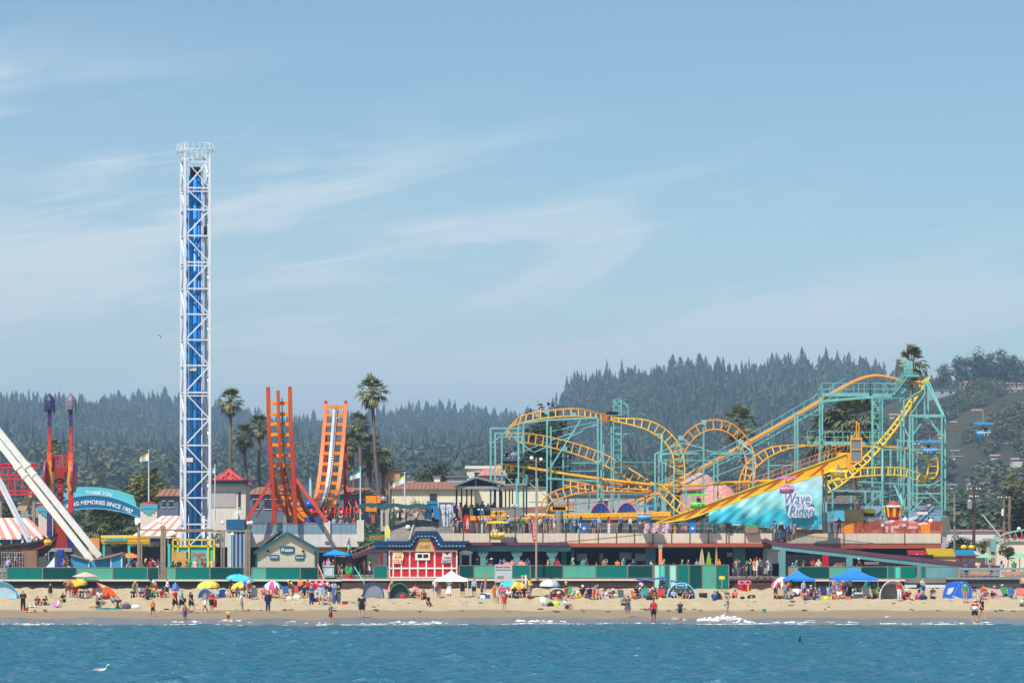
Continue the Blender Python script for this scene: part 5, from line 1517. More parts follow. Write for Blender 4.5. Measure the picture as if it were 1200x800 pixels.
def guy():
 o=MB().tube([P(1150.5,602,322),P(1173,629,322)],[0.07,0.07],6).build('guy_pole',WHITEM);tag(o,'white leaning guy pole above the green bush at right','pole')
guy()
def chair(label,px,ytop,ybot,Y,col,rope_y,people=True,turn=0.0):
 0
 t=thing('chairlift_chair',label,'chairlift chair',P(px,ybot,Y),'chairlift chairs')
 m=M(col,0.45,1.0,spec=0.5)
 z0,z1=PZ(ybot,Y),PZ(ytop,Y)
 x=PX(px,Y)
 rf=MB().sheet([[(x-1.05+2.1*i/6,Y-0.5+1.0*j/2,z1-0.10*abs(i/3-1)**2-(0.08 if j!=1 else 0))for j in range(3)]for i in range(7)])
 rf.sheet([[(x-1.05+2.1*i/6,Y-0.5+1.0*j/2,z1-0.22)for j in range(3)]for i in range(7)])
 rf.box(x-1.0,x+1.0,Y-0.5,Y-0.45,z1-.24,z1-.06)
 rf.build('roof',m,t)
 MB().tube([(x,Y,PZ(rope_y,Y)),(x,Y,z1-.1),(x+.05,Y+.25,z1-.8),(x+.05,Y+.3,z0+.4)],0.045,6).build('hanger',STEEL,t)
 sh=MB()
 for dx,w in((0,0.62),):
  pass
 rows=[]
 for i in range(7):
  a=-0.2+1.9*i/6
  rows.append([(x+(-0.72+1.44*j/6),Y+0.55-0.75*math.cos(a)*0.9-0.1,z0+0.62-0.62*math.sin(min(a,PI/2)*1.0)+(0.10 if j in(0,6)else 0))for j in range(7)])
 sh.sheet(rows)
 sh.ell((x-.1,Y,z0+.42),0.62,0.45,0.36,12,8)
 sh.build('seat_shell',m,t)
 MB().tube([(x-.7,Y-.3,z0+.5),(x-.75,Y-.6,z0+.55),(x+.7,Y-.6,z0+.55),(x+.7,Y-.3,z0+.5)],0.03,5).build('lap_bar',WHITE,t)
 return t
CHAIRS=[('blue chairlift seat high against the hillside at right',1152,494.5,513,288,(30,150,214),481),('turquoise roofed blue chairlift seat crossing the teal tower frame',1089.5,516.0,533,295,(30,150,220),508),('purple pink chairlift seat in front of the wave banner',922,558.0,578,289.8,(206,120,190),548),('yellow chairlift seat right of the yellow chute',981.5,550,559,289.8,(250,216,30),546),('lime green chairlift seat over the yellow chute',817.5,578.0,596,289.8,(90,216,60),574),('light blue chairlift seat above the deck crowd',755,591,611,289.8,(50,150,210),583),('yellow chairlift seat low over the deck at left',583,610,632,289.8,(250,206,30),598)]
for c in CHAIRS:chair(c[0],c[1],c[2],c[3],c[4],c[5],c[6])
def lift_tower(label,px,Y,yt,yb,w):
 t=thing('chairlift_tower',label,'chairlift tower',P(px,yb,Y))
 MB().tube([P(px,yb,Y),P(px,yt+3,Y)],[w*1.1,w],10).build('mast',GREYC,t)
 m=MB()
 for k in range(6):
  c=P(px-7.5+3*k,yt,Y)
  m.tube([c+Vector((0,-.25,0)),c+Vector((0,.25,0))],0.28,10)
 m.build('sheave_wheels',M((240,170,40),0.5),t)
 MB().beam(P(px-8.5,yt+1.5,Y),P(px+8.5,yt+1.5,Y),.14,.3).build('wheel_frame',M((190,120,50)),t)
lift_tower('concrete chairlift mast with orange wheels left of the parked boats',655,294.5,595.5,636,0.42)
t=thing('wheel_block','pair of orange chairlift wheels above the low yellow seat','wheels',P(585,606,290))
m=MB()
for px in(579,584,589.5):c=P(px,601.5,290.2);m.tube([c+Vector((0,-.2,0)),c+Vector((0,.2,0))],0.33,12)
m.build('wheel',M((240,170,40)),t);MB().beam(P(576,602,290.4),P(595,602,290.4),.1,.25).build('wheel_beam',M((120,110,96)),t)
def coaster():
 t=thing('roller_coaster','roller coaster with orange ladder track on a teal steel frame','roller coaster',P(840,622,306))
 OR2=M((248,184,48),0.45,1.0,var=0.16,spec=0.4,ns=.6,streak=0.2);ORR=M((232,148,46),0.45,1.0,var=0.16,spec=0.4,ns=.6,streak=0.2)
 def track(pts,mat=CORA,tie=0.95,r=0.088,tiemat=None,spine=True,step=6):
  0
  s6=cat_spline([tuple(P(q[0],q[1],q[2]))+tuple(q[3:6])for q in pts],step)
  c=[Vector(q[:3])for q in s6];h=[Vector(q[3:])for q in s6]
  m=MB()
  m.tube([a+b for a,b in zip(c,h)],r,6).tube([a-b for a,b in zip(c,h)],r,6)
  acc=0;
  tm=MB()
  for i in range(1,len(c)):
   L=(c[i]-c[i-1]).length;d0=acc;acc+=L
   k0=math.ceil(d0/tie)if d0>0 else 1
   k=k0
   while k*tie<=acc:
    u=(k*tie-d0)/max(L,1e-6)
    q=c[i-1].lerp(c[i],u);hh=h[i-1].lerp(h[i],u)
    m.beam(q-hh,q+hh,0.11,0.08)
    k+=1
  return m.build('track_section',mat,t)
 F=0.45
 track([(722,491,313,0,.25,.22),(703,488,311,0,.2,.32),(680,483.5,309,0,.15,.40),(655,484,308.5,0,.15,.40),(630,487,309,0,.2,.40),(610,492,310,.1,.25,.40),(598,499,312,.25,.4,.30),(594.5,506,314.5,.3,.3,.35),(600,511,316.5,.2,.2,.45),(625,514.5,318,.06,.1,.55),(655,520.5,318.5,.12,.1,.55),(685,529.5,318.5,.18,.1,.55),(712,540.5,318,.24,.1,.52),(738,556,317,.28,.1,.48),(764,572,315,.30,.1,.45)],CORA,0.85)
 track([(716,491.5,312,0,.3,.12),(735,493.5,312,.02,.2,.30),(755,497,312,.1,.15,.48),(772,504.5,312,.28,.1,.48),(785,516,312,.42,.1,.38),(793.5,530,311.6,.52,.1,.2),(796,546,311.2,.58,.1,.02),(796,564,310.8,.60,.1,-.05),(793.5,582,310.3,.56,.1,-.12)],OR2,0.85)
 track([(787.5,580,314.5,-.45,.1,.05),(789.5,560,314.5,-.5,.1,.02),(792.5,540,314.2,-.5,.1,.1),(800.5,522,314,-.44,.1,.26),(811,508.5,314,-.32,.1,.40),(825,500,314,-.14,.1,.50),(839.5,497.5,314,0,.1,.52),(854,501,314,.2,.1,.49),(866.5,511,314,.38,.1,.36),(875.5,525,314,.48,.1,.2),(880,541,313.6,.5,.1,.05),(879,556,313,.5,.1,-.05),(876.5,570,312,.48,.1,-.1)],ORR,0.9)
 track([(872,574,311,-.52,.1,-.04),(873,560,311,-.5,.1,.10),(879,548,311.3,-.42,.1,.30),(890,537,311.6,-.28,.1,.42),(905,528.5,312,-.12,.2,.40),(925,523.5,312.3,.02,.35,.18),(950,522,312.6,0,.5,.04),(985,522,313,0,.5,.03),(1015,523,313.4,0,.5,.03),(1050,524,314,0,.5,.05),(1072,527,314.5,0,.4,.1)],CORA,0.85)
 track([(590,543,304,0,.45,.02),(615,547,304,0,.45,.03),(650,553,304,0,.45,.03),(690,559,304,0,.45,.03),(730,564,304.3,0,.45,.03),(770,568,305,0,.45,.03),(810,568.5,306,0,.45,.04),(850,566,307,0,.45,.06),(885,564,308,0,.45,.05),(930,562,309,0,.45,.04)],CORA,0.8,0.13)
 track([(637,598,302,-.34,.2,.12),(642,586,302.2,-.28,.2,.3),(655,579,302.6,-.16,.15,.44),(675,574,303,-.05,.2,.42),(700,571.5,303.6,0,.2,.40),(735,571.5,304.4,0,.2,.38),(775,571,306,0,.3,.3)],ORR,0.8)
 track([(660,565,309,0,.3,.3),(690,570.5,309,.05,.3,.3),(720,574,309.5,0,.35,.22),(760,575,310,0,.4,.14)],CORA,0.8)
 track([(737,602,308,0,.4,.1),(752,591,308,.1,.35,.12),(768,580,308,.1,.35,.12),(785,570,308,.1,.35,.12)],ORR,0.8)
 track([(545,607.5,297.5,0,.4,.12),(600,606,297.5,0,.4,.12),(660,604.8,297.5,0,.4,.12),(720,603.5,297.6,0,.4,.12),(786,602,297.8,0,.4,.12)],CORA,0.6,0.13)
 track([(774,573,300.5,.2,.1,.42),(785,584,300.2,.22,.1,.42),(797,595,300,.22,.1,.42),(812,603,299.6,.1,.3,.2)],OR2,0.9)
 lift=[(737,592,316,0,.45,.05),(782,569.5,316,0,.45,.05),(850,533,316,0,.45,.05),(905,502.5,316,0,.45,.05),(955,473.5,316,0,.45,.05),(983,456.5,316,0,.45,.05),(1003,446,316,0,.45,.05),(1018,441,316,0,.45,.04),(1032,440.2,316,0,.45,.04),(1050,444,316,0,.45,.05),(1066,448.5,316.5,0,.45,.05),(1079,447.5,317,0,.45,.05)]
 track(lift,ORR,0.7,0.14)
 track([(1089,442.5,318,0,.5,.05),(1083,448,316.8,-.10,.4,.08),(1075,459.5,315.2,-.17,.3,.12),(1064,477,313.4,-.16,.25,.11),(1049,499,311.6,-.18,.25,.13),(1032,520,310,-.2,.2,.17),(1015,538,308.6,-.22,.2,.21),(998,553,307.4,-.22,.2,.26),(983,564.5,306.5,-.22,.2,.33),(968,573.5,306,-.2,.2,.36)],CYEL,0.8,0.12)
 track([(966,561.5,304,0,.3,.25),(985,557.5,304,0,.2,.38),(1008,553.5,304.3,0,.15,.42),(1035,552,305,.02,.15,.42),(1058,553,306,.08,.2,.40),(1076,558.5,307,.2,.2,.34),(1087,563,308,.4,.2,.2),(1092,556,309,.55,.2,.02),(1093.5,545,309.4,.56,.2,.04),(1091.5,536,309.2,.5,.2,.18),(1085,529.5,308.5,.35,.3,.3),(1078,526.5,308,.2,.3,.3)],CYEL,0.8)
 lc=[P(q[0],q[1],q[2])for q in lift]
 cw=MB();rl=MB()
 off=Vector((-0.35,-1.0,0.35))
 path=[(755,590),(800,567),(850,540),(905,509.5),(955,480),(990,459.5)]
 for(xa,ya),(xb,yb)in zip(path,path[1:]):
  a,b=P(xa,ya-4,317.6),P(xb,yb-4,317.6)
  cw.beam(a,b,0.12,0.9);cw.beam(P(xa,ya+2,316.3),P(xb,yb+2,316.3),0.22,0.35)
  for h in(0.55,1.15):rl.beam(a+Vector((0,.5,h)),b+Vector((0,.5,h)),0.07,0.07);rl.beam(a+Vector((0,-.45,h)),b+Vector((0,-.45,h)),0.05,0.05)
  n=int((b-a).length/1.3)
  for k in range(n):q=a.lerp(b,k/n);rl.beam(q+Vector((0,.5,0)),q+Vector((0,.5,1.15)),0.06,0.06)
 w_=cw.build('lift_catwalk',CTEAL,t);rl.build('catwalk_railing',CTEAL,w_)
 cw=MB();rl=MB()
 cw.beam(P(963,462.5,315),P(1022,462.5,315),0.38,1.2).beam(P(1018,463.5,315),P(1062,463.5,315),0.45,1.2)
 for a,b in((P(963,462,314.4),P(1020,462,314.4)),(P(1020,462,314.4),P(1050,463,314.4)),(P(963,462,315.6),P(1050,462,315.6))):railing(rl,a,b,1.25,int((b-a).length/1.1),0.055,2)
 rl.beam(P(948,474,314.4),P(964,449,314.4),0.05,0.05)
 w_=cw.build('upper_platform',CTEAL,t);rl.build('platform_railing',CTEAL,w_)
 cw=MB();rl=MB();cw.beam(P(946,518.5,311),P(1042,520,311),0.35,1.0);railing(rl,P(946,517.5,310.5),P(1040,518.5,310.5),1.15,9,0.06,2);railing(rl,P(946,517.5,311.6),P(1040,518.5,311.6),1.15,9,0.05,2)
 w_=cw.build('lower_platform',CTEAL,t);rl.build('platform_railing',CTEAL,w_)
 def stair(px0,py0,px1,py1,Y,wd,n,nm='stair'):
  m=MB()
  for dy in(-wd/2,wd/2):
   m.beam(P(px0,py0,Y)+Vector((0,dy,0)),P(px1,py1,Y)+Vector((0,dy,0)),0.10,0.28)
   for h in(0.55,1.05):m.beam(P(px0,py0,Y)+Vector((0,dy,h)),P(px1,py1,Y)+Vector((0,dy,h)),0.05,0.05)
   for k in range(5):q=P(px0,py0,Y).lerp(P(px1,py1,Y),k/4)+Vector((0,dy,0));m.beam(q,q+Vector((0,0,1.05)),0.05,0.05)
  for k in range(n):
   q=P(px0,py0,Y).lerp(P(px1,py1,Y),(k+.5)/n);m.box(q.x-.13,q.x+.13,q.y-wd/2,q.y+wd/2,q.z-.02,q.z+.03)
  return m.build(nm,CTEAL,t)
 stair(1046,463,1066,437,314,1.3,14);stair(1056,462,1069,446,316.5,1.0,9)
 m=MB();m.box(PX(1060,314),PX(1076,314),313.2,316,PZ(441.5,314),PZ(439.8,314));railing(m,P(1060,440,313.3),P(1069,440,313.3),1.5,6,0.07,4);railing(m,P(1060,440,315.8),P(1069,440,315.8),1.6,6,0.06,4)
 for k in range(5):m.beam(P(1061.5+k*1.7,440,313.3),P(1064.5+k*.9,424,314.5),.08,.08)
 m.build('top_landing',CTEAL,t)
 def ladder_tower(px0,px1,yt,yb,Y,cage=None):
  m=MB()
  for px in(px0,px1):
   for dy in(0,1.3):m.beam(P(px,yt,Y+dy),P(px,yb,Y+dy),0.13,0.13)
  n=int((yb-yt)/6.5)
  for k in range(n):
   y=yt+(yb-yt)*k/n
   m.beam(P(px0,y,Y),P(px1,y,Y),0.08,0.08)
   if k%2:m.beam(P(px0,y,Y+1.3),P(px1,y,Y+1.3),0.07,0.07);m.beam(P(px0,y,Y),P(px0,y,Y+1.3),0.07,0.07);m.beam(P(px1,y,Y),P(px1,y,Y+1.3),0.07,0.07)
   if k%3==0 and k+2<n:m.beam(P(px0,y,Y+.4),P(px1,y+14,Y+.4),0.18,0.06)
   elif k%3==1 and k+2<n:m.beam(P(px1,y,Y+.9),P(px0,y+14,Y+.9),0.18,0.06)
  if cage:
   x,y0,y1=cage
   c=P(x,y0,Y+.4)
   for k in range(5):
    z=c.z-(y1-y0)*Y/FP*k/4
    pts=[(c.x+0.5*math.cos(a),c.y+0.5*math.sin(a),z)for a in[-PI/2+PI*j/6 for j in range(7)]]
    m.tube(pts,0.035,4)
   for a in(-1,0,1):m.tube([(c.x+.5*math.cos(a),c.y+.5*math.sin(a),c.z),(c.x+.5*math.cos(a),c.y+.5*math.sin(a),c.z-(y1-y0)*Y/FP)],0.03,4)
  return m.build('ladder_tower',CTEAL,t)
 ladder_tower(719,728,468,560,316)
 ladder_tower(1031,1034,462,575,313);ladder_tower(1023,1031.5,470,590,313)
 m=MB()
 cx=P(731,470,316)
 m.tube([P(728,472,316),P(733,474,316),P(736.5,480,316),P(736.5,492,316)],0.06,6).tube([P(728,470,317.3),P(733,472,317.3),P(736.5,478,317.3),P(736.5,492,317.3)],0.05,6).beam(P(728,487,316),P(737,480,316),.06,.06)
 MB().tube([P(1033,450,313),P(1038,452,313),P(1041,458,313),P(1037,466,313)],0.06,6).build('hoop',CTEAL,t)
 for k in range(6):m.beam(P(719,471+k*4,316),P(728,471+k*4,316),.06,.06)
 m.box(PX(712,316),PX(729,316),315.6,317.6,PZ(487,316),PZ(485.4,316));
 m.build('hooped_ladder',CTEAL,t)
 MB().pbox(711,482,724,484.6,315.5,2).pbox(714,485,718,494,316,.6).build('brake_unit',DARK,t)
 MB().pbox(704,488,712,494,311,1.2).build('drive_motor',M((200,96,30)),t)
 cols=[(575,501,606,305),(580.3,507,600,307),(588,511.5,600,309),(607.5,497,606,302),(613.5,496,606,304),(641,484,622,303),(645.5,500,606,309),(660,531,604,312),(665.5,533,604,313),(700.5,490,622,303),(704.5,492,614,306),(707,520,614,309),(716.5,500,604,316),(719,560,604,309),(767.5,531,606,304),(772,533,600,307),(776,510,604,312),(780,537,602,309),(789.5,553,604,302.5),(797.5,514,541,304.5),(824.5,497,605,304),(836.5,537,604,310),(841,539,604,312),(868,519,532,306),(882.5,531,596,305),(899,566,600,308),(900.5,503,575,317),(931.5,483.5,590,308),(934.5,486,560,310),(960.5,464,545,310),(963.5,466,545,312),(1022,462,604,306),(1055.5,466,606,309),(1059,468,606,311),(1066,486,612,303),(1069.5,488,612,305),(1074.5,450,604,315),(1083.5,446,488,313),(1087.5,446,488,316),(1103.5,488,624,303),(1107.5,490,624,305),(1043.5,526,604,306),(1052,514,604,307.5),(1034,563,604,302),(975.5,576,606,303),(997,580,606,304),(1014,576,606,303),(605.5,560,606,300),(617,556,606,306),(629.5,560,606,302),(675,576,604,303),(690,578,602,304),(725,578,602,304),(745,578,602,305),(756,582,602,306),(770,580,602,306),(804,570,604,303),(812,575,604,306),(1064,514,604,314)]
 for px,a,b,Y in cols:
  MB().beam(P(px,a,Y),P(px,b,Y),0.175,0.175).build('support_column',CTEAL,t)
 beams=[(575,501.5,305,611,501.5,305,.2),(580,507.5,307,611,507.5,307,.18),(588,511.5,309,611,511.5,309,.16),(576,519,305,596,503,305,.14),(598,509,304,624,529,304,.14),(613,495.5,303,641,492,303,.2),(641,492,303,700.5,489,303,.22),(645,516,303.3,700,496,303.3,.12),(641,506,303,700,494,306,.12),(646,546,303,680,492.5,303,.18),(625,530,304,700.5,497,306,.13),(613,529,304,641,517,303,.1),(660,535,312,665,535,313,.14),(641,548,304,712,542,309,.1),(670,542,309,712,542,309,.14),(668,551.5,309,700,551.5,309,.12),(662,531,312,662,526,312,.16),(575,554,305,613,554,304,.18),(576,566,305,590,555,305,.12),(604,570,304,590,555,304,.12),(607,574.5,302,641,574.5,303,.12),(607,562,302,660,562,309,.1),(641,560,303,700,563.5,303.5,.2),(613,560,304,641,582,303,.1),(700,563.5,304,768,567,305,.2),(620,588,302,641,588,303,.12),(700,540,306,709,565,309,.16),(640,520,303,662,586,309,.16),(716,508.5,313,776,508.5,312,.2),(776,509,312,774,541,311,.22),(719,541.5,316,768,541.5,306,.1),(767.5,531,304,883,531,305,.2),(774,539,308,838,539,310,.18),(797,518,304.5,824,525,304,.12),(797,518,304.5,773,530,306,.12),(773,533,306,824,527,304,.1),(824,527,304,883,538,305,.1),(824,527,304,868,531,306,.1),(868,519,306,884,531,305,.16),(773,540,306,800,553,303,.1),(824,563,304,882,541,305,.12),(776,565,306,797,552,304,.1),(768,531,304,797,520,304.5,.1),(800,557,303,840,570,303,.12),(824,560,304,800,553,303,.1),(838,556,310,850,575,310,.1),(768,606,304,772,575,304,.1),(772,574,304,784,606,304,.14),(804,570,303,790,606,303,.12),(812,575,306,835,575,306,.12),(835,605,310,846,578,310,.12),(931,486,308,961,486,310,.18),(900,545,308,932,545,308,.14),(932,548,308,962,548,310,.14),(1022,467,306,1060,466,309,.2),(963,470,311,1022,465,306,.3),(1066,486.5,303,1105,486.5,303,.26),(1069,488,305,1107,488,305,.2),(1085,448,313,1105,487,303.5,.18),(1088,447,316,1107,489,305,.18),(1083.5,462,313,1067,486,303.2,.12),(1085,488,303.5,1067,513,303.2,.14),(1085,488,303.5,1105,513,303.2,.14),(1086,489,305,1107,511,305,.12),(1052,516.5,307.5,1104,516.5,303,.16),(1066,526.5,303,1104,526.5,303,.14),(1066,530,304,1104,530,304,.14),(1034,526.5,306,1060,526.5,307,.18),(1034,527,306,1034,565,302,.2),(1060,527,307,1060,606,307,.2),(1006,564,303,1062,567,303.5,.18),(1062,568,303.5,1104,568,303,.18),(1066,578,303,1104,578,303,.16),(1066,583,304,1104,583,304,.16),(1085,575,303,1104,592,303,.13),(1085,571,303,1104,561,303,.13),(1066,584,303.3,1080,600,303,.13),(1081,585,303.3,1067,600,303,.13),(970,574,303,1036,576,303,.2),(1010,597,303,1034,577,303,.12),(1022,585,304,1060,577,306,.12),(997,590,304,1014,578,303,.1),(1048,568,302.5,1058,592,302,.2),(1055,580,302.6,1058,592,302,.2),(1059,470,311,1083,455,313,.14),(1055,492,309,1074,463,315,.1),(1058,498,311,1066,514,306,.12),(840,545,306,870,532,306,.1)]
 for q in beams:
  MB().beam(P(*q[0:3]),P(*q[3:6]),q[6]*.85,q[6]*.85).build('cross_beam',CTEAL,t)
 for q in((824.5,494.5,304),(797.5,513,304.5),(868,518,306),(641,482.5,303),(672,486,309),(662,526,312)):
  MB().box(*[v for w_ in((q_-.25,q_+.25)for q_ in P(*q))for v in w_]).build('track_saddle',CTEAL,t)
 for px in(595,602,585):MB().beam(P(px,544,304),P(px-4,553,304),.18,.18).build('track_bracket',OR2,t)
coaster()
def coaster_car(label,px,py,Y,L,col,faces):
 t=thing('coaster_car',label,'coaster car',P(px,py,Y),'coaster cars')
 c=P(px,py,Y)
 MB().box(c.x-L/2,c.x+L/2,c.y-.7,c.y+.7,c.z+.12,c.z+.35).build('chassis',DARK,t)
 b=MB().sheet([[(c.x-L/2+L*i/8,c.y-.75,c.z+.3+h),(c.x-L/2+L*i/8,c.y-.8,c.z+.3)]for i,h in enumerate((.35,.5,.3,.25,.3,.5,.3,.35,.5))])
 b.box(c.x-L/2,c.x+L/2,c.y-.72,c.y+.72,c.z+.36,c.z+.6);b.build('body',M(col,0.35,1.0),t)
 for k in range(3):
  x=c.x-L*.32+L*.32*k
  MB().box(x-.32,x+.32,c.y+.2,c.y+.4,c.z+.5,c.z+1.15).build('seat_back',NAVY,t)
 return t
coaster_car('dark coaster car with riders rounding the lower left track',602,543.5,303.6,2.4,(60,80,96),1)
def parked_car(px,Y,label):
 t=thing('covered_coaster_car',label,'coaster car',P(px,600.5,Y),'covered coaster cars')
 prof=[(-11.5,599.5),(-9,594),(-4,589.5),(1,588.8),(6,591.5),(11,599)]
 mb=MB().pprism([(px+x,y)for x,y in prof],Y-0.7,1.4);mb.build('cover',M((36,72,140),0.6,0.95,var=0.2),t)
 e=MB()
 for a,b in zip(prof,prof[1:]):e.beam(P(px+a[0],a[1],Y-.73),P(px+b[0],b[1],Y-.73),.09,.08)
 e.build('pink_edge',M((230,90,130)),t)
 MB().pbox(px-11,599.6,px+11,601,Y-.6,1.2).build('base',DARK,t)
 f=MB()
 for x in(-6,-2,2.5,6):f.beam(P(px+x,591+abs(x)*.5,Y-.75),P(px+x*1.2,599,Y-.75),.07,.03)
 f.build('folds',M((24,50,110)),t)
parked_car(704,299.5,'left one of two coaster cars under blue pink edged covers')
parked_car(735,299.5,'right one of two coaster cars under blue pink edged covers')
def chute_th(x):return 2.0+min(1,(x-768)/40)*8.3+max(0,(x-880)/90)*4.5
def chute():
 Y=297.0
 t=thing('yellow_chute','long yellow sloping chute with red diagonal ribs rising to an orange cabin','ride chute',P(880,622,Y))
 lo=[(768,613.5),(990,531.5)]
 def yt(x):return 612.5+(x-768)*(531-612.5)/(992-768)
 th=chute_th
 xs=[768+224*k/20 for k in range(21)]
 mb=MB()
 for a,b in zip(xs,xs[1:]):mb.pprism([(a,yt(a)),(b,yt(b)),(b,yt(b)+th(b)),(a,yt(a)+th(a))],Y,2.6)
 YC=M((236,178,20),0.45,1.0,var=0.12,streak=0.1)
 mb.build('chute_body',YC,t)
 fl=MB()
 for a,b in zip(xs,xs[1:]):
  fl.prism([(PX(a,Y),PZ(yt(a)+th(a)-1.8,Y)),(PX(b,Y),PZ(yt(b)+th(b)-1.8,Y)),(PX(b,Y),PZ(yt(b)+th(b),Y)),(PX(a,Y),PZ(yt(a)+th(a),Y))],Y-0.22,Y-0.003)
  fl.prism([(PX(a,Y),PZ(yt(a)-.6,Y)),(PX(b,Y),PZ(yt(b)-.6,Y)),(PX(b,Y),PZ(yt(b)+.5,Y)),(PX(a,Y),PZ(yt(a)+.5,Y))],Y-0.15,Y-0.003)
 fl.build('flange',M((252,206,40),0.4,1.0),t)
 for x in(786,807,829,852,876,902,929,957):
  MB().beam(P(x-9,yt(x-9)+th(x)-2,Y-.06),P(x+13,yt(x+13)+1.5,Y-.06),.11,.08).build('red_rib',M((206,88,30),0.5),t)
 r=MB()
 for k in range(18):
  x=800+180*k/17;a=P(x,yt(x),Y+2.5);r.beam(a,a+Vector((0,0,1.0)),.05,.05)
 r.beam(P(800,yt(800),Y+2.5)+Vector((0,0,1)),P(990,yt(990),Y+2.5)+Vector((0,0,1)),.06,.06).beam(P(820,yt(820),Y+2.3)+Vector((0,0,.5)),P(990,yt(990),Y+2.3)+Vector((0,0,.5)),.05,.05)
 r.build('handrail',M((214,120,60),0.5),t)
 c=MB()
 for px in(996.5,1009):c.pbox(px,513,px+1.4,542,Y-.2,.2)
 c.pbox(996.5,513,1010.4,515.2,Y-.21,.22).pbox(996.5,540,1010.4,542,Y-.21,.22).pbox(996.5,526,1010.4,527.2,Y-.21,.22)
 cf=c.build('cabin_frame',CORA,t)
 MB().pbox(998,515.3,1009,525.9,Y-.1,.05).pbox(998,527.3,1009,540,Y-.1,.05).build('cabin_glass',M((120,130,140),0.15,0.9,spec=0.6),cf)
 MB().pbox(983,530,998,548,Y+.1,2).pprism([(985,545),(1000,540),(1000,552),(992,552)],Y-.1,1).build('chute_head',CORA,t)
 MB().pbox(1003,493,1004.2,514,Y,.1).pbox(1006,495,1007.2,514,Y,.1).beam(P(1003,506,Y),P(997,514,Y),.1,.1).build('cabin_mast',CORA,t)
 for px in(823,840,964,968):MB().beam(P(px,yt(px)+th(px)+.3,Y+1.5),P(px,624,Y+1.5),.22,.22).build('chute_post',CTEAL,t)
 MB().beam(P(830,600,Y+1),P(800,622,Y+1),.2,.2).beam(P(823,600,Y+1.2),P(812,608,Y+1.2),.3,.2).build('chute_brace',BROWNW,t)
 MB().beam(P(963.5,548,Y-.15),P(963.5,624,Y-.15),.18,.18).build('banner_pole',ORANGE,t)
chute()
def wave_banner():
 Y=296.2
 t=thing('wave_banner','turquoise wave printed cloth banner reading Wave Rider under the yellow chute','banner',P(895,622,Y))
 def yt(x):return 612.5+(x-768)*(531-612.5)/(992-768)+chute_th(x)-.2
 m=bpy.data.materials.new('wave_print');m.use_nodes=True
 nt=m.node_tree;L=nt.links.new;b=nt.nodes['Principled BSDF'];b.inputs['Roughness'].default_value=0.5
 tc=nd(nt,'ShaderNodeTexCoord');sp=nd(nt,'ShaderNodeSeparateXYZ');L(tc.outputs['Object'],sp.inputs[0])
 mp=nd(nt,'ShaderNodeMapping');mp.inputs['Rotation'].default_value=(0,R(20),0);mp.inputs['Scale'].default_value=(0.16,1,0.55);L(tc.outputs['Object'],mp.inputs[0])
 nz=nd(nt,'ShaderNodeTexNoise',ins={'Scale':1.0,'Detail':3.0,'Distortion':1.2});L(mp.outputs[0],nz.inputs['Vector'])
 a1=nd(nt,'ShaderNodeMath',operation='MULTIPLY_ADD',ins={1:0.13,2:0.0});L(sp.outputs[2],a1.inputs[0])
 a2=nd(nt,'ShaderNodeMath',operation='MULTIPLY_ADD',ins={1:0.5});L(nz.outputs[0],a2.inputs[0]);L(a1.outputs[0],a2.inputs[2])
 cr=nd(nt,'ShaderNodeValToRGB');L(a2.outputs[0],cr.inputs[0])
 e=cr.color_ramp.elements
 e[0].position=0.16;e[0].color=(0.04,0.42,0.44,1);e[1].position=0.92;e[1].color=(0.42,0.64,0.70,1)
 for p_,c_ in((0.27,(0.30,0.64,0.66,1)),(0.31,(0.04,0.42,0.58,1)),(0.44,(0.03,0.46,0.58,1)),(0.50,(0.22,0.60,0.61,1)),(0.70,(0.27,0.62,0.63,1))):
  q=e.new(p_);q.color=c_
 L(cr.outputs[0],b.inputs['Base Color'])
 rows=[]
 nx,nz_=46,16
 for j in range(nz_+1):
  row=[]
  for i in range(nx+1):
   x=830.5+(963.5-830.5)*i/nx
   top=yt(x)+0.6;bot=min(621,615.5+(x-830)*0.0)-2.2*math.sin((x-830)/133*PI*3+.6)**2
   if x>880:bot=617+3*min(1,(x-880)/60)
   v=j/nz_
   y=top+(bot-top)*v
   d=0.10*math.sin(x*0.35+v*4.0)*(0.3+v)+0.07*math.sin(x*0.12-y*0.22)+0.05*math.sin(x*0.5+y*0.6)
   q=P(x,y,Y);row.append((q.x,q.y+d-0.5*v*(1-v),q.z))
  rows.append(row)
 MB().sheet(rows).build('cloth',m,t,smooth=True)
 s=Y/FP
 back=MB().use(M((226,220,240),0.5,0.95));front=MB().use(M((34,146,164),0.5,1.0));
 kk=[0]
 for wd,px,py,h,w in(('Wave',934,583.5,1.15,2.7),('Rider',939.5,598,1.05,2.3)):
  for dx,dz in((.24,0),(-.24,0),(0,.24),(0,-.24),(.17,.17),(-.17,.17),(.17,-.17),(-.17,-.17)):
   text(back,wd,P(px,py,Y-.72+.006*kk[0])+Vector((dx,0,dz)),h,w,shear=0.18,off=.02)
   kk[0]+=1
  text(front,wd,P(px,py,Y-.78),h,w,shear=0.18,off=-.012)
 back.build('lettering_outline',None,t);front.build('lettering',None,t)
wave_banner()
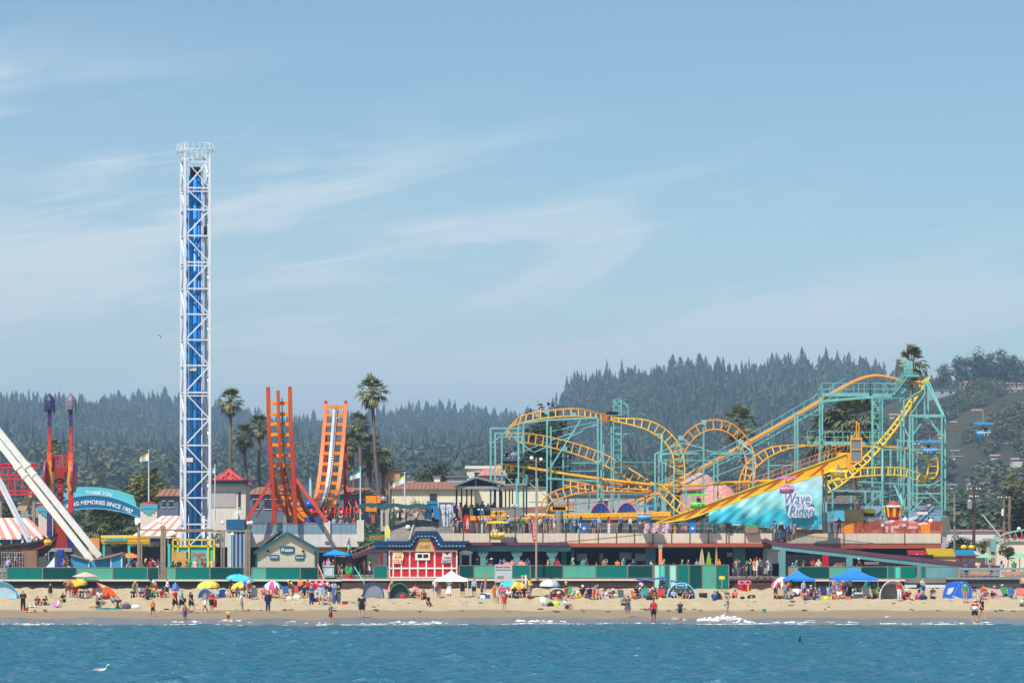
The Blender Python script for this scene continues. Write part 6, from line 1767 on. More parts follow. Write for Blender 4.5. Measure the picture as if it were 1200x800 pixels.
def spin_ride():
 Y=303
 t=thing('spinning_arm_ride','small spinning ride with red and yellow lantern tower and white arms','ride',P(1047,624,Y))
 MB().lathe(P(1047,609.5,Y),[(.5,0),(.72,.3),(.95,1.6),(.9,1.65)],8).build('lantern',M((200,50,44)),t)
 pn=MB()
 for k in range(8):
  a=2*PI*k/8;q=P(1047,609,Y)
  pn.beam(q+Vector((.70*math.cos(a),.70*math.sin(a),.35)),q+Vector((.94*math.cos(a),.94*math.sin(a),1.5)),.32,.06)
 pn.build('yellow_panel',YEL,t)
 MB().lathe(P(1047,594.5,Y),[(1.0,0),(1.05,.12),(.8,.3),(.3,.32)],12).build('cap',WHITE,t);MB().lathe(P(1047,591.6,Y),[(.45,0),(.6,.2),(.25,.4)],8).build('flower_crown',M((206,80,50)),t)
 MB().lathe(P(1047,624,Y),[(1.6,0),(1.6,.4),(.6,.6),(.5,1.4)],12).build('hub',M((220,214,214)),t)
 for ex,ey,eY in((1016,604,Y-2),(1078,603.5,Y-1),(1034,614,Y-3.4),(1060,614,Y-3.2),(1030,609,Y+3),(1066,609,Y+3)):
  MB().beam(P(1047,614,Y),P(ex,ey+1,eY),.28,.28).build('arm',WHITEM,t)
spin_ride()
def ride_pod(label,px,py,Y,kind,cols):
 c=P(px,py,Y)
 t=thing('ride_pod',label,'ride car',c,'animal shaped ride cars')
 MB().ell(c+Vector((0,0,.3)),.70,.5,.34,12,8).build('shell',M(cols[0],0.4,1.0),t)
 MB().box(c.x-.6,c.x+.5,c.y-.4,c.y+.4,c.z-.2,c.z+.12).build('base',M(cols[1],0.5),t)
 MB().ell(c+Vector((-.75 if kind else.7,0,.7)),.26,.25,.26,10,7).build('head',M(cols[2],0.5),t)
 e=MB();q=c+Vector((-.75 if kind else.7,0,.95));e.ell(q+Vector((-.22,0,.1)),.1,.08,.16).ell(q+Vector((.22,0,.1)),.1,.08,.16);e.build('ears',M(cols[3],0.5),t)
ride_pod('yellow and black ride car raised on the left arm of the spinning ride',1019,602.5,301,1,((246,206,40),(40,40,44),(226,224,220),(60,60,60)))
ride_pod('grey and white ride car raised on the right arm of the spinning ride',1081,600.5,302,0,((110,112,120),(220,216,214),(150,150,156),(70,70,76)))
ride_pod('pale blue ride car low at the left of the spinning ride',1040,617,302.2,1,((150,190,226),(226,216,222),(236,226,232),(200,90,120)))
ride_pod('red and white ride car low at the front of the spinning ride',1053,616.5,301.6,0,((206,50,60),(226,226,226),(236,232,232),(60,60,60)))
ride_pod('pink and white ride car low at the right of the spinning ride',1069,617,302.2,1,((214,150,170),(226,222,226),(230,226,230),(70,66,70)))
ride_pod('white ride car at the right end of the spinning ride',1083,618,302,0,((232,230,232),(180,60,70),(226,226,226),(90,90,96)))
def pavilion():
 Y=301
 t=thing('station_pavilion','ride station pavilion with dark blue posts and grey gabled roof','pavilion',P(575,624,Y))
 r=MB()
 r.pprism([(529,568.5),(557,558),(559,558),(590,566.5),(590,568.3),(558,560),(532,569.6)],Y-.6,8)
 r.build('roof',M((138,142,150),0.5,0.85,var=0.1),t)
 r2=MB().pprism([(585,567),(617,565.5),(618,568.5),(586,569.5)],Y+.5,7);r2.build('side_roof',M((150,150,152),0.6,0.85),t)
 MB().pbox(534,569.8,589,572.6,Y-.3,.3).build('fascia',M((150,158,170),0.6,0.9),t)
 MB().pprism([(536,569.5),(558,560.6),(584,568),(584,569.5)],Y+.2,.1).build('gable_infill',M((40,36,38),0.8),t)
 MB().beam(P(557.5,561,Y-.1),P(557.5,570,Y-.1),.14,.14).build('king_post',M((140,146,156)),t)
 ps=[(535,1),(541,.8),(547,.8),(552.5,.8),(580,1.5),(586,1.3),(592.5,.8),(597,.8),(600.5,.7)]
 for px,w in ps:MB().pbox(px-w,572.7,px+w,610,Y+(.2 if w>1 else 2.5),.35).build('post',DNAVY,t)
 MB().pbox(533,594,604,610,Y+5.5,.2).build('back_screen',M((40,52,76),0.7),t)
 d=MB().pbox(576,595,604,603,Y+.8,.2);
 for k in range(6):d.beam(P(577+k*5,603,Y+.75),P(581+k*5,594,Y+.75),.16,.1)
 d.build('queue_gate',DNAVY,t)
 MB().pbox(505,606.5,575,624,Y-3,.3).build('front_screen',M((86,82,80),0.8),t)
 MB().pbox(575,595,612,610.5,Y-4,3).build('concrete_beam',GREYC,t)
 for px in(577,609):MB().pbox(px-2.4,610.6,px+2.4,624.4,Y-3.9,.9).build('concrete_pier',GREYC,t)
pavilion()
def station_screen():
 Y=303.4
 t=thing('station_fence','grey queue fence and low station wall under the coaster behind the deck crowd','fence',P(720,624,Y))
 MB().pbox(614,610,835,624.4,Y,.2).build('lower_wall',M((96,104,106),0.8,0.9,var=.3,ns=.6,streak=.3),t)
 MB().pbox(640,605.8,790,608.4,Y-.3,.4).build('platform_edge',M((206,140,50),0.6),t)
 r=MB()
 for k in range(70):px=614+3.2*k;r.beam(P(px,624,Y-.5),P(px,613,Y-.5),.04,.04)
 for y in(613,618.5):r.beam(P(614,y,Y-.5),P(836,y,Y-.5),.06,.06)
 r.build('queue_rail',M((150,158,160),.5),t)
 for k,(x0,x1,y0,c)in enumerate(((690,699,613,(60,66,76)),(716,724,612,(150,110,90)),(748,762,611,(70,90,110)),(786,796,612,(60,60,66)),(645,652,611,(120,60,60)))):MB().pbox(x0,y0,x1,624,Y-.2,.15).build('panel',M(c,.7),t)
station_screen()
def wavy_awning():
 Y=297
 t=thing('wavy_awning','dark green wavy shade awning on thin masts over the upper terrace','awning',P(462,616,Y))
 rows=[]
 for j in range(6):
  row=[]
  for i in range(37):
   x=420+85*i/36
   y=591.0-2.2*abs(math.sin((x-420)/85*PI*3))+1.2*(x-420)/85
   row.append(tuple(P(x,y+j*0.9,Y-2.5+j*1.0))if j<3 else tuple(P(x,y+1.8+(j-2)*1.5,Y-2.6-0.0*j)))
  rows.append(row)
 MB().sheet(rows[:3]).build('cloth',M((52,104,104),0.6,0.95,var=0.15),t)
 v=MB()
 for i in range(36):
  a,b=Vector(rows[0][i]),Vector(rows[0][i+1]);dz=0.45+0.1*math.sin(i*1.3);v.add([a,b,b-Vector((0,0,dz)),a-Vector((0,0,dz))],[(0,1,2,3)])
 v.build('valance',M((44,92,94),0.6,0.95,var=0.2),t)
 for px,yt in((456.5,566),(461,584),(450,586),(476,590)):MB().tube([P(px,616,Y),P(px,yt,Y)],.09,6).build('mast',GREYC,t)
 MB().lathe(P(450,586,Y),[(.35,0),(.35,.25),(.25,.4)],8).build('mast_head',STEEL,t)
wavy_awning()
t=thing('orange_tower_sign','orange boxed sign tower left of the wavy awning','sign',P(436,612,300))
MB().pbox(427.5,580.5,441,599,300,1).build('board',ORANGEL,t);MB().pbox(441.2,580,446,589,300.1,.8).build('side_board',M((236,130,40)),t);MB().pbox(435,599,439,612,300.2,.5).build('post',ORANGE,t)
t=thing('white_storage_column','ribbed pale column below the wavy awning','column',P(450,620,299));mb=MB()
for k in range(7):mb.pbox(446+k*1.4,597,446+k*1.4+1.2,622,299-(k%2)*.05,1.2)
mb.build('ribbed_wall',M((196,192,182),0.7),t)
def toilet_kiosk():
 Y=296.5
 t=thing('white_door_kiosk','pale grey kiosk with double door beside blue swing frame','kiosk',P(523,620,Y))
 MB().pbox(514,588,531,618,Y,2).build('wall',M((186,194,204),0.6,0.95),t)
 MB().pbox(516,590,529,602,Y-.06,.06).pbox(516,603.5,529,617,Y-.06,.06).build('door_panel',M((206,212,220),0.6),t)
 MB().pbox(513.5,586.8,531.5,588.2,Y-.2,2.4).build('roof',WHITE,t)
toilet_kiosk()
t=thing('swing_frame','blue A shaped ride frame beside the pale grey kiosk','ride',P(506,616,296))
m=MB()
for a,b in((502,499),(506,503),(508,511),(511,514)):m.beam(P(a,588,296),P(b,608,296),.3,.3)
m.beam(P(500,588.5,296),P(513,588.5,296),.3,.5);m.build('frame',M((40,130,186)),t);MB().pbox(502,590,511,600,296.6,1).build('navy_box',NAVY,t)
def soda_banner():
 Y=292.6
 t=thing('soda_banner','red banner with a bottle shape hanging on the deck railing','banner',P(547,622,Y))
 MB().pbox(543.7,603.5,551.3,622,Y-.2,.04).build('cloth',M((206,24,40)),t)
 b=MB().pprism([(546.6,619),(546.4,613),(547.2,609.5),(547.2,607),(548.4,607),(548.4,609.5),(549.2,613),(549,619)],Y-.23,.028);b.build('bottle_shape',M((196,230,220)),t)
soda_banner()
def red_feather():
 Y=288.0
 t=thing('red_feather_flag','tall red feather banner flag with white lettering before the deck','flag',P(629,679,Y))
 MB().tube([P(629.5,679,Y),P(629,640,Y),P(627.5,612,Y),P(625,607.5,Y)],.035,6).build('pole',STEEL,t)
 c=MB().add([P(629,638,Y),P(624,632,Y),P(622.8,622,Y),P(624,611,Y),P(625.5,607.8,Y),P(628.8,612,Y),P(629,622,Y)],[(0,1,2,3,4,5,6)]);c.build('cloth',M((206,34,52)),t)
 tx=MB();
 for k,ch in enumerate('COCOA'):text(tx,ch,P(626.0,613.5+k*4.1,Y-.03),.28,.2)
 tx.build('lettering',WHITE,t)
red_feather()
def small_obj(name,label,cat,parts,base,group=None):
 t=thing(name,label,cat,base,group)
 for nm,mb,mt in parts:mb.build(nm,mt,t)
 return t
DF=294.0
for i,(px,lab)in enumerate(((684.5,'blue bin with white mark on the deck left of the parked boats'),(811.5,'blue bin with white mark on the deck beside the beach ball'))):
 small_obj('blue_bin',lab,'bin',[('body',MB().pbox(px-3.6,611,px+3.6,624.4,DF,.7),BLUE if i else M((44,96,170))),('lid',MB().pbox(px-4,609.6,px+4,611,DF-.05,.8),M((30,60,120))),('emblem',MB().ell(P(px,619,DF-.02),.16,.03,.16,8,6),WHITE)],P(px,624.4,DF),'blue bins on the deck')
t=thing('beach_ball','large striped beach ball on the deck under the yellow chute','ball',P(802,624.4,DF))
mb=MB()
c=P(802,620,DF);cs=[M((220,60,40)),M((40,110,170)),M((226,120,60)),M((30,150,160))]
for k in range(8):
 mb.use(cs[k%4])
 for j in range(6):
  def q(a,b):return c+Vector((.44*math.sin(b)*math.cos(a),.44*math.sin(b)*math.sin(a),.40*math.cos(b)))
  a0,a1=2*PI*k/8,2*PI*(k+1)/8;b0,b1=PI*j/6,PI*(j+1)/6
  mb.add([q(a0,b0),q(a0,b1),q(a1,b1),q(a1,b0)],[(0,1,2,3)])
mb.build('skin',None,t)
small_obj('planter_box','brown planter box with green plants on the deck railing left of the ramp','planter',[('box',MB().pbox(873.5,617,888,624,DY-.6,.5),M((150,118,98),0.8)),('plants',MB().ell(P(877,616.8,DY-.35),.35,.2,.15).ell(P(881,616.4,DY-.35),.3,.2,.18).ell(P(885,616.8,DY-.35),.35,.2,.14),GRN)],P(880,624,DY))
small_obj('black_speaker','square black loudspeaker on a post at the deck edge','speaker',[('cabinet',MB().pbox(850.5,612.5,857,619.5,DY-.4,.5),DARK),('post',MB().pbox(853.2,619.6,854.4,636,DY-.15,.1),GREYC)],P(853.5,636,DY))
small_obj('orange_post','short orange post on the deck beside the beach ball','post',[('post',MB().pbox(789.5,616,791.8,624.4,DF,.2),ORANGEL),('cap',MB().pbox(789,615,792.3,616,DF-.03,.26),ORANGE)],P(790.6,624.4,DF))
def folded_cloth():
 rows=[[tuple(P(752+34*i/20,613.5+5*j+1.5*math.sin(i*1.3+j*2)+(1.5 if i in(0,20)else 0),DF+.2+.15*math.sin(i*.9+j)))for i in range(21)]for j in range(3)]
 o=MB().sheet(rows).build('covered_kart',M((214,176,190),0.7,0.95,var=0.4,ns=3));tag(o,'crumpled pink and white cover draped over the deck railing','cover')
folded_cloth()
def deck_blue_box():
 small_obj('ticket_booth','small pale blue booth window on the deck between the parked boats and orange wheels','booth',[('wall',MB().pbox(672,607,682,624.4,DF+2,1.2),LBLUE),('counter',MB().pbox(671,614,683,615.5,DF+1.8,1.5),WHITE)],P(677,624.4,DF+2))
deck_blue_box()
def stair_ramp():
 Y=290
 t=thing('boardwalk_stair','stair with dark maroon stringer and yellow edged steps left of the red snack stand','stair',P(415,679,Y))
 MB().pprism([(384,660.5),(444,638.5),(444,644.5),(400,659),(384,663.5)],Y-1,.25).build('stringer',M((86,52,72),0.6,0.95),t)
 for k in range(12):
  x0=400+3.3*k;y0=655.5-1.35*k
  MB().prism([(PX(x0,Y),PZ(y0,Y)),(PX(x0+3.3,Y),PZ(y0,Y)),(PX(x0+3.3,Y),PZ(y0-1.0,Y)),(PX(x0,Y),PZ(y0-1.0,Y))],Y-.72,Y+1.2).build('step',M((206,176,70),0.7),t)
 r=MB().beam(P(408,647,Y-.9),P(440,634,Y-.9),.07,.07)
 for k in range(5):r.beam(P(408+8*k,647-3.25*k,Y-.9),P(408+8*k,654-3.2*k,Y-.9),.05,.05)
 r.build('handrail',M((150,140,120)),t)
stair_ramp()
small_obj('fruit_sign','green and yellow fruit sign standing on the left end of the navy cornice','sign',[('board',MB().pprism([(432,626.5),(446,625.5),(452,627),(452,634.5),(432,634)],287.5,.2),M((30,130,80))),('tall_panel',MB().pprism([(451,634),(450.8,619),(452.5,615),(455.5,615.5),(457.5,622),(457,634)],287.4,.15),M((236,214,110))),('lettering',text(MB().use(M((230,110,40))),'FRUIT',P(442,630,287.48),.38,1.3),None),('base',MB().pprism([(452,634.3),(453.5,629),(457,632),(459,634.3)],287.3,.1),M((90,150,200)))],P(445,634,287.5))
small_obj('blue_market_umbrella','bright blue square market umbrella between the gabled hut and the stair','umbrella',[('canopy',MB().add([P(377.5,649.5,288.5),P(412,649.5,288.5),P(409,649,291.5),P(381,649,291.5),P(392.5,643.5,290)],[(0,1,4),(1,2,4),(2,3,4),(3,0,4),(3,2,1,0)]).box(PX(378,288.6),PX(411.5,288.6),288.55,288.6,PZ(651,288.6),PZ(649.6,288.6)),M((20,146,226),0.55,1.0)),('pole',MB().tube([P(393,680,290),P(393,645,290)],.04,6),STEEL)],P(393,680,290))
for i,(px,lab)in enumerate(((100,'flat beige patio umbrella in front of the pale teal panel'),)):
 small_obj('beige_umbrella',lab,'umbrella',[('canopy',MB().lathe(P(px,675.5,283.5),[(1.28,0),(1.3,.05),(.7,.28),(.04,.48)],10),M((214,184,164),0.7)),('pole',MB().tube([P(px,689,283.5),P(px,672,283.5)],.03,6),WOODP)],P(px,689,283.5))
small_obj('orange_patio_umbrella','orange patio umbrella behind the wooden lamp post by the yellow kiosk','umbrella',[('canopy',MB().lathe(P(151,653,294),[(1.35,0),(1.3,.05),(.5,.42),(.05,.55)],8),M((240,130,70),0.6)),('pole',MB().tube([P(151,681,294),P(151,648,294)],.03,6),WOODP)],P(151,681,294))
small_obj('orange_patio_umbrella','small faded orange patio umbrella behind the fence right of the red snack stand','umbrella',[('canopy',MB().lathe(P(614,662,288),[(.66,0),(.6,.12),(.3,.26),(.03,.3)],10),M((206,130,80),0.6)),('pole',MB().tube([P(614,681,288),P(614,660,288)],.03,6),WOODP)],P(614,681,288))
small_obj('orange_patio_umbrella','second small faded orange umbrella hidden behind the photo sign board','umbrella',[('canopy',MB().lathe(P(595,661,288),[(.5,0),(.46,.12),(.2,.2),(.03,.24)],10),M((206,130,80),0.6)),('pole',MB().tube([P(595,681,288),P(595,660,288)],.03,6),WOODP)],P(595,681,288))
small_obj('white_kiosk','small white framed kiosk with dark doorway right of the red snack stand','kiosk',[('frame',MB().pbox(538.5,650,541,679,287.5,1.4).pbox(550,650,552.2,679,287.5,1.4).pbox(538.5,646,552.2,650,287.4,1.6),M((206,206,210))),('doorway',MB().pbox(541,650,550,679,288.2,.1),DARK),('roof',MB().pprism([(537,646.5),(545,644.3),(554,646.5),(553,648)],287.2,1.8),WHITE)],P(545,679,287.5))
small_obj('potted_plant','leafy plant in a red pot at the top of the promenade steps','plant',[('pot',MB().lathe(P(408.5,679,285.9),[(.28,0),(.42,.5),(.45,.55)],10),M((200,50,50))),('foliage',MB().add([tuple(Vector(q)*1.0)for q in[]],[]).ell(P(408.5,671.5,285.9),.32,.3,.35,7,5).ell(P(411,668.5,285.9),.25,.25,.45,6,5).ell(P(406.5,668,285.9),.2,.2,.5,6,5),GRN)],P(408.5,679,285.9))
small_obj('mint_counter','pale green counter board at the top of the promenade steps','counter',[('board',MB().pbox(379,663,391.5,676,286.2,.1),M((130,190,170),0.6)),('poster',MB().pbox(381,665,389.5,674,286.15,.045),M((186,196,210),0.6,var=0.3)),('frame',MB().pbox(378.4,662.3,392,663,286.1,.25),WHITE)],P(385,679,286.2))
for lab,a,b,c in(('pink handrail leaning down the promenade steps beside the mint counter',(372.5,661,286),(380,679,284.4),M((220,150,140))),('turquoise handrail leaning down the promenade steps',(415.5,664,286.2),(427,683,284.2),AQUA)):
 small_obj('step_handrail',lab,'handrail',[('rail',MB().tube([P(*a),P(*b)],.06,6),c),('foot',MB().tube([P(*b),P(b[0],b[1]+5,b[2])],.05,6),c)],P(b[0],b[1]+5,b[2]))
t=thing('steps','dark brown timber steps from the sand up to the promenade','steps',P(420,688,283.6))
for k in range(4):MB().box(PX(400.5,284),PX(454,284),284.55-.38*(4-k),284.58,1.25,1.38+.2*k).build('step',BROWNW,t)
t=thing('steps','brown steps behind the red bins leading to the crowded promenade','steps',P(890,688,283.6))
for k in range(4):MB().box(PX(857,284),PX(905,284),284.55-.38*(4-k),284.58,1.25,1.38+.2*k).build('step',BROWNW,t)
def boards():
 for px,yt,yb,w,col,lab in((822.5,642.5,662,3.4,(206,190,150),'tall cream surfboard standing behind the tall panels'),(830.5,646,662,3.4,(130,200,40),'lime green surfboard standing behind the tall panels'),(839.5,641,660,1.6,(240,170,40),'narrow yellow surfboard with pale boards at its foot')):
  t=thing('surfboard',lab,'surfboard',P(px,yb+17,284.8),'surfboards behind the tall panels')
  n=14;pts=[]
  for k in range(n+1):
   v=k/n;hw=w*math.sin(min(1,v*1.25+.02)*PI*0.5)**.7*(1 if v<.7 else 1-.35*(v-.7))
   pts.append((px-hw,yt+(yb+17-yt)*v))
  poly=pts+[(2*px-x,y)for x,y in pts[::-1]]
  MB().pprism(poly,284.9,.09).build('deck',M(col,0.4,1.0),t);MB().beam(P(px,yt+1,284.88),P(px,yb+17,284.88),.05,.02).build('stringer',WOODP,t)
boards()
small_obj('orange_pylon','tall orange banner post with teal cap behind the tall panels','banner',[('post',MB().pbox(772,641.5,775.8,680,285.9,.2),M((240,150,90))),('cap',MB().pbox(771.6,638.4,776.2,641.4,285.85,.3),AQUA)],P(774,680,286))
def terrace():
 Y=284.6
 t=thing('terrace_railing','metal terrace railing with timber benches above the dark grey seawall at right','railing',P(1160,680,Y))
 r=MB()
 for y in(665.6,667):r.beam(P(1122,y,Y),P(1290,y,Y),.12,.14)
 for k in range(24):px=1122.5+7*k;r.beam(P(px,666,Y),P(px,679,Y),.07,.07)
 for y in(670.5,674,677.5):r.beam(P(1122,y,Y),P(1290,y,Y),.04,.04)
 r.build('rail',STEEL,t)
 MB().pbox(1122,665,1125,679,Y-.1,.4).build('end_post',GREYC,t)
 for x0,x1 in((1137,1160),(1173,1197),(1210,1234)):MB().pbox(x0,668.8,x1,673,Y+.6,.2).build('bench_back',M((206,150,110),0.8),t)
 MB().box(PX(1120,Y),PX(1290,Y),Y+.2,Y+12,2.11,PZ(679,Y)).build('terrace_floor',CONC,t)
terrace()
for px,lab in((1156,'pale green terrace umbrella left one of the two'),(1195,'pale green terrace umbrella cut by the right edge')):
 small_obj('green_umbrella',lab,'umbrella',[('canopy',MB().lathe(P(px,653,292),[(1.15,0),(1.1,.06),(.4,.34),(.04,.5)],10),SEAG),('pole',MB().tube([P(px,679,292),P(px,650,292)],.04,6),WOODP)],P(px,679,292),'green terrace umbrellas')
for nm,x0,x1,y0,y1,c,lab in(('red_awning',1066,1087,645.5,655,(206,40,60),'red awning sign at the foot of the right wing'),('yellow_awning',1088,1120,643.5,652,(250,206,30),'yellow awning over a tan counter below the right wing'),('blue_awning',1120.3,1143.5,645,651,(50,170,216),'light blue awning with red stripe next to the yellow awning')):
 t=thing(nm,lab,'awning',P((x0+x1)/2,660,297),'coloured awnings')
 MB().prismx([(297,PZ(y1,297)),(297,PZ(y1-1,297)),(299,PZ(y0-1,297)),(299,PZ(y1,297))],PX(x0,297),PX(x1,297)).build('cover',M(c,0.6,0.45),t)
 MB().pbox(x0,y1+.1,x1,y1+(6 if nm=='yellow_awning' else 3),297.2,.2).build('valance',M((196,176,120),0.8)if nm=='yellow_awning' else M((206,60,80)if nm=='blue_awning' else(176,30,48)),t)
 if nm=='red_awning':
  tx=MB();text(tx,'Cola',P(1077,651,297)+Vector((0,-.2,0)),.4,1.0,shear=.3);MB().pbox(x0+3,648,x1-1,654.2,296.86,.1).build('front_board',M((206,40,60)),t);tx.build('lettering',WHITE,t)
def red_letter_sign():
 Y=316
 t=thing('arched_letter_sign','arched steel truss sign with big red letters cut by the right edge','sign',P(1165,655,Y))
 m=MB()
 up=[(1166,631),(1178,625),(1190,622),(1205,620),(1225,622)];lo=[(1167,638.5),(1178,634),(1190,631.5),(1205,630),(1225,632)]
 for q in(up,lo):
  for a,b in zip(q,q[1:]):m.beam(P(*a,Y),P(*b,Y),.16,.16)
 for k in range(9):
  x=1168+7*k;ya=np.interp(x,[q[0]for q in up],[q[1]for q in up]);yb=np.interp(x+4,[q[0]for q in lo],[q[1]for q in lo]);m.beam(P(x,ya,Y),P(x+4,yb,Y),.07,.07)
 m.build('truss',M((150,200,180),0.5),t)
 tx=MB()
 for k,ch in enumerate('XIAM'):text(tx,ch,P(1179.5+9.2*k,629.8-1.2*k+.25*k*k,Y-.15),.62,.72 if ch!='I' else.25)
 tx.build('lettering',M((206,24,44)),t)
 MB().pbox(1161,631,1167,646,Y-.2,.6).build('end_column',M((120,170,170),0.5),t)
 MB().ell(P(1194,619.3,Y),.22,.22,.22).build('lamp_ball',WHITE,t)
 MB().pbox(1162,646,1166,668,Y,.5).build('column_foot',M((150,130,120)),t)
red_letter_sign()
J=['pelvis','spine','chest','neck','head','crown','shL','elL','wrL','haL','shR','elR','wrR','haR','hipL','knL','anL','toL','hipR','knR','anR','toR','nose']
RAD=dict(pelvis=.150,spine=.140,chest=.165,neck=.056,head=.108,crown=.070,shL=.074,elL=.050,wrL=.034,haL=.040,shR=.074,elR=.050,wrR=.030,haR=.036,hipL=.100,knL=.066,anL=.038,toL=.034,hipR=.100,knR=.066,anR=.038,toR=.034,nose=.018)
EDGES=[('pelvis','spine'),('spine','chest'),('chest','neck'),('neck','head'),('head','crown'),('chest','shL'),('shL','elL'),('elL','wrL'),('wrL','haL'),('chest','shR'),('shR','elR'),('elR','wrR'),('wrR','haR'),('pelvis','hipL'),('hipL','knL'),('knL','anL'),('anL','toL'),('pelvis','hipR'),('hipR','knR'),('knR','anR'),('anR','toR'),('head','nose')]
def pose(**k):
 p=dict(pelvis=(0,0,.93),spine=(0,.01,1.14),chest=(0,.01,1.33),neck=(0,0,1.49),head=(0,-.02,1.60),crown=(0,-.01,1.69),shL=(.17,.01,1.41),elL=(.235,.03,1.13),wrL=(.25,-.03,.89),haL=(.25,-.06,.79),shR=(-.17,.01,1.41),elR=(-.235,.03,1.13),wrR=(-.25,-.03,.89),haR=(-.25,-.06,.79),hipL=(.095,0,.90),knL=(.105,-.02,.50),anL=(.11,.02,.09),toL=(.12,-.13,.035),hipR=(-.095,0,.90),knR=(-.105,-.02,.50),anR=(-.11,.02,.09),toR=(-.12,-.13,.035),nose=(0,-.125,1.60))
 p.update(k)
 return p
def shift_up(p,dz,dy=0.0,pitch=0.0,keys=('spine','chest','neck','head','crown','shL','elL','wrL','haL','shR','elR','wrR','haR','nose','pelvis')):
 q=dict(p)
 for k in keys:
  x,y,z=p[k]
  zz,yy=z-.93,y
  c,s=math.cos(pitch),math.sin(pitch)
  q[k]=(x,yy*c-zz*s+dy,yy*s+zz*c+.93+dz)
 return q
POSES={'stand':pose(),'hips':pose(elL=(.33,.08,1.16),wrL=(.19,-.02,1.02),haL=(.13,-.05,.98),elR=(-.33,.08,1.16),wrR=(-.19,-.02,1.02),haR=(-.13,-.05,.98),knL=(.16,-.02,.50),anL=(.19,.02,.09),toL=(.23,-.12,.035)),'hold':pose(elL=(.22,.0,1.13),wrL=(.10,-.24,1.16),haL=(.05,-.30,1.20),elR=(-.22,.0,1.13),wrR=(-.10,-.24,1.14),haR=(-.04,-.30,1.17)),'walk':pose(knL=(.10,-.19,.52),anL=(.10,-.28,.12),toL=(.11,-.42,.07),knR=(-.10,.06,.50),anR=(-.10,.33,.15),toR=(-.11,.22,.04),elL=(.23,.16,1.15),wrL=(.24,.20,.92),haL=(.24,.18,.83),elR=(-.23,-.08,1.13),wrR=(-.23,-.28,.97),haR=(-.22,-.35,.92)),'reach':pose(elL=(.30,-.20,1.36),wrL=(.34,-.42,1.44),haL=(.35,-.52,1.46),knL=(.14,-.1,.50),anL=(.16,-.14,.09),toL=(.17,-.28,.035)),'phone':pose(elL=(.24,-.05,1.14),wrL=(.14,-.25,1.36),haL=(.08,-.25,1.46),elR=(-.25,.05,1.14)),'bend':shift_up(pose(elL=(.2,-.25,1.2),wrL=(.17,-.42,1.05),haL=(.15,-.47,.97),elR=(-.2,-.25,1.2),wrR=(-.17,-.42,1.05),haR=(-.15,-.47,.97)),0,.02,.75),}
def seated(seat,lean,knee,ank,arms,spread=.1):
 p=shift_up(pose(),seat-.93,0,lean)
 z=seat
 for s,L in((1,'L'),(-1,'R')):
  p['hip'+L]=(s*.095,-.02,z);p['kn'+L]=(s*(.10+spread*.5),knee[0],knee[1]);p['an'+L]=(s*(.09+spread*.5),ank[0],ank[1]);p['to'+L]=(s*(.11+spread*.5),ank[0]-.13,ank[1]-.03 if ank[1]>.1 else ank[1]+.10)
  sx,sy,sz=p['sh'+L]
  e,w=arms
  p['el'+L]=(s*e[0],sy+e[1],sz+e[2]);p['wr'+L]=(s*w[0],sy+w[1],sz+w[2]);p['ha'+L]=(s*(w[0]-.02),sy+w[1]-.07,sz+w[2]-.03)
 return p
POSES['sit']=seated(.13,-.12,(-.36,.46),(-.50,.08),((.25,-.16,-.22),(.14,-.38,-.24)))
POSES['lounge']=seated(.13,.42,(-.44,.22),(-.84,.08),((.27,.12,-.25),(.29,.20,-.44)))
POSES['chair']=seated(.40,.22,(-.44,.42),(-.50,.07),((.26,-.08,-.25),(.22,-.30,-.24)),.16)
POSES['kneel']=seated(.28,-.3,(-.34,.09),(.10,.07),((.20,-.16,-.24),(.12,-.32,-.42)))
lp={}
for k,(x,y,z)in pose().items():lp[k]=(x,z-.9,.17-y*.9)
lp['haL']=(.25,-.11,.10);lp['haR']=(-.25,-.11,.10);lp['anL']=(.12,-.81,.08);lp['anR']=(-.12,-.81,.08);lp['toL']=(.14,-.86,.2);lp['toR']=(-.14,-.86,.2)
POSES['lie']=lp
def seg_near(q,a,b):
 d=b-a;t=max(0,min(1,(q-a).dot(d)/max(1e-9,d.length_squared)))
 return(q-(a+d*t)).length,t
SKINM=M((206,158,128),0.6,0.9,var=0.06)
_pose_cache={}
def sub_mesh(name,me,keep,off,extra=None):
 0
 vmap,v,f={},[],[]
 for p in keep:
  idx=[]
  for i in p.vertices:
   if i not in vmap:
    vmap[i]=len(v);w=me.vertices[i];v.append(tuple(w.co+w.normal*off))
   idx.append(vmap[i])
  f.append(tuple(idx))
 m=bpy.data.meshes.new(name)
 m.from_pydata(v,[],f)
 m.polygons.foreach_set('use_smooth',[True]*len(f))
 m.materials.append(SKINM);m.update()
 return m
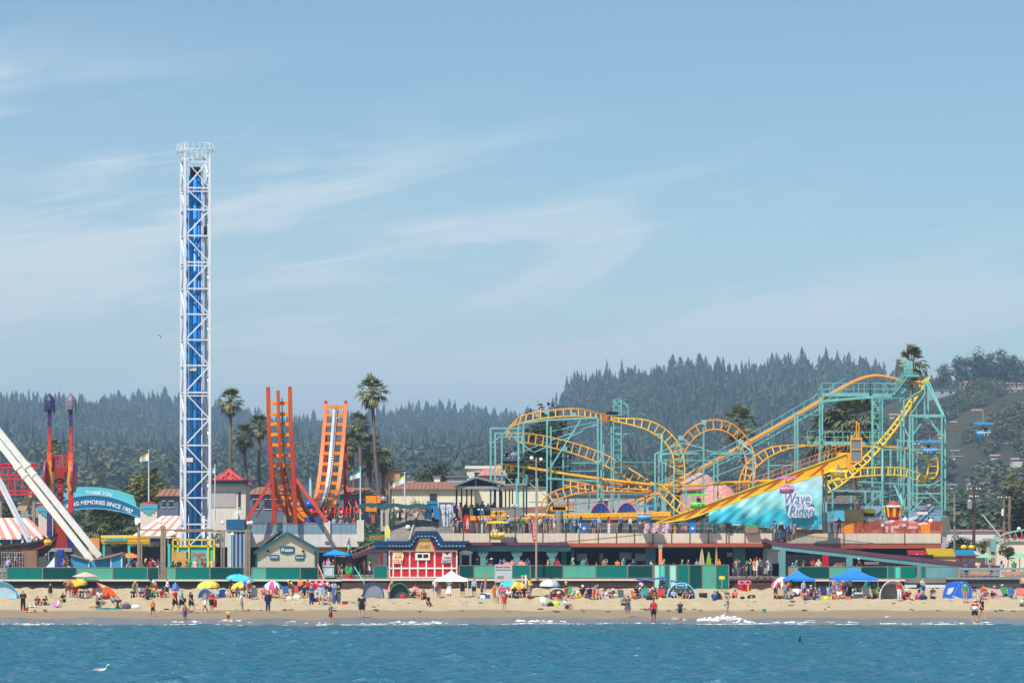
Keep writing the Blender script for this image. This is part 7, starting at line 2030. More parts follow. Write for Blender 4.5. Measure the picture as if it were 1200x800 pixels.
def body_set(kind):
 if kind in _pose_cache:return _pose_cache[kind]
 p=POSES[kind]
 me=bpy.data.meshes.new('person_body')
 me.from_pydata([p[k]for k in J],[(J.index(a),J.index(b))for a,b in EDGES],[])
 ob=bpy.data.objects.new('person_body',me);COL.objects.link(ob)
 md=ob.modifiers.new('skin','SKIN');md.use_smooth_shade=True;md.branch_smoothing=0.3
 for i,k in enumerate(J):
  sv=me.skin_vertices[0].data[i];r=RAD[k]
  sx={'chest':1.12,'pelvis':1.1,'spine':1.0}.get(k,1.0)
  sv.radius=(r*sx,r);sv.use_root=(k=='pelvis')
 sd=ob.modifiers.new('sub','SUBSURF');sd.levels=1;sd.render_levels=1
 bpy.context.view_layer.update()
 body=bpy.data.meshes.new_from_object(ob.evaluated_get(bpy.context.evaluated_depsgraph_get()))
 bpy.data.objects.remove(ob,do_unlink=True)
 body.name='person_body'
 body.materials.clear();body.materials.append(SKINM)
 body.polygons.foreach_set('material_index',[0]*len(body.polygons))
 V={k:Vector(p[k])for k in J}
 hd=V['crown']-V['neck'];hd.normalize();fwd=(V['nose']-V['head']).normalized()
 cls=[]
 for f in body.polygons:
  c=f.center
  best=min(((seg_near(c,V[a],V[b])+(a,b))for a,b in EDGES),key=lambda q:q[0]-RAD[q[2]]*.6)
  d,t,a,b=best
  cls.append((f,a,b,t,c))
 def sel(fn):return[q[0]for q in cls if fn(q)]
 torso=lambda q:(q[1],q[2])in(('spine','chest'),('pelvis','spine'),('chest','shL'),('chest','shR'))or((q[1],q[2])==('chest','neck')and q[3]<.55)
 shirt=lambda q:torso(q)and not((q[1],q[2])==('pelvis','spine')and q[3]<.35)or(q[1]in('shL','shR')and q[3]<.62)
 longs=lambda q:torso(q)and not((q[1],q[2])==('pelvis','spine')and q[3]<.2)or q[1]in('shL','shR')or(q[1]in('elL','elR')and q[3]<.85)
 tank=lambda q:torso(q)and not((q[1],q[2])==('pelvis','spine')and q[3]<.3)
 hipz=lambda q:(q[1]=='pelvis' and q[2]in('hipL','hipR'))or((q[1],q[2])==('pelvis','spine')and q[3]<=.4)
 shorts=lambda q:hipz(q)or(q[1]in('hipL','hipR')and q[3]<.72)
 brief=lambda q:hipz(q)or(q[1]in('hipL','hipR')and q[3]<.2)
 pants=lambda q:hipz(q)or q[1]in('hipL','hipR')or(q[1]in('knL','knR')and q[3]<.88)
 def hairf(q,long=False):
  if q[1]not in('head','neck')and q[2]not in('crown','head'):return False
  if(q[1],q[2])==('chest','neck'):return False
  r=(q[4]-V['head'])
  return(r.dot(hd)>.045)or(r.dot(fwd)<(.01 if not long else.03)and r.dot(hd)>(-.08 if not long else-.3))
 S=dict(body=body)
 for nm,fn,off in(('shirt',shirt,.020),('long_shirt',longs,.022),('tank_top',tank,.014),('shorts',shorts,.026),('briefs',brief,.010),('trousers',pants,.022),('hair',lambda q:hairf(q),.018)):
  S[nm]=sub_mesh(nm,body,sel(fn),off)
 S['V']=V
 _pose_cache[kind]=S
 return S
def link_mesh(name,me,parent,mat):
 o=bpy.data.objects.new(name,me)
 COL.objects.link(o);o.parent=parent
 o.material_slots[0].link='OBJECT';o.material_slots[0].material=mat
 return o
SK={'f':M((214,164,134),0.6,0.9,var=.06),'t':M((186,128,96),0.6,0.9,var=.06),'d':M((128,84,62),0.6,0.9,var=.06)}
HC_={'k':(30,26,26),'b':(74,52,40),'y':(214,174,112),'g':(150,146,142)}
CLO=dict(black=(34,34,38),navy=(34,48,86),blue=(52,98,168),lblue=(136,182,216),jeans=(74,98,136),white=(232,232,230),grey=(142,146,152),dgrey=(86,88,92),red=(204,42,46),maroon=(120,40,50),pink=(236,150,176),magenta=(222,50,140),orange=(240,128,44),yellow=(246,206,60),lime=(204,226,40),green=(48,150,76),teal=(40,150,150),khaki=(176,154,116),brown=(108,76,58),purple=(110,80,150),coral=(238,104,92),beige=(214,196,168),lavender=(174,170,204),mint=(160,210,186))
def cloth(c):return M(CLO[c]if isinstance(c,str)else c,0.8,0.95,var=0.14,ns=5)
_np=0
def person(label,X,Y,Z,ps='stand',top='blue',bot='black',hair='k',skin='f',rz=0.0,sc=1.0,tk='shirt',bk='shorts',hat=None,long=False,skirt=None,group=None,slim=1.0,bag=None):
 0
 S=body_set(ps)
 o=bpy.data.objects.new('person',S['body']);COL.objects.link(o)
 o.location=(X,Y,Z);o.rotation_euler.z=rz;o.scale=(sc*slim*1.06,sc*slim*1.06,sc*1.05)
 o.material_slots[0].link='OBJECT';o.material_slots[0].material=SK[skin]
 tag(o,label,'person',group)
 if top:link_mesh(tk,S[tk],o,cloth(top))
 if bot:link_mesh(bk,S[bk],o,cloth(bot))
 V=S['V']
 h0=V['head'];up=(V['crown']-V['neck']).normalized();fw=(V['nose']-h0).normalized()
 if hair:link_mesh('hair',S['hair'],o,M(HC_[hair],0.7,0.9,var=.1))
 def loc(mb,nm,mat):
  me=mb.mesh(nm,Vector((0,0,0)),True);me.materials.append(mat)
  c=bpy.data.objects.new(nm,me);COL.objects.link(c);c.parent=o
  return c
 if long and hair:
  b=h0-fw*.06
  loc(MB().tube([b+up*.05,b-up*.10-fw*.02,b-up*.30-fw*.03],[.085,.105,.05],8),'long_hair',M(HC_[hair],0.7,0.9,var=.1))
 if hat:
  cc,brim=hat
  q=Quat(up)
  m=MB()
  prof=[(.105,.0),(.108,.05),(.09,.10),(.02,.12)]if brim<.14 else[(brim,-.008),(brim,.008),(.11,.012),(.105,.08),(.07,.115),(.01,.12)]
  m.lathe((0,0,0),prof,12)
  if brim<.14 and brim>.1:m.box(-.06,.06,-.19,-.08,.0,.012)
  m.v=[tuple(h0+up*.055+q@Vector(w))for w in m.v]
  loc(m,'hat',cloth(cc))
 if skirt:
  c,ln,fl=skirt
  pz=V['spine']
  m=MB()
  dn=Vector((0,0,-1))
  rows=[]
  for j,(r,d)in enumerate(((.155,.02),(.175,.2),(.17+fl*.4,.22+ln*.5),(.17+fl,.22+ln))):
   rows.append([(pz.x+r*1.15*math.cos(2*PI*k/12),pz.y+r*math.sin(2*PI*k/12),pz.z-d)for k in range(13)])
  loc(m.sheet(rows),'skirt',cloth(c))
 if bag:
  c,dx,dz,w,h=bag
  loc(MB().box(dx-w/2,dx+w/2,-.14,.14,dz-h/2,dz+h/2).tube([(dx-w*.3,0,dz+h/2),(dx,0,dz+h/2+.16),(dx+w*.3,0,dz+h/2)],.015,5),'bag',cloth(c))
 return o
def Quat(up):return Vector((0,0,1)).rotation_difference(up)
def beach(px,py):
 Y=sandY(py);X=PX(px,Y)
 return X,Y,float(beach_z(X,Y))
def umbrella(label,px,ytop,ybot,wpx,foot,cols,tilt=0.0,group='beach umbrellas'):
 X,Y,z=beach(px,foot)
 s=Y/FP
 t=thing('beach_umbrella',label,'umbrella',(X,Y,z),group)
 r=wpx*s/2;zt=PZ(ytop,Y);zb=PZ(ybot,Y);h=zt-zb
 mb=MB();n=10;ms=[M(c,0.65,1.0,var=.04)for c in cols]
 def q(k,v):
  a=2*PI*k/n;rr=r*math.sin(v*PI/2)**0.9;zz=zb+h*(1-v**1.6)
  x,y=rr*math.cos(a),rr*math.sin(a)
  return(X+x*math.cos(tilt)+(zz-zb)*math.sin(tilt)*.6,Y+y,zz+x*math.sin(tilt))
 for k in range(n):
  mb.use(ms[(0 if math.cos(2*PI*(k+.5)/n)<0 else 1)if len(cols)==2 else k%len(cols)])
  for j in range(5):
   a,b=j/5,(j+1)/5
   if j==0:mb.add([q(k,b),q(k+1,b),q(k,0)],[(0,1,2)])
   else:mb.add([q(k,b),q(k+1,b),q(k+1,a),q(k,a)],[(0,1,2,3)])
 mb.build('canopy',None,t)
 MB().tube([(X-.05*math.sin(tilt),Y,z-.1),(X+h*math.sin(tilt)*.6,Y,zt+.08)],.022,6).build('pole',WHITEM,t)
 m=MB()
 for k in range(0,n,2):m.tube([q(k,.97),(X+h*.35*math.sin(tilt),Y,zb+h*.55)],.012,4)
 m.build('ribs',STEEL,t)
 return t
def dome_tent(label,x0,x1,ytop,foot,cols,open_col=(40,44,50),depth=2.0,vin=.55,group='pop up beach tents'):
 px=(x0+x1)/2
 X,Y,z=beach(px,foot);s=Y/FP
 w=(x1-x0)*s/2;h=(foot-ytop)*s
 t=thing('beach_tent',label,'tent',(X,Y,z),group)
 n=14;mb=MB();ms=[M(c,0.6,1.0,var=.06,spec=.4)for c in cols]
 def q(i,v):
  a=PI*i/n
  k=1-0.55*v*v
  return(X-w*math.cos(a)*(0.75+.25*k),Y+depth*v,z+h*math.sin(a)**.85*k-.02)
 for i in range(n):
  mb.use(ms[(i*len(cols)//n)%len(cols)])
  for j in range(4):mb.add([q(i,j/4),q(i+1,j/4),q(i+1,(j+1)/4),q(i,(j+1)/4)],[(0,1,2,3)])
 mb.build('shell',None,t)
 e=MB().tube([q(i,0)for i in range(n+1)],.05,6);e.build('front_hoop',ms[0],t)
 MB().add([q(i,vin)for i in range(n+1)],[tuple(range(n+1))]).build('inner_wall',M(open_col,0.8,0.9,var=.2),t)
 MB().box(X-w*.95,X+w*.95,Y-.15,Y+depth*.9,z-.02,z+.04).build('floor_sheet',ms[-1],t)
 return t
def canopy(label,xl,xr,ypeak,yeave,foot,col,depth=2.7,legs=True):
 px=(xl+xr)/2
 X,Y,z=beach(px,foot);s=Y/FP
 w=(xr-xl)*s/2;ze=PZ(yeave,Y);zp=PZ(ypeak,Y)
 t=thing('pop_up_canopy',label,'canopy',(X,Y,z),'pop up canopies')
 m=M(col,0.65,1.0,var=.04)
 cs=[(X-w,Y-depth/2),(X+w,Y-depth/2),(X+w,Y+depth/2),(X-w,Y+depth/2)]
 mb=MB()
 for i in range(4):
  (ax,ay),(bx,by)=cs[i],cs[(i+1)%4]
  rows=[]
  for v in(0,.35,.7,1):
   sag=-0.16*math.sin(v*PI)*(zp-ze)
   rows.append([(ax+(bx-ax)*u+(X-(ax+(bx-ax)*u))*v,ay+(by-ay)*u+(Y-(ay+(by-ay)*u))*v,ze+(zp-ze)*v+sag)for u in(0,.25,.5,.75,1)])
  mb.sheet(rows)
  mb.add([(ax,ay,ze),(bx,by,ze),(bx,by,ze-.22),(ax,ay,ze-.22)],[(0,1,2,3)])
 mb.build('roof',m,t)
 for x,y in cs:MB().beam((x*.985+X*.015,y*.985+Y*.015,float(beach_z(x,y))-.05),(x*.985+X*.015,y*.985+Y*.015,ze),.05,.05).build('leg',STEEL if col[2]<235 else WHITEM,t)
 return t
def beach_chair(label,px,foot,col,rz=0.0,sc=1.0):
 X,Y,z=beach(px,foot)
 t=thing('beach_chair',label,'beach chair',(0,0,0),'folding beach chairs')
 m=cloth(col)
 sl=MB().add([(-.27,-.3,.36),(.27,-.3,.36),(.27,.2,.28),(-.27,.2,.28)],[(0,1,2,3)]).box(-.27,.27,-.3,-.27,.34,.37);sl.build('seat',m,t)
 MB().add([(-.27,.2,.28),(.27,.2,.28),(.27,.5,.95),(-.27,.5,.95)],[(0,1,2,3)]).box(-.27,.27,.49,.53,.93,.97).build('backrest',m,t)
 for s_ in(-1,1):MB().tube([(s_*.29,-.34,0),(s_*.29,.22,.52),(s_*.29,.52,1.0)],.018,5).tube([(s_*.29,.4,0),(s_*.29,-.3,.55),(s_*.29,.25,.58)],.018,5).build('frame',STEEL,t)
 t.location=(X,Y,z);t.rotation_euler.z=rz;t.scale=(sc,sc,sc)
 return t
def lump(name,label,cat,px,foot,w,h,col,col2=None,d=.4,group=None,kind='bag'):
 0
 X,Y,z=beach(px,foot)
 t=thing(name,label,cat,(X,Y,z),group)
 m=cloth(col)
 if kind=='bag':
  MB().ell((X,Y,z+h*.42),w/2,d/2,h*.55,9,6).build('body',m,t,smooth=True)
  MB().tube([(X-w*.25,Y-.02,z+h*.85),(X,Y-.02,z+h*1.25),(X+w*.25,Y-.02,z+h*.85)],.02,5).build('strap',cloth(col2 or col),t)
 elif kind=='box':
  MB().box(X-w/2,X+w/2,Y-d/2,Y+d/2,z,z+h*.78).build('body',m,t);MB().box(X-w/2-.02,X+w/2+.02,Y-d/2-.02,Y+d/2+.02,z+h*.79,z+h).build('lid',cloth(col2 or 'white'),t)
 elif kind=='bucket':
  MB().lathe((X,Y,z),[(w*.36,0),(w*.5,h),(w*.44,h)],10).build('body',m,t);MB().tube([(X-w*.5,Y,z+h),(X,Y-.02,z+h*1.4),(X+w*.5,Y,z+h)],.012,5).build('handle',cloth(col2 or 'white'),t)
 elif kind=='ball':
  MB().ell((X,Y,z+h/2),w/2,w/2,h/2,12,8).build('skin',m,t,smooth=True)
 elif kind=='towel':
  rows=[[(X-w/2+w*i/8,Y-d/2+d*j/3,float(beach_z(X,Y-d/2+d*j/3))+.03+h*(.5+.5*math.sin(i*1.7+j*2.1+px)))for i in range(9)]for j in range(4)]
  mb=MB();mb.use(m);mb.sheet(rows);mb.build('cloth',None,t)
 return t
H=PI/2
umbrella('tilted yellow beach umbrella with green edge behind the bare backed standing man',90,678,686.5,25,700,[(240,176,30),(226,200,70)],.15)
umbrella('plain yellow beach umbrella over the pale blue dome tent',244,679.8,688.3,27,699,[(240,222,90),(228,206,70)],.04)
umbrella('wide cyan beach umbrella against the seawall below the wooden lamp frame',281,672.3,680.6,33,690,[(60,190,226),(90,206,232)],-.1)
umbrella('yellow and blue halved beach umbrella just under the cyan one',283,680.8,690,25,699,[(236,214,70),(40,90,200)],.05)
umbrella('aqua, white and pink striped beach umbrella left of the two small beach chairs',319,680.5,690.5,23,699,[(80,206,200),(240,240,240),(236,60,150),(240,240,240),(60,180,206)],.04)
umbrella('turquoise beach umbrella below the photo sign board',597,680,687.5,27,697,[(40,190,180),(90,210,206)],.12)
umbrella('yellow and pink wedge patterned beach umbrella next to the turquoise one',608,681.3,692,24,700,[(246,226,60),(240,90,150),(246,226,60),(246,150,60)],-.06)
umbrella('silver grey beach umbrella behind the blue grey dome tent',644,678.5,686.5,24,699,[(206,208,216),(180,184,194)],0)
umbrella('white beach umbrella with pink stripes left of the left blue canopy',915.5,675.5,687.5,25,700,[(240,236,238),(240,236,238),(226,90,140)],.1)
umbrella('small pink and white umbrella lying on the sand at the left',65,704.5,711.5,13,711,[(236,100,180),(244,230,240)],.5)
umbrella('closed looking small blue umbrella with red tip among the crowd below the yellow ride frame',205.5,682.5,692,9,700,[(60,130,206),(50,110,190)],0)
dome_tent('cyan and white beach tent cut by the left edge',-18,20,681.5,701.5,[(60,180,216),(200,226,232),(60,180,216)],(176,206,216),2.0,.12)
def wing_tent():
 X,Y,z=beach(126,701.5);s=Y/FP
 t=thing('beach_tent','orange wing shaped beach tent with white tip','tent',(X,Y,z),'pop up beach tents')
 pts=[(113.5,682.5),(119,684.5),(126,687),(132,691),(136,696),(138.5,701.3)]
 rows=[]
 for j in range(5):
  v=j/4
  rows.append([(PX(x,Y),Y+1.6*v,PZ(y+(701.4-y)*v*.75,Y))for x,y in pts])
 OR_=M((236,96,30),0.6,1.0,var=.05)
 MB().sheet(rows).add([P(117.5,701.4,Y),P(138.5,701.4,Y),P(136,696,Y),P(132,691,Y),P(126,687,Y),P(117.5,685,Y)],[(0,1,2,3,4,5)]).build('shell',OR_,t)
 MB().add([P(113.3,682.2,Y-.02),P(125.6,686.4,Y-.02),P(121,688,Y-.02)],[(0,1,2)]).build('white_tip',WHITE,t)
 MB().add([P(124,701.3,Y-.03),P(129.5,701.3,Y-.03),P(127,693,Y-.03)],[(0,1,2)]).build('door_flap',M((120,50,30),0.8),t)
 MB().tube([P(x,y,Y-.01)for x,y in pts],.035,5).build('hoop',M((250,150,70)),t)
wing_tent()
dome_tent('pale blue rounded beach tent under the yellow umbrella, left lobe',232,249,689.5,701.3,[(110,150,206),(150,186,222)],(126,160,206),2.0,.2)
dome_tent('pale blue rounded beach tent under the yellow umbrella, right lobe',252,271,689.5,701,[(140,180,226),(110,150,206)],(120,160,214),2.0,.2)
dome_tent('grey beach tent with navy and cyan top left of the woman in the pink wrap',425,450,682,701.5,[(30,70,140),(120,206,232),(30,70,140)],(136,144,158),2.0,.06)
dome_tent('green peaked beach tent with dark opening right of the woman in the pink wrap',456,480,683,701.5,[(40,130,90),(20,96,70),(40,130,90)],(64,92,84),2.0,.2)
dome_tent('grey and pale blue dome tent under the silver umbrella',643,664,689.5,701.5,[(120,150,150),(170,196,222),(206,216,226)],(130,150,176),2.0,.3)
def shelter():
 t=dome_tent('large pale blue half dome sun shelter in front of the tall panels',782,815,682.5,702,[(140,206,232),(176,222,240),(140,206,232)],(206,226,236),2.2)
 X,Y,z=beach(798.5,702)
 tx=MB();text(tx,'Beach',(X,Y-.03,PZ(686.6,Y)),.22,.85);MB().pbox(792,684.6,805,688.8,Y-.04,.03).build('name_strip',M((150,206,230)),t);tx.v=[(a,b-.03,c)for a,b,c in tx.v];tx.build('lettering',M((40,90,140)),t)
shelter()
dome_tent('grey white rounded beach tent between the blue canopies and the pink shirted woman',1031,1062,679.5,702.5,[(206,206,206),(186,186,188),(214,214,212)],(120,116,112))
def blue_tent():
 X,Y,z=beach(1123,702)
 t=thing('beach_tent','bright blue beach tent with white window panel right of centre beach','tent',(X,Y,z),'pop up beach tents')
 B=M((40,100,206),0.55,1.0,var=.06);
 pts=[(1105,701.8),(1106.5,692),(1110.5,682.5),(1121,680.2),(1133,680.8),(1139,690),(1141,701.8)]
 rows=[[(PX(1123+(x-1123)*(1-.25*v*v),Y),Y+2.0*v,PZ(701.8+(y-701.8)*(1-.4*v*v),Y))for x,y in pts]for v in(0,.33,.66,1)]
 MB().sheet(rows).add([P(x,y,Y)for x,y in pts],[tuple(range(7))]).build('shell',B,t)
 MB().add([P(1109,695.5,Y-.02),P(1111.5,689,Y-.02),P(1118,687.5,Y-.02),P(1116.5,692.5,Y-.02),P(1112.5,696.5,Y-.02)],[(0,1,2,3,4)]).build('window_panel',M((206,214,226)),t)
 MB().add([P(1116,697.5,Y-.02),P(1123,699.6,Y-.02),P(1122,700.4,Y-.02),P(1116,698.4,Y-.02)],[(0,1,2,3)]).build('white_stripe',WHITE,t)
 MB().tube([P(1116,701.6,Y-.02),P(1121,690,Y-.02),P(1127,681,Y-.02)],.03,5).tube([P(1127,681,Y-.02),P(1131,691,Y-.02),P(1133,701.6,Y-.02)],.03,5).build('seams',M((110,160,226)),t)
blue_tent()
canopy('white pop up canopy in front of the red snack stand',509.5,548.5,668.3,678,700,(242,244,250))
canopy('left blue pop up canopy beside the striped white umbrella',916,953.5,667.8,677.6,700,(40,130,226))
canopy('right, larger blue pop up canopy near the grey white tent',973.5,1027,663.8,676.6,701,(36,124,222))
def shade_sail(label,x0,x1,y0,y1,seed):
 X,Y,z=beach((x0+x1)/2,700)
 t=thing('shade_sail',label,'shade sail',(X,Y,z),'blue shade sails')
 rows=[[(PX(x0+(x1-x0)*i/12,Y),Y-1.2+2.0*j/4,PZ(y0+(y1-y0)*math.sin(i/12*PI*1.5+seed)*.5+.4*j,Y))for i in range(13)]for j in range(5)]
 m=MB().sheet(rows)
 for i in range(12):
  a,b=Vector(rows[0][i]),Vector(rows[0][i+1]);m.add([a,b,b-Vector((0,0,.14)),a-Vector((0,0,.14))],[(0,1,2,3)])
 m.build('cloth',M((30,80,196),0.6,1.0),t)
 for i in(1,11):
  q=Vector(rows[2][i]);MB().tube([q,(q.x-.25,q.y,float(beach_z(q.x,q.y)))],.025,5).build('pole',STEEL,t)
shade_sail('rippling blue shade sail left one, over the people by the seawall',745,784,676.5,679.5,.3)
shade_sail('rippling blue shade sail right one, in front of the tall panels',785,805,680.5,677.5,1.6)
for px,ft,c,lab,rz in((335.5,698.5,'blue','low blue beach chair, left of the red one',0.3),(346,697.5,'red','low red beach chair between the striped umbrella and the crowd',-.2),(323,699.5,'pink','pink beach chair under the aqua and pink umbrella',.2),(666,699,'green','green beach chair right of the grey and pale blue dome tent',-.3),(728.5,703.5,'dgrey','dark folding chair left of the woman in grey at the water',.2),(757,701.5,'teal','teal chair under the left blue sail',.3),(775,701,'navy','navy chair left of the pale blue sun shelter',-.2),(966,701.5,'navy','navy blue chair between the two blue canopies',.1),(1179,699.5,'green','green folding chair near the right edge',.3),(1195,701,'coral','striped coral chair at the right edge',-.2),(1016,702,'dgrey','dark high backed chair left of the grey white tent',.1),(746,701,'black','black chair under the left blue sail',-.2),(88,700.5,'red','red chair under the tilted yellow umbrella',.2),(110,701,'maroon','dark red chair left of the orange tent',-.1)):
 beach_chair(lab,px,ft,c,rz,1.15 if px in(966,1016)else 1.0)
LUMPS=[('beach_bag','dark duffel bag beside the two people in black on the sand','bag',148,713,.85,.5,'dgrey','black','bag'),('beach_bag','white plastic bag next to the dark duffel bag','bag',159,713,.8,.4,'white','grey','bag'),('sand_bucket','red sand bucket near the man in the black jacket','bucket',31,716.5,.34,.34,'red','red','bucket'),('toy_shovel','yellow green toy shovel on the sand beside the red bucket','toy',36,716.8,.8,.05,'lime',None,'towel'),('toy_ball','small red toy ball on the sand right of the toy shovel','ball',40.5,717,.24,.24,'red',None,'ball'),('beach_bag','orange round bag beside the cyan tent at the left edge','bag',19,700.5,.55,.42,'orange','red','bag'),('beach_towel','teal towel under the two people in black','towel',128,713,2.2,.06,'teal',None,'towel'),('beach_towel','white towel by the sitting pair at the left','towel',38,711,.9,.12,'white',None,'towel'),('beach_bag','red and blue bag in the crowd left of the man in the white shirt','bag',187,700.5,.75,.55,'red','blue','bag'),('beach_bag','white bag left of the blue beach chair','bag',339,703,.6,.4,'white','grey','bag'),('beach_bag','white bag right of the red beach chair','bag',348,702,.8,.45,'white','beige','bag'),('beach_towel','orange yellow towel on the sand before the standing group','towel',354,703,1.0,.10,'yellow',None,'towel'),('cooler_bag','red and black cooler bag right of the standing group','cooler',404.5,709,.5,.36,'red','black','box'),('beach_towel','light towel right of the red and black cooler bag','towel',413,706,.6,.06,'grey',None,'towel'),('beach_bag','red bag in front of the green peaked tent','bag',472,701.5,.55,.48,'red','maroon','bag'),('beach_towel','violet towel under the woman in the pink wrap','towel',459,701.5,1.0,.05,'purple',None,'towel'),('cooler_box','white cooler box right of the white canopy','cooler',566,701.5,.62,.5,'white','blue','box'),('cooler_box','blue cooler box right of the white cooler','cooler',571.5,701.5,.45,.55,'blue','white','box'),('toy_ball','green and white ball by the coolers','ball',561,702,.28,.28,'green',None,'ball'),('sand_bucket','teal toy boat bucket on the sand below the coolers','bucket',563,708.5,.42,.26,'teal','white','bucket'),('beach_towel','white towel on the sand right of the teal toy bucket','towel',569,708,.7,.05,'white',None,'towel'),('beach_bag','black bag beside the person in the blue and white towel','bag',645,710.8,.62,.42,'black','dgrey','bag'),('beach_bag','pale yellow bag in front of the grey and pale blue dome tent','bag',651.5,710.5,.7,.5,'lime','beige','bag'),('beach_towel','blue towel with people sitting left of the dark folding chair','towel',716,704.5,1.2,.06,'lblue',None,'towel'),('beach_bag','black round bag left of the yellow backpack','bag',761,704.5,.65,.6,'black','dgrey','bag'),('backpack','yellow and black backpack left of the sun shelter','backpack',774.5,706,.45,.5,'yellow','black','bag'),('speaker_box','black speaker box on the sand right of the sun shelter','speaker',824,700.5,.75,.5,'black','dgrey','box'),('beach_towel','teal mat on the sand under the people in blue','towel',846,705.5,2.0,.05,'teal',None,'towel'),('beach_bag','small black bag by the yellow cart','bag',870,701,.5,.2,'black','dgrey','bag'),('sand_bucket','teal bucket standing alone on the sand right of centre','bucket',895.5,717,.32,.30,'teal','white','bucket'),('beach_bag','lime green bag between the blue canopies','bag',968.5,703.5,.62,.4,'lime','yellow','bag'),('sand_bucket','small mint toy bucket left of the lime green bag','bucket',958,704,.3,.2,'mint','white','bucket'),('beach_bag','navy bag under the left blue canopy','bag',956,703,.6,.45,'navy','black','bag'),('beach_bag','purple bag under the right blue canopy','bag',993,700.5,.4,.6,'purple','pink','bag'),('cooler_box','black and white cooler before the right blue canopy','cooler',1007,701.5,.8,.6,'dgrey','white','box'),('beach_towel','pile of bright towels left of the man in the mint shirt','towel',1066,703,.8,.25,'white',None,'towel'),('beach_bag','red and green bag in the towel pile','bag',1074,703,.45,.4,'red','green','bag'),('beach_bag','dark bag at the feet of the man in the mint shirt','bag',1082,702.5,.8,.45,'navy','black','bag'),('beach_bag','black bag with white towel right of the man in the mint shirt','bag',1093,702.5,.5,.4,'black','white','bag'),('beach_bag','black bag between the green and striped chairs at right','bag',1187,701,.45,.3,'black','dgrey','bag'),('beach_towel','long white towel in front of the sitting people right of the blue tent','towel',1157,703.5,1.6,.05,'white',None,'towel'),('driftwood','dark piece of driftwood on the sand left of the grey shirted child','driftwood',337,714.5,1.1,.10,'khaki',None,'towel'),('driftwood','flat dark seaweed patch on the upper sand at right','seaweed',1056,707,1.7,.10,'khaki',None,'towel'),('driftwood','small dark seaweed patch left of the boy in the red shirt','seaweed',756,713.5,.8,.09,'khaki',None,'towel'),]
for q in LUMPS:lump(q[0],q[1],q[2],q[3],q[4],q[5],q[6],q[7],q[8],.35 if q[9]!='towel' else.9,None,q[9])
def barrels(px,foot,n,cols,labs):
 for k in range(n):
  x=px+7.2*k
  X,Y,z=beach(x,foot)
  t=thing('trash_barrel',labs[k],'barrel',(X,Y,z),'barrels with lids on the beach')
  MB().lathe((X,Y,z),[(.29,0),(.31,.2),(.29,.22),(.31,.45),(.29,.6),(.29,.61)],12).build('drum',M(cols[0],0.5,1.0),t)
  MB().lathe((X,Y,z+.62),[(.34,0),(.36,.1),(.36,.32),(.30,.4)],12).build('lid',M(cols[1],0.5,1.0),t)
  MB().pbox(x-1.7,PXinv(z+.95,Y),x+1.7,PXinv(z+.78,Y),Y-.37,.03).build('mouth',DARK,t)
def PXinv(z,Y):return HY-(z-HC)*FP/Y
barrels(366,691.5,3,((206,40,50),(240,150,170)),('red barrel with pale pink lid, left one before the step railings','red barrel with pink lid, middle one before the step railings','red barrel with pink lid, right one before the step railings'))
barrels(869,692,2,((196,30,50),(240,120,150)),('red barrel with pink lid, left one before the brown steps','red barrel with pink lid, right one before the brown steps'))
barrels(979,692,2,((196,40,56),(236,150,160)),('red barrel under the right blue canopy, left one','red barrel under the right blue canopy, right one'))
def sign_on_posts():
 X,Y,z=beach(590,692.5)
 t=thing('photo_sign','weathered sign board with red heading and boat pictures on a wooden post','sign',(X,Y,z))
 MB().pbox(579.8,661,600,681.8,Y-.1,.06).build('board',M((178,190,196),0.6,0.95,var=.12),t)
 tx=MB();text(tx,'Beach Safety',P(589.5,664,Y-.11),.22,1.45);tx.build('lettering',M((196,50,80)),t)
 MB().pbox(581,666.8,599,667.6,Y-.13,.028).pbox(583,674.5,590,676.4,Y-.13,.028).build('picture_marks',M((120,110,110)),t)
 MB().pbox(582,675.4,589.6,676.6,Y-.16,.028).build('boat_picture',M((206,120,80)),t)
 for px in(580.5,):MB().pbox(px-.5,681.9,px+.6,693.5,Y-.1,.1).build('post',WOODP,t)
sign_on_posts()
def post(label,x0,y0,x1,y1,foot,w,mat):
 X,Y,z=beach(x1,foot)
 o=MB().beam(P(x0,y0,Y),P(x1,y1,Y),w,w).beam(P(x0,y0,Y)-Vector((0,0,.1)),P(x0,y0,Y)+Vector((0,0,.06)),w*1.25,w*1.25).build('wooden_post',mat);tag(o,label,'post')
post('leaning brown wooden post left of the photo sign board',569.8,670.5,568,691,692.5,.22,M((160,124,106),0.8))
post('short white post with brown stripe right of the photo sign board, left one',612,674.3,612,692,692.5,.2,M((190,170,160),0.8))
post('short white post right of the photo sign board, right one',616,674.3,616,692,692.5,.17,M((226,222,216),0.8))
t=thing('yellow_notice','small yellow notice on a thin stake in front of the tall panels','sign',beach(846,693));Yn=beach(846,693)[1]
MB().pbox(842.8,674.6,849.2,678.4,Yn,.04).build('board',YEL,t);MB().pbox(845.3,678.5,846.7,694,Yn,.05).build('stake',WOODP,t)
t=thing('beach_cart','yellow flag pole on a small black beach cart left of the white striped umbrella','cart',beach(878,701));Xc,Yc,zc=beach(878,701)
MB().tube([P(877,701,Yc),P(876.8,684,Yc)],.045,6).build('yellow_pole',M((250,206,90)),t);MB().box(Xc-.1,Xc+.5,Yc-.2,Yc+.2,zc+.22,zc+.34).build('tray',DARK,t)
for dx in(-.05,.45):
 for dy in(-.25,.25):MB().tube([(Xc+dx,Yc+dy-.03,zc+.14),(Xc+dx,Yc+dy+.03,zc+.14)],.14,10).build('wheel',DARK,t)
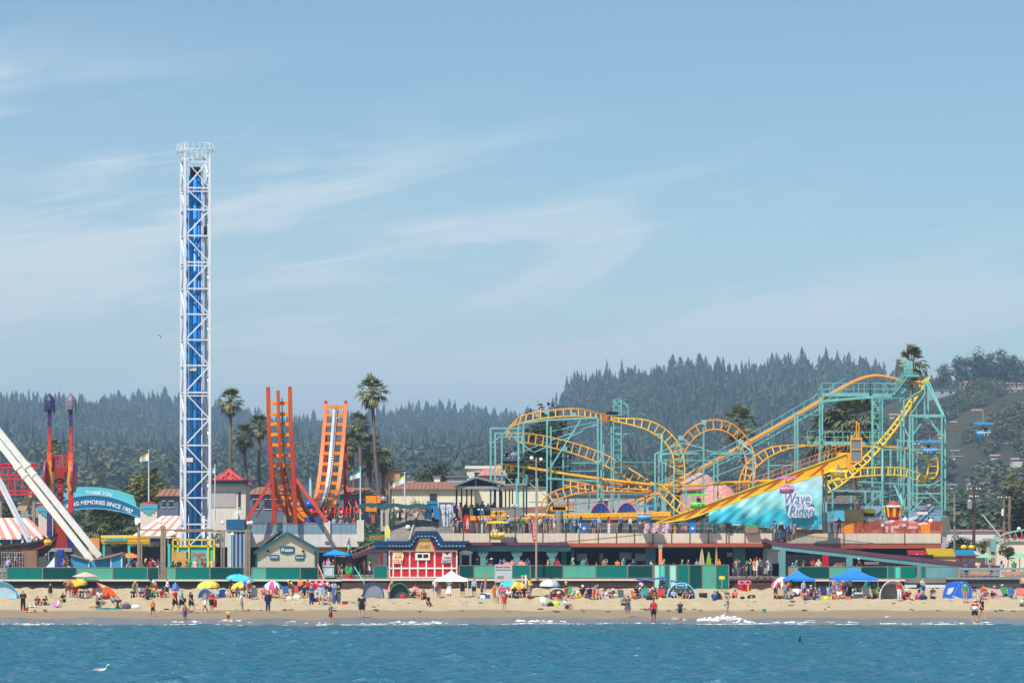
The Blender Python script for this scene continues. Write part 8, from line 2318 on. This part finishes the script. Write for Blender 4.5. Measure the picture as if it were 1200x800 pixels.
def seagull():
 Y=FP*HC/(789.5-HY);X=PX(119,Y)
 zz=.12
 o=bpy.data.objects.new('seagull',None)
 mb=MB()
 rings=[(-.42,.10,.02,.015),(-.30,.09,.05,.04),(-.1,.08,.10,.085),(.12,.09,.105,.09),(.22,.14,.085,.075),(.27,.24,.055,.05),(.285,.33,.05,.048),(.32,.37,.055,.05),(.375,.37,.035,.03),(.40,.365,.012,.01)]
 rows=[]
 for x,z,ry,rz in rings:rows.append([(X+x,Y+ry*math.cos(2*PI*k/10),z+zz+rz*math.sin(2*PI*k/10))for k in range(11)])
 mb.sheet(rows)
 b=mb.build('seagull',M((236,230,226),0.6,0.95),smooth=True);tag(b,'white seagull floating on the sea at lower left','seagull')
 MB().tube([(X+.395,Y,.365+zz),(X+.455,Y,.35+zz)],[.016,.005],5).build('beak',M((226,170,50)),b)
 for s_ in(-1,1):
  MB().sheet([[(X+.12-.5*i/5,Y+s_*(.09-.02*j),.13+zz+.045*j-.01*i)for j in range(3)]for i in range(6)]).build('wing',M((150,154,160),0.6),b)
seagull()
def cormorant():
 Y=FP*HC/(752.5-HY);X=PX(937,Y)
 b=MB().tube([(X,Y,-.1),(X,Y,.1),(X+.02,Y,.3),(X+.05,Y,.42),(X+.1,Y,.44)],[.11,.10,.05,.045,.025],8).build('cormorant',DARK,smooth=True);tag(b,'dark cormorant head rising from the sea at right','bird')
 MB().tube([(X+.1,Y,.44),(X+.2,Y,.43)],[.02,.006],5).build('beak',M((90,80,60)),b)
cormorant()
def flying_gull(px,py,Y,lab):
 c=P(px,py,Y)
 b=MB().tube([c+Vector((-.25,0,0)),c,c+Vector((.22,0,.02)),c+Vector((.32,0,.03))],[.02,.08,.06,.02],7).build('flying_gull',M((226,226,226),0.6),smooth=True);tag(b,lab,'seagull')
 for s_ in(-1,1):MB().sheet([[tuple(c+Vector((-.05+.12*j-.08*i,s_*.22*i,.03+.10*i-.015*i*i)))for j in range(3)]for i in range(5)]).build('wing',M((206,208,212),0.6),b)
flying_gull(188,395,330,'small pale gull flying left of the white drop tower')
PEOPLE=[(27,716.5,'hold','black','black','man in an open black jacket standing near the waterline at the left',dict(tk='long_shirt',bk='trousers')),(59,701,'stand','black','black','young woman in a short black dress standing at far left',dict(sc=.82,long=True,skirt=('black',.22,.06))),(80,700.5,'hips',None,'brown','big bare backed man standing under the tilted yellow umbrella',dict(rz=PI,skin='t',sc=1.08,slim=1.15)),(44,710,'sit','maroon','black','dark haired person in maroon sitting low at left beside the white towel',dict(rz=.4,skin='t')),(52.5,710,'sit','black','dgrey','long haired person in black sitting beside the one in maroon',dict(rz=-.5,long=True)),(75,710,'chair','black','black','person in black slouching in a chair behind the small pink umbrella',dict(rz=-.6)),(88,700.3,'chair','red','navy','person in red sitting in the red chair under the tilted yellow umbrella',dict(rz=.2)),(96,700.5,'sit','black','jeans','person in black sitting between the two red chairs',dict(rz=-.2)),(103,700.5,'sit','dgrey','mint','person in dark grey sitting left of the dark red chair',dict(rz=.6,skin='t')),(116.5,712.5,'lounge','black','khaki','left one of two people in black lounging on the teal towel',dict(rz=-.8)),(138.5,712.5,'sit','black','khaki','broad person in black sitting on the right end of the teal towel',dict(rz=.1,sc=1.08)),(179,727,'walk','orange','black','small child in an orange vest running at the edge of the wet sand',dict(sc=.74,rz=.4,skin='t')),(156,701,'sit','black','navy','dark figure sitting alone left of the colourful crowd at left',dict(rz=.3)),(165.5,701.5,'sit','navy','red','person with red shorts sitting in the colourful crowd at left',dict(rz=.6,skin='t')),(172,701.5,'sit','red','black','person in red sitting in the colourful crowd at left',dict(rz=-.4,hat=('red',.12))),(178,701,'chair','yellow','black','person in yellow sitting in the colourful crowd at left',dict(rz=.1,skin='d')),(183,701.5,'sit','green','dgrey','person in green sitting in the colourful crowd at left',dict(rz=.5)),(196,701,'walk','white','navy','man in a white t shirt and navy shorts stepping left in the crowd',dict(rz=-H,sc=1.02)),(205,718.5,'walk','red','black','man in a red shirt walking on the wet sand below the yellow ride frame',dict(rz=.9,sc=1.12,hair='k',hat=('red',.12))),(212.5,718.5,'walk','lblue','black','man in light blue with a blue shoulder bag walking behind the man in red',dict(rz=1.1,sc=1.08,bag=('navy',.22,.95,.4,.3))),(216.5,731,'hold',None,'blue','bare chested boy in blue shorts wading below the yellow ride frame',dict(sc=.85,rz=.7,skin='t',hair='b',bk='shorts')),(224,718,'walk','black','black','woman in a short black dress striding right past the boy in blue shorts',dict(rz=1.0,long=True,skirt=('black',.22,.05))),(240.5,718,'walk','grey','white','person in grey and white walking left of the one carrying a red towel',dict(rz=-.9,skin='t')),(248,718,'hold','red','black','person in red carrying a long red towel below the yellow umbrella',dict(rz=.7,bag=('red',.26,.75,.28,.6))),(267.5,731.5,'hold','lime','red','toddler in a lime green shirt wading in the foam',dict(sc=.62,rz=.2)),(283,716.5,'reach','white','grey','child in a white shirt reaching right on the sand below the cyan umbrella',dict(sc=.85,rz=H,skin='f')),(314,718,'stand','navy','navy','person all in navy walking towards the sea below the striped umbrella',dict(tk='long_shirt',bk='trousers',rz=.5)),(240,700.8,'sit','dgrey','black','person sitting in the mouth of the left pale blue tent',dict(rz=.3)),(254,701,'sit','lblue','white','person in pale blue sitting between the two pale blue tents',dict(rz=-.4)),(267,701.2,'sit','beige','beige','fair skinned person sitting at the right of the pale blue tents',dict(rz=.6,hair='b')),(273,701,'sit','black','black','person in black sitting first under the yellow and blue umbrella',dict(rz=.2)),(279,701,'chair','dgrey','black','person in dark grey sitting under the yellow and blue umbrella',dict(rz=-.3)),(285,700.5,'chair','maroon','black','person in maroon sitting under the yellow and blue umbrella',dict(rz=.3)),(293.5,701.2,'sit','black','black','person in black leaning forward right of the yellow and blue umbrella',dict(rz=-.6,long=True)),(297.5,696.5,'hold','mint','teal','child in mint standing behind the person in black, below the wooden lamp frame',dict(sc=.55)),(309,701,'chair','pink','red','person in pink sitting in a chair left of the striped umbrella pole',dict(rz=.2,skin='t')),(323.5,700.5,'chair',None,'red','bare chested man sitting in the pink chair under the striped umbrella',dict(rz=.3,skin='t')),(318,702,'lounge','coral','brown','person lounging on the sand below the striped umbrella',dict(rz=-.8,skin='t')),(356,700.5,'chair','navy','navy','person in navy sitting at the left of the standing group',dict(rz=.3)),(360.5,699.5,'stand','red','black','person in a red cap behind the man in the blue t shirt',dict(sc=.92,hat=('red',.12))),(365,709.5,'hold','blue','navy','man in a blue t shirt and long navy trousers, left of the standing group',dict(bk='trousers',sc=1.02,rz=.6)),(376,709,'hips','lblue','beige','man in a straw hat and pale blue shirt standing legs apart',dict(hat=('beige',.2),tk='long_shirt',rz=-.2,sc=1.03)),(386,707.5,'stand','navy','white','person in navy and white shorts standing in the group of five',dict(rz=.8,hair='g')),(391.5,708.5,'stand','blue','jeans','person in blue and long jeans standing in the group of five',dict(rz=-1.0,bk='trousers',hair='b')),(397,708.5,'hold','black','jeans','woman in black top and pale jeans at the right of the group of five',dict(tk='tank_top',bk='trousers',rz=-.7,long=True,hair='b')),(424,723.5,'stand','black','black','broad man in black t shirt and black shorts standing at the waterline',dict(slim=1.18,sc=1.05,rz=PI)),(387,732,'reach','grey','red','boy in grey shirt and red shorts standing in the shallow water',dict(sc=.88,rz=1.0)),(456.5,700.8,'bend',None,'pink','long haired blonde woman with a pale pink wrap before the green tent',dict(rz=.6,hair='y',long=True,skirt=('pink',.3,.05),skin='f',sc=1.0)),(479,700.8,'sit','black','black','person in black sitting right of the green peaked tent',dict(rz=.8)),(483.5,701,'lounge','dgrey','black','person in dark grey lounging at the right end of the green tent',dict(rz=.9,skin='t')),(502,710.5,'kneel','black','black','person in black kneeling alone on the sand left of the white canopy',dict(rz=.7,long=True)),(510,700.5,'hold','white','jeans','woman in white tank top and denim shorts at the left leg of the white canopy',dict(tk='tank_top',hat=('brown',.19),rz=.2)),(514.5,700.3,'stand','coral','pink','child beside the woman in the white tank top',dict(sc=.72,skin='t')),(526.5,700.5,'hold','white','white','woman in a long white dress under the white canopy',dict(tk='tank_top',skirt=('white',.5,.12),long=True,skin='t')),(542,700.5,'phone','black','black','woman in black top and shorts under the right side of the white canopy',dict(tk='tank_top',long=True)),(555.5,700.3,'stand','lblue','black','man in a blue grey shirt and black shorts right of the white canopy',dict(rz=-.4,hair='b')),(564.5,700,'stand','blue','navy','child in blue standing behind the coolers',dict(sc=.82,rz=1.2)),(579,708.5,'reach','orange','orange','woman in orange swimwear reaching right, left of the pink shirted man',dict(rz=1.0,tk='tank_top',bk='briefs',skin='f',hair='b')),(588.5,709,'hold','magenta','grey','man in a magenta shirt and white cap below the photo sign board',dict(hat=('white',.12),rz=-.8,sc=1.05)),(591,716.5,'stand','red','red','girl in a red swimsuit standing on the sand below the photo sign board',dict(tk='tank_top',bk='briefs',skin='f',rz=.3,sc=.88)),(582.5,708,'stand','beige','white','person in beige standing between the orange and magenta figures',dict(rz=.5,skin='t')),(596,701.3,'sit','white','black','person in white sitting under the turquoise umbrella',dict(rz=.3,skin='t')),(603,701.5,'chair','black','dgrey','person in black sitting left under the yellow and pink umbrella',dict(rz=-.2)),(608.5,701.3,'sit','navy','khaki','person in navy sitting in the middle under the yellow and pink umbrella',dict(rz=.4,skin='t')),(614,701.5,'chair','black','black','person in black sitting right under the yellow and pink umbrella',dict(rz=.1)),(619.5,701,'sit','dgrey','white','person in dark grey sitting right of the yellow and pink umbrella',dict(rz=-.5)),(630,701.5,'lie','brown','black','person lying on the sand left of the grey and pale blue dome tent',dict(rz=H,skin='t')),(636.5,710.5,'kneel','white','lblue','person wrapped in a blue and white towel left of the black bag',dict(rz=.2,tk='long_shirt')),(650,701.5,'sit','black','brown','dark figure sitting before the grey and pale blue dome tent',dict(rz=-.3,skin='d')),(664,713.5,'sit','white','dgrey','person in white sitting on the lower sand below the green chair',dict(rz=.8,skin='t')),(670,702.5,'lounge','mint','coral','person lounging right of the green chair',dict(rz=.9)),(682.5,703,'chair','black','khaki','man in black and white cap sitting in a chair right of the green chair',dict(hat=('white',.12),rz=.1,sc=1.1)),(689,703.5,'sit','maroon','black','person in maroon sitting right of the man in the white cap',dict(rz=-.4,skin='t')),(695.5,704,'bend','grey','coral','person in grey with coral shorts bending over',dict(rz=1.0)),(701.5,704,'sit','coral','blue','person in coral sitting right of the bending person',dict(rz=.4,skin='f')),(711,701.5,'lounge','white','grey','person in white reclining on the blue towel',dict(rz=-.9,hair='b')),(716,702,'sit','brown','navy','person in brown sitting at the right end of the blue towel',dict(rz=.5)),(722,702.5,'sit','beige','beige','small child sitting alone left of the dark folding chair',dict(sc=.75,hair='b')),(735.5,722.5,'hold','dgrey','dgrey','woman in a dark grey dress standing at the edge of the wet sand',dict(rz=-.4,long=True,skirt=('dgrey',.35,.08))),(730,711,'sit','teal','black','person in teal sitting behind the woman in the dark grey dress',dict(rz=.8)),(752,700.5,'hold','white','black','man in white with an orange bag under the left blue sail',dict(rz=.6,sc=.95,bag=('orange',.12,1.2,.22,.35),skin='t')),(745.5,700.8,'chair','black','black','person in black sitting in the black chair under the left blue sail',dict(rz=.3)),(757.5,700.8,'chair','teal','navy','person in teal sitting in the teal chair under the left blue sail',dict(rz=-.3)),(767.5,704.5,'sit','brown','black','person in brown sitting beside the yellow and black backpack',dict(rz=.4,skin='t')),(775,700.5,'chair','navy','navy','person in navy sitting in the navy chair near the sun shelter',dict(rz=.4)),(779.5,700.2,'chair','maroon','black','person in maroon sitting close to the left edge of the sun shelter',dict(rz=-.3,skin='t')),(789.5,702.2,'sit','lblue','navy','person in light blue sitting at the left in the sun shelter',dict(rz=.4)),(797,701.8,'lounge','black','white','person in black lounging in the middle of the sun shelter',dict(rz=.2)),(803,702.2,'sit','dgrey','black','person in grey sitting right of the middle in the sun shelter',dict(rz=-.2,skin='t')),(809,702,'sit','navy','maroon','person in navy sitting at the right edge of the sun shelter',dict(rz=-.6)),(766,730.5,'stand','red','black','boy in a red shirt and black shorts standing in the wash',dict(sc=1.0,rz=PI,skin='d')),(797,728.5,'stand','navy','black','boy in a navy shirt and black shorts standing in the foam',dict(sc=.82,rz=PI)),(853,725,'reach','grey','grey','small boy in grey holding up a net behind the biggest foam',dict(sc=.74,rz=-H)),(837.5,704,'sit','blue','blue','person with a bright blue towel over the shoulders on the teal mat',dict(rz=PI,tk='long_shirt')),(841.5,703.5,'sit','black','dgrey','dark haired person sitting right of the one in the blue towel',dict(rz=2.6,long=True)),(852,702.5,'sit','dgrey','lblue','person in dark grey sitting right of the teal mat',dict(rz=.5)),(861,702,'sit','coral','black','person in a coral top sitting left of the yellow cart',dict(rz=-.3,long=True,skin='t')),(909,701.5,'sit','green','black','person in dark green sitting left of the white striped umbrella',dict(rz=.4,long=True)),(917,701,'chair','lblue','khaki','person in light blue sitting under the white striped umbrella',dict(rz=.2)),(925,701.5,'sit','grey','lavender','person in grey sitting right under the white striped umbrella',dict(rz=-.5)),(921,699,'hold','red','black','person in red standing behind the white striped umbrella group',dict(sc=.8,skin='t')),(942,702.5,'stand','lavender','dgrey','man in a lavender shirt standing under the left blue canopy',dict(rz=.7,tk='long_shirt',hair='g')),(950.5,701.5,'chair','maroon','black','person in maroon sitting under the left blue canopy',dict(rz=PI,hat=('white',.12))),(957,702.5,'sit','navy','black','person in navy sitting at the right leg of the left blue canopy',dict(rz=-.4)),(977,702,'sit','dgrey','coral','person in dark grey sitting left under the right blue canopy',dict(rz=.4)),(983.5,702,'sit','white','beige','person in white sitting low under the right blue canopy',dict(rz=-.5,skin='t')),(996,700.5,'hold','white','black','man in a white shirt with black trousers under the right blue canopy',dict(bk='trousers',rz=.8,sc=1.05)),(1007.5,700.5,'chair','mint','khaki','person in a mint shirt sitting under the right end of the right blue canopy',dict(rz=.3,skin='t')),(1027.5,702,'chair','green','dgrey','person in bright green sitting at the left side of the grey white tent',dict(rz=.9,skin='f')),(1054,703.8,'stand','red','white','girl in a red top and long white trousers before the grey white tent',dict(bk='trousers',skin='t',rz=.3,tk='tank_top')),(1081.5,699.5,'hold','mint','blue','heavy man in a pale green shirt and blue shorts right of the grey white tent',dict(slim=1.15,rz=.6,hair='g')),(1064.5,702.5,'sit','black','white','person in black sitting in the towel pile right of the girl in white trousers',dict(rz=-.4)),(1131,706.8,'stand','green','khaki','man in a green t shirt and khaki shorts before the blue tent',dict(rz=PI,sc=1.05)),(1142,706.5,'hold','black','beige','woman in a black top and beige shorts beside the man in green',dict(rz=-.6,hat=('black',.2))),(1142.5,731,'hips','red','black','woman with red top, white bag and black shorts wading at right',dict(tk='tank_top',rz=PI,hat=('white',.12),bag=('white',0,1.1,.34,.34),slim=1.1)),(1150.5,729.5,'walk','black','black','woman in a black swimsuit wading beside the one with the white bag',dict(tk='tank_top',bk='briefs',rz=.6,long=True,skin='f')),(1150,702.5,'lounge','lblue','coral','person in light blue lounging right of the blue tent',dict(rz=.9)),(1155.5,702,'sit','dgrey','khaki','person in grey sitting on the long white towel',dict(rz=-.3,skin='t')),(1165,702,'lounge','black','navy','person in black lounging left of the green folding chair',dict(rz=-.8)),(1199,697,'hips',None,'navy','bare chested man standing at the right edge of the beach',dict(skin='f',rz=-.5,sc=1.05)),(1197,711.5,'lounge','white','black','person lounging on the lower sand at the right edge',dict(rz=.8,skin='t')),]
for px,ft,ps,top,bot,lab,k in PEOPLE:
 if ft>724:
  Y=FP*HC/(min(ft,731.8)-HY);X=PX(px,Y);z=max(float(beach_z(X,Y)),-0.12)
 else:X,Y,z=beach(px,ft)
 person(lab,X,Y,z,ps,top,bot,**k)
Xn,Yn,zn=beach(849,725)
t=thing('hand_net','small green net held up by the boy in grey','net',P(850,716,FP*HC/(725-HY)))
Yq=FP*HC/(725-HY);MB().tube([P(851.5,716,Yq),P(849.8,709,Yq)],.015,5).build('handle',STEEL,t);MB().ell(P(849.4,707.8,Yq),.11,.09,.13,8,6).build('net_bag',M((120,206,190),0.7),t)
def crowd():
 rng=random.Random(77)
 cols=['black','navy','white','grey','dgrey','red','blue','lblue','maroon','beige','khaki','teal','brown','jeans','lavender','pink','orange','green']
 CN=dict(dgrey='dark grey',lblue='light blue',jeans='denim blue')
 HN=dict(k='black haired',b='brown haired',y='fair haired',g='grey haired')
 def spot(label_place,px,Y,z,top=None,ps=None,hat=None):
  for _ in range(200):
   tp=top or rng.choice(cols);h=rng.choice('kkkbbyg');ht=hat if hat is not None else(rng.choice([('white',.12),('red',.12),('black',.12),('beige',.19),('navy',.12)])if rng.random()<.22 else 0)
   kid=rng.random()<.15
   if ht:lab='%s in %s and a %s %s %s'%('child' if kid else 'person',CN.get(tp,tp),ht[0],'hat' if ht[1]>.15 else 'cap',label_place)
   else:lab='%s %s in %s %s'%(HN[h],'child' if kid else 'person',CN.get(tp,tp),label_place)
   if lab not in USED:break
  else:return
  bt=rng.choice(['black','navy','khaki','jeans','grey','white','dgrey'])
  person(lab,PX(px,Y),Y,z,ps or rng.choice(['stand','stand','hold','walk','hips','phone']),tp,bt,h,rng.choice('fftd'),rng.uniform(-2.6,2.6),(.74 if kid else 1.0)*rng.uniform(.98,1.1),bk=rng.choice(['shorts','trousers']),hat=ht or None,long=rng.random()<.4,tk=rng.choice(['shirt','shirt','long_shirt','tank_top']))
 for place,x0,x1,n,ya,yb in(('behind the fence by the yellow kiosk',146,190,11,287.5,292),('behind the fence by the yellow ride frame',197,250,9,287.2,291),('in the pirate ship queue',8,24,5,287.5,291),('by the pirate ship control box',74,82,2,287,290),('on the promenade between hut and stair',376,402,6,286.6,289.5),('in the shade under the maroon stair',403,436,6,288.5,292),('behind the fence right of the white kiosk',556,622,8,286.5,290),('behind the pale teal panel',640,700,8,286.3,291),('behind the fence left of the tall panels',702,765,8,286.5,292),('behind the tall panels near the surfboards',776,850,8,286.5,293),('at the top of the brown steps',857,905,12,286.0,292.5),('behind the fence by the left blue canopy',926,965,6,286.3,291),('behind the fence by the right blue canopy',972,1008,4,286.5,291)):
  for k in range(n):spot(place,x0+(x1-x0)*(k+rng.uniform(.1,.9))/n,rng.uniform(ya,yb)*.5+ya*.5+.2,2.5)
 zd=PZ(624.5,DY)-.1
 for place,x0,x1,n,Y in(('on the deck by the red soda banner',527,545,6,293.2),('on the deck behind the low yellow chair',556,600,8,294.5),('on the deck near the red flag',608,652,12,293.6),('on the deck by the pale blue booth',657,682,5,293.4),('on the deck before the parked boats',690,742,5,293.3),('on the deck near the covered kart',745,760,2,293.3)):
  for k in range(n):spot(place,x0+(x1-x0)*(k+rng.uniform(.15,.85))/n,Y+rng.uniform(0,1.5),zd)
 for place,x0,x1,n in(('on the ramp top before the wave banner',904,935,4),):
  for k in range(n):spot(place,x0+(x1-x0)*(k+.5)/n,288.8,PZ(632.5+(x0+(x1-x0)*(k+.5)/n-904)*.12,288.8))
 zr=PZ(624.8,300)-.1
 for k in range(7):spot('behind the orange railing',938+12*k+rng.uniform(-3,3),301.5,zr)
 for k in range(8):spot('on the upper terrace under the wavy awning',455+7*k,299.6+rng.uniform(-.5,.5),PZ(615,300))
 for k in range(4):spot('behind the blue glass railing',392+7.5*k,300.5,PZ(625.5,299))
 for k in range(9):spot('waiting in the ride station pavilion',533+6.5*k,303.2,PZ(609,303))
 for k in range(5):spot('on the right terrace behind the benches',1132+14*k,287.5,PZ(679,284.6))
 person('man in dark shirt and pale shorts walking up the yellow edged stair',PX(409,290),290,PZ(650.5,290),'walk','dgrey','mint',rz=H)
 for lab,px,zpy,Y,tp in(('rider in black and grey on the coaster car','','','',''),):pass
 for k,(tp,lab)in enumerate((('black','rider in black at the front of the dark coaster car'),('lblue','rider in light blue in the middle of the dark coaster car'),('dgrey','rider in grey at the back of the dark coaster car'))):
  person(lab,PX(602,303.6)-2.4*.32+2.4*.32*k,303.5,PZ(543.5,303.6)+.25,'chair',tp,'jeans',rng.choice('kb'),'f',.1)
 for c,tp,dx in((CHAIRS[0],'black',.18),(CHAIRS[1],'navy',-.2),(CHAIRS[2],'pink',-.1),(CHAIRS[4],'navy',.1),(CHAIRS[6],'beige',-.25),(CHAIRS[3],'grey',.1)):
  col_=c[0].split(' chairlift')[0]+' chairlift'
  person('rider in %s in the %s'%(tp,col_.replace('turquoise roofed blue','turquoise roofed')),PX(c[1],c[4])+dx,c[4]-.12,PZ(c[3],c[4])+.12,'chair',tp,rng.choice(['jeans','black','khaki']),rng.choice('kby'),'f',rng.uniform(-.2,.2),.95)
 for k in range(7):
  x=PX(394,317)-2.9+k*.86
  tp=['white','black','white','red','white','navy','grey'][k]
  person('rider in %s, seat %s of the red restraint train'%(tp,['one','two','three','four','five','six','seven'][k]),x,316.9,PZ(604,317)-.35,'chair',tp,'jeans',rng.choice('kb'),rng.choice('ft'),0,.95)
 for k in range(9):
  px=27+3.4*k
  yt=np.interp(px,[20,38,52,62],[638,636,633,629])
  tp=['white','red','white','black','grey','white','red','white','navy'][k]
  person('rider in %s, %s from the left on the pirate ship'%(tp,['first','second','third','fourth','fifth','sixth','seventh','eighth','ninth'][k]),PX(px,291.7),291.0+.8*(k%2),PZ(yt,291.7)-.55,'chair',tp,'jeans',rng.choice('kby'),rng.choice('ft'),H if k<5 else-H,.95)
crowd()
def clusters():
 rng=random.Random(21)
 cs=['black','navy','white','grey','dgrey','red','blue','lblue','maroon','khaki','teal','brown','pink','coral','lavender','mint','orange','yellow']
 for place,x0,x1,fa,fb,n in(('in the colourful crowd at left',158,192,698,702,6),('beneath the cyan and blue umbrellas',264,300,698,702,5),('near the red beach chair',338,362,698,702,3),('among the standing group of five',368,400,703,707,5),('between the sign board and the yellow and pink umbrella',588,626,697,702,6),('right of the green beach chair',676,722,699,704,6),('under the blue shade sails',744,782,698,704,6),('by the white striped umbrella',905,935,698,702,5),('under the left blue canopy',938,962,699,703,4),('under the right blue canopy',970,1026,698,703,8),('near the towel pile',1060,1096,699,703,4),('right of the blue beach tent',1146,1192,699,703,4),('by the two people on the teal towel',108,150,704,710,2),('left of the white pop up canopy',486,506,698,703,2),('below the silver umbrella',640,668,702,708,3)):
  for k in range(n):
   px=x0+(x1-x0)*(k+rng.random())/n;X,Y,z=beach(px,rng.uniform(fa,fb))
   for _ in range(60):
    tp,bt,ht=rng.choice(cs),rng.choice(cs),rng.choice([None,None,None,('white',.12),('beige',.19),('black',.12)])
    ps=rng.choice(['sit','chair','sit','lounge','kneel','lounge','hold','bend'])
    lab='person in %s %s%s %s'%(dict(dgrey='dark grey',lblue='light blue').get(tp,tp),'with a %s hat '%ht[0]if ht else '',dict(sit='sitting',chair='sitting upright',lounge='lounging',kneel='kneeling',hold='standing',bend='bending')[ps],place)
    if lab not in USED and len(lab.split())<17:break
   if ps=='chair':beach_chair('%s folding chair %s under the %s figure'%(bt if bt not in('dgrey','lblue')else 'pale blue' if bt=='lblue' else 'dark grey',place,tp),px,min(fb,702),bt,0)
   person(lab,X,Y,z,ps,tp,bt,rng.choice('kkbbyg'),rng.choice('ftd'),rng.uniform(-1.2,1.2),rng.uniform(.95,1.1),hat=ht,long=rng.random()<.4,tk=rng.choice(['shirt','long_shirt','tank_top']))
   if rng.random()<.4:
    c2=rng.choice(cs);l2='%s bag beside the %s figure %s'%(c2.replace('dgrey','dark grey').replace('lblue','light blue'),tp.replace('dgrey','dark grey').replace('lblue','light blue'),place)
    if l2 not in USED:lump('beach_bag',l2,'bag',px+rng.uniform(-5,5),min(fb,rng.uniform(fa,fb)+1),rng.uniform(.3,.7),rng.uniform(.25,.5),c2,rng.choice(cs),.35,None,rng.choice(['bag','box','bag','towel']))
clusters()
def far_crowd():
 v,f,mi,ms=[],[],[],[]
 for o in[o for o in bpy.data.objects if o.name.startswith('person')and o.parent is None and any(w in o['label']for w in FAR)]:
  M4=Matrix.LocRotScale(o.location,o.rotation_euler,o.scale)
  for c in[o]+list(o.children):
   m=c.material_slots[0].material
   if m not in ms:ms.append(m)
   n=len(v)
   v+=[tuple(M4@q.co)for q in c.data.vertices]
   for p in c.data.polygons:f.append(tuple(i+n for i in p.vertices));mi.append(ms.index(m))
  for c in list(o.children):bpy.data.objects.remove(c,do_unlink=True)
  bpy.data.objects.remove(o,do_unlink=True)
 me=bpy.data.meshes.new('distant_crowd');me.from_pydata(v,[],f)
 for m in ms:me.materials.append(m)
 me.polygons.foreach_set('material_index',mi);me.polygons.foreach_set('use_smooth',[True]*len(f));me.update()
 o=bpy.data.objects.new('distant_crowd',me);COL.objects.link(o);o['kind']='stuff'
FAR=('ride station pavilion','under the wavy awning','under the maroon stair','behind the fence right of the white kiosk','left of the tall panels','near the surfboards','by the right blue canopy','behind the blue glass','orange railing','behind the benches','fence by the left blue','in the pirate ship queue','by the pirate ship control','on the deck behind the low yellow')
bpy.context.view_layer.update()
far_crowd()
print('PERSONS',len([o for o in bpy.data.objects if o.get('category')=='person']))
_seen={}
for o in bpy.data.objects:
 l=o.get('label')
 if l and o.parent is None:
  if len(l.split())>16 or len(l.split())<4:print('LABEL',o.name,l)
  if l in _seen and not o.get('group'):print('DUP',l)
  _seen[l]=1
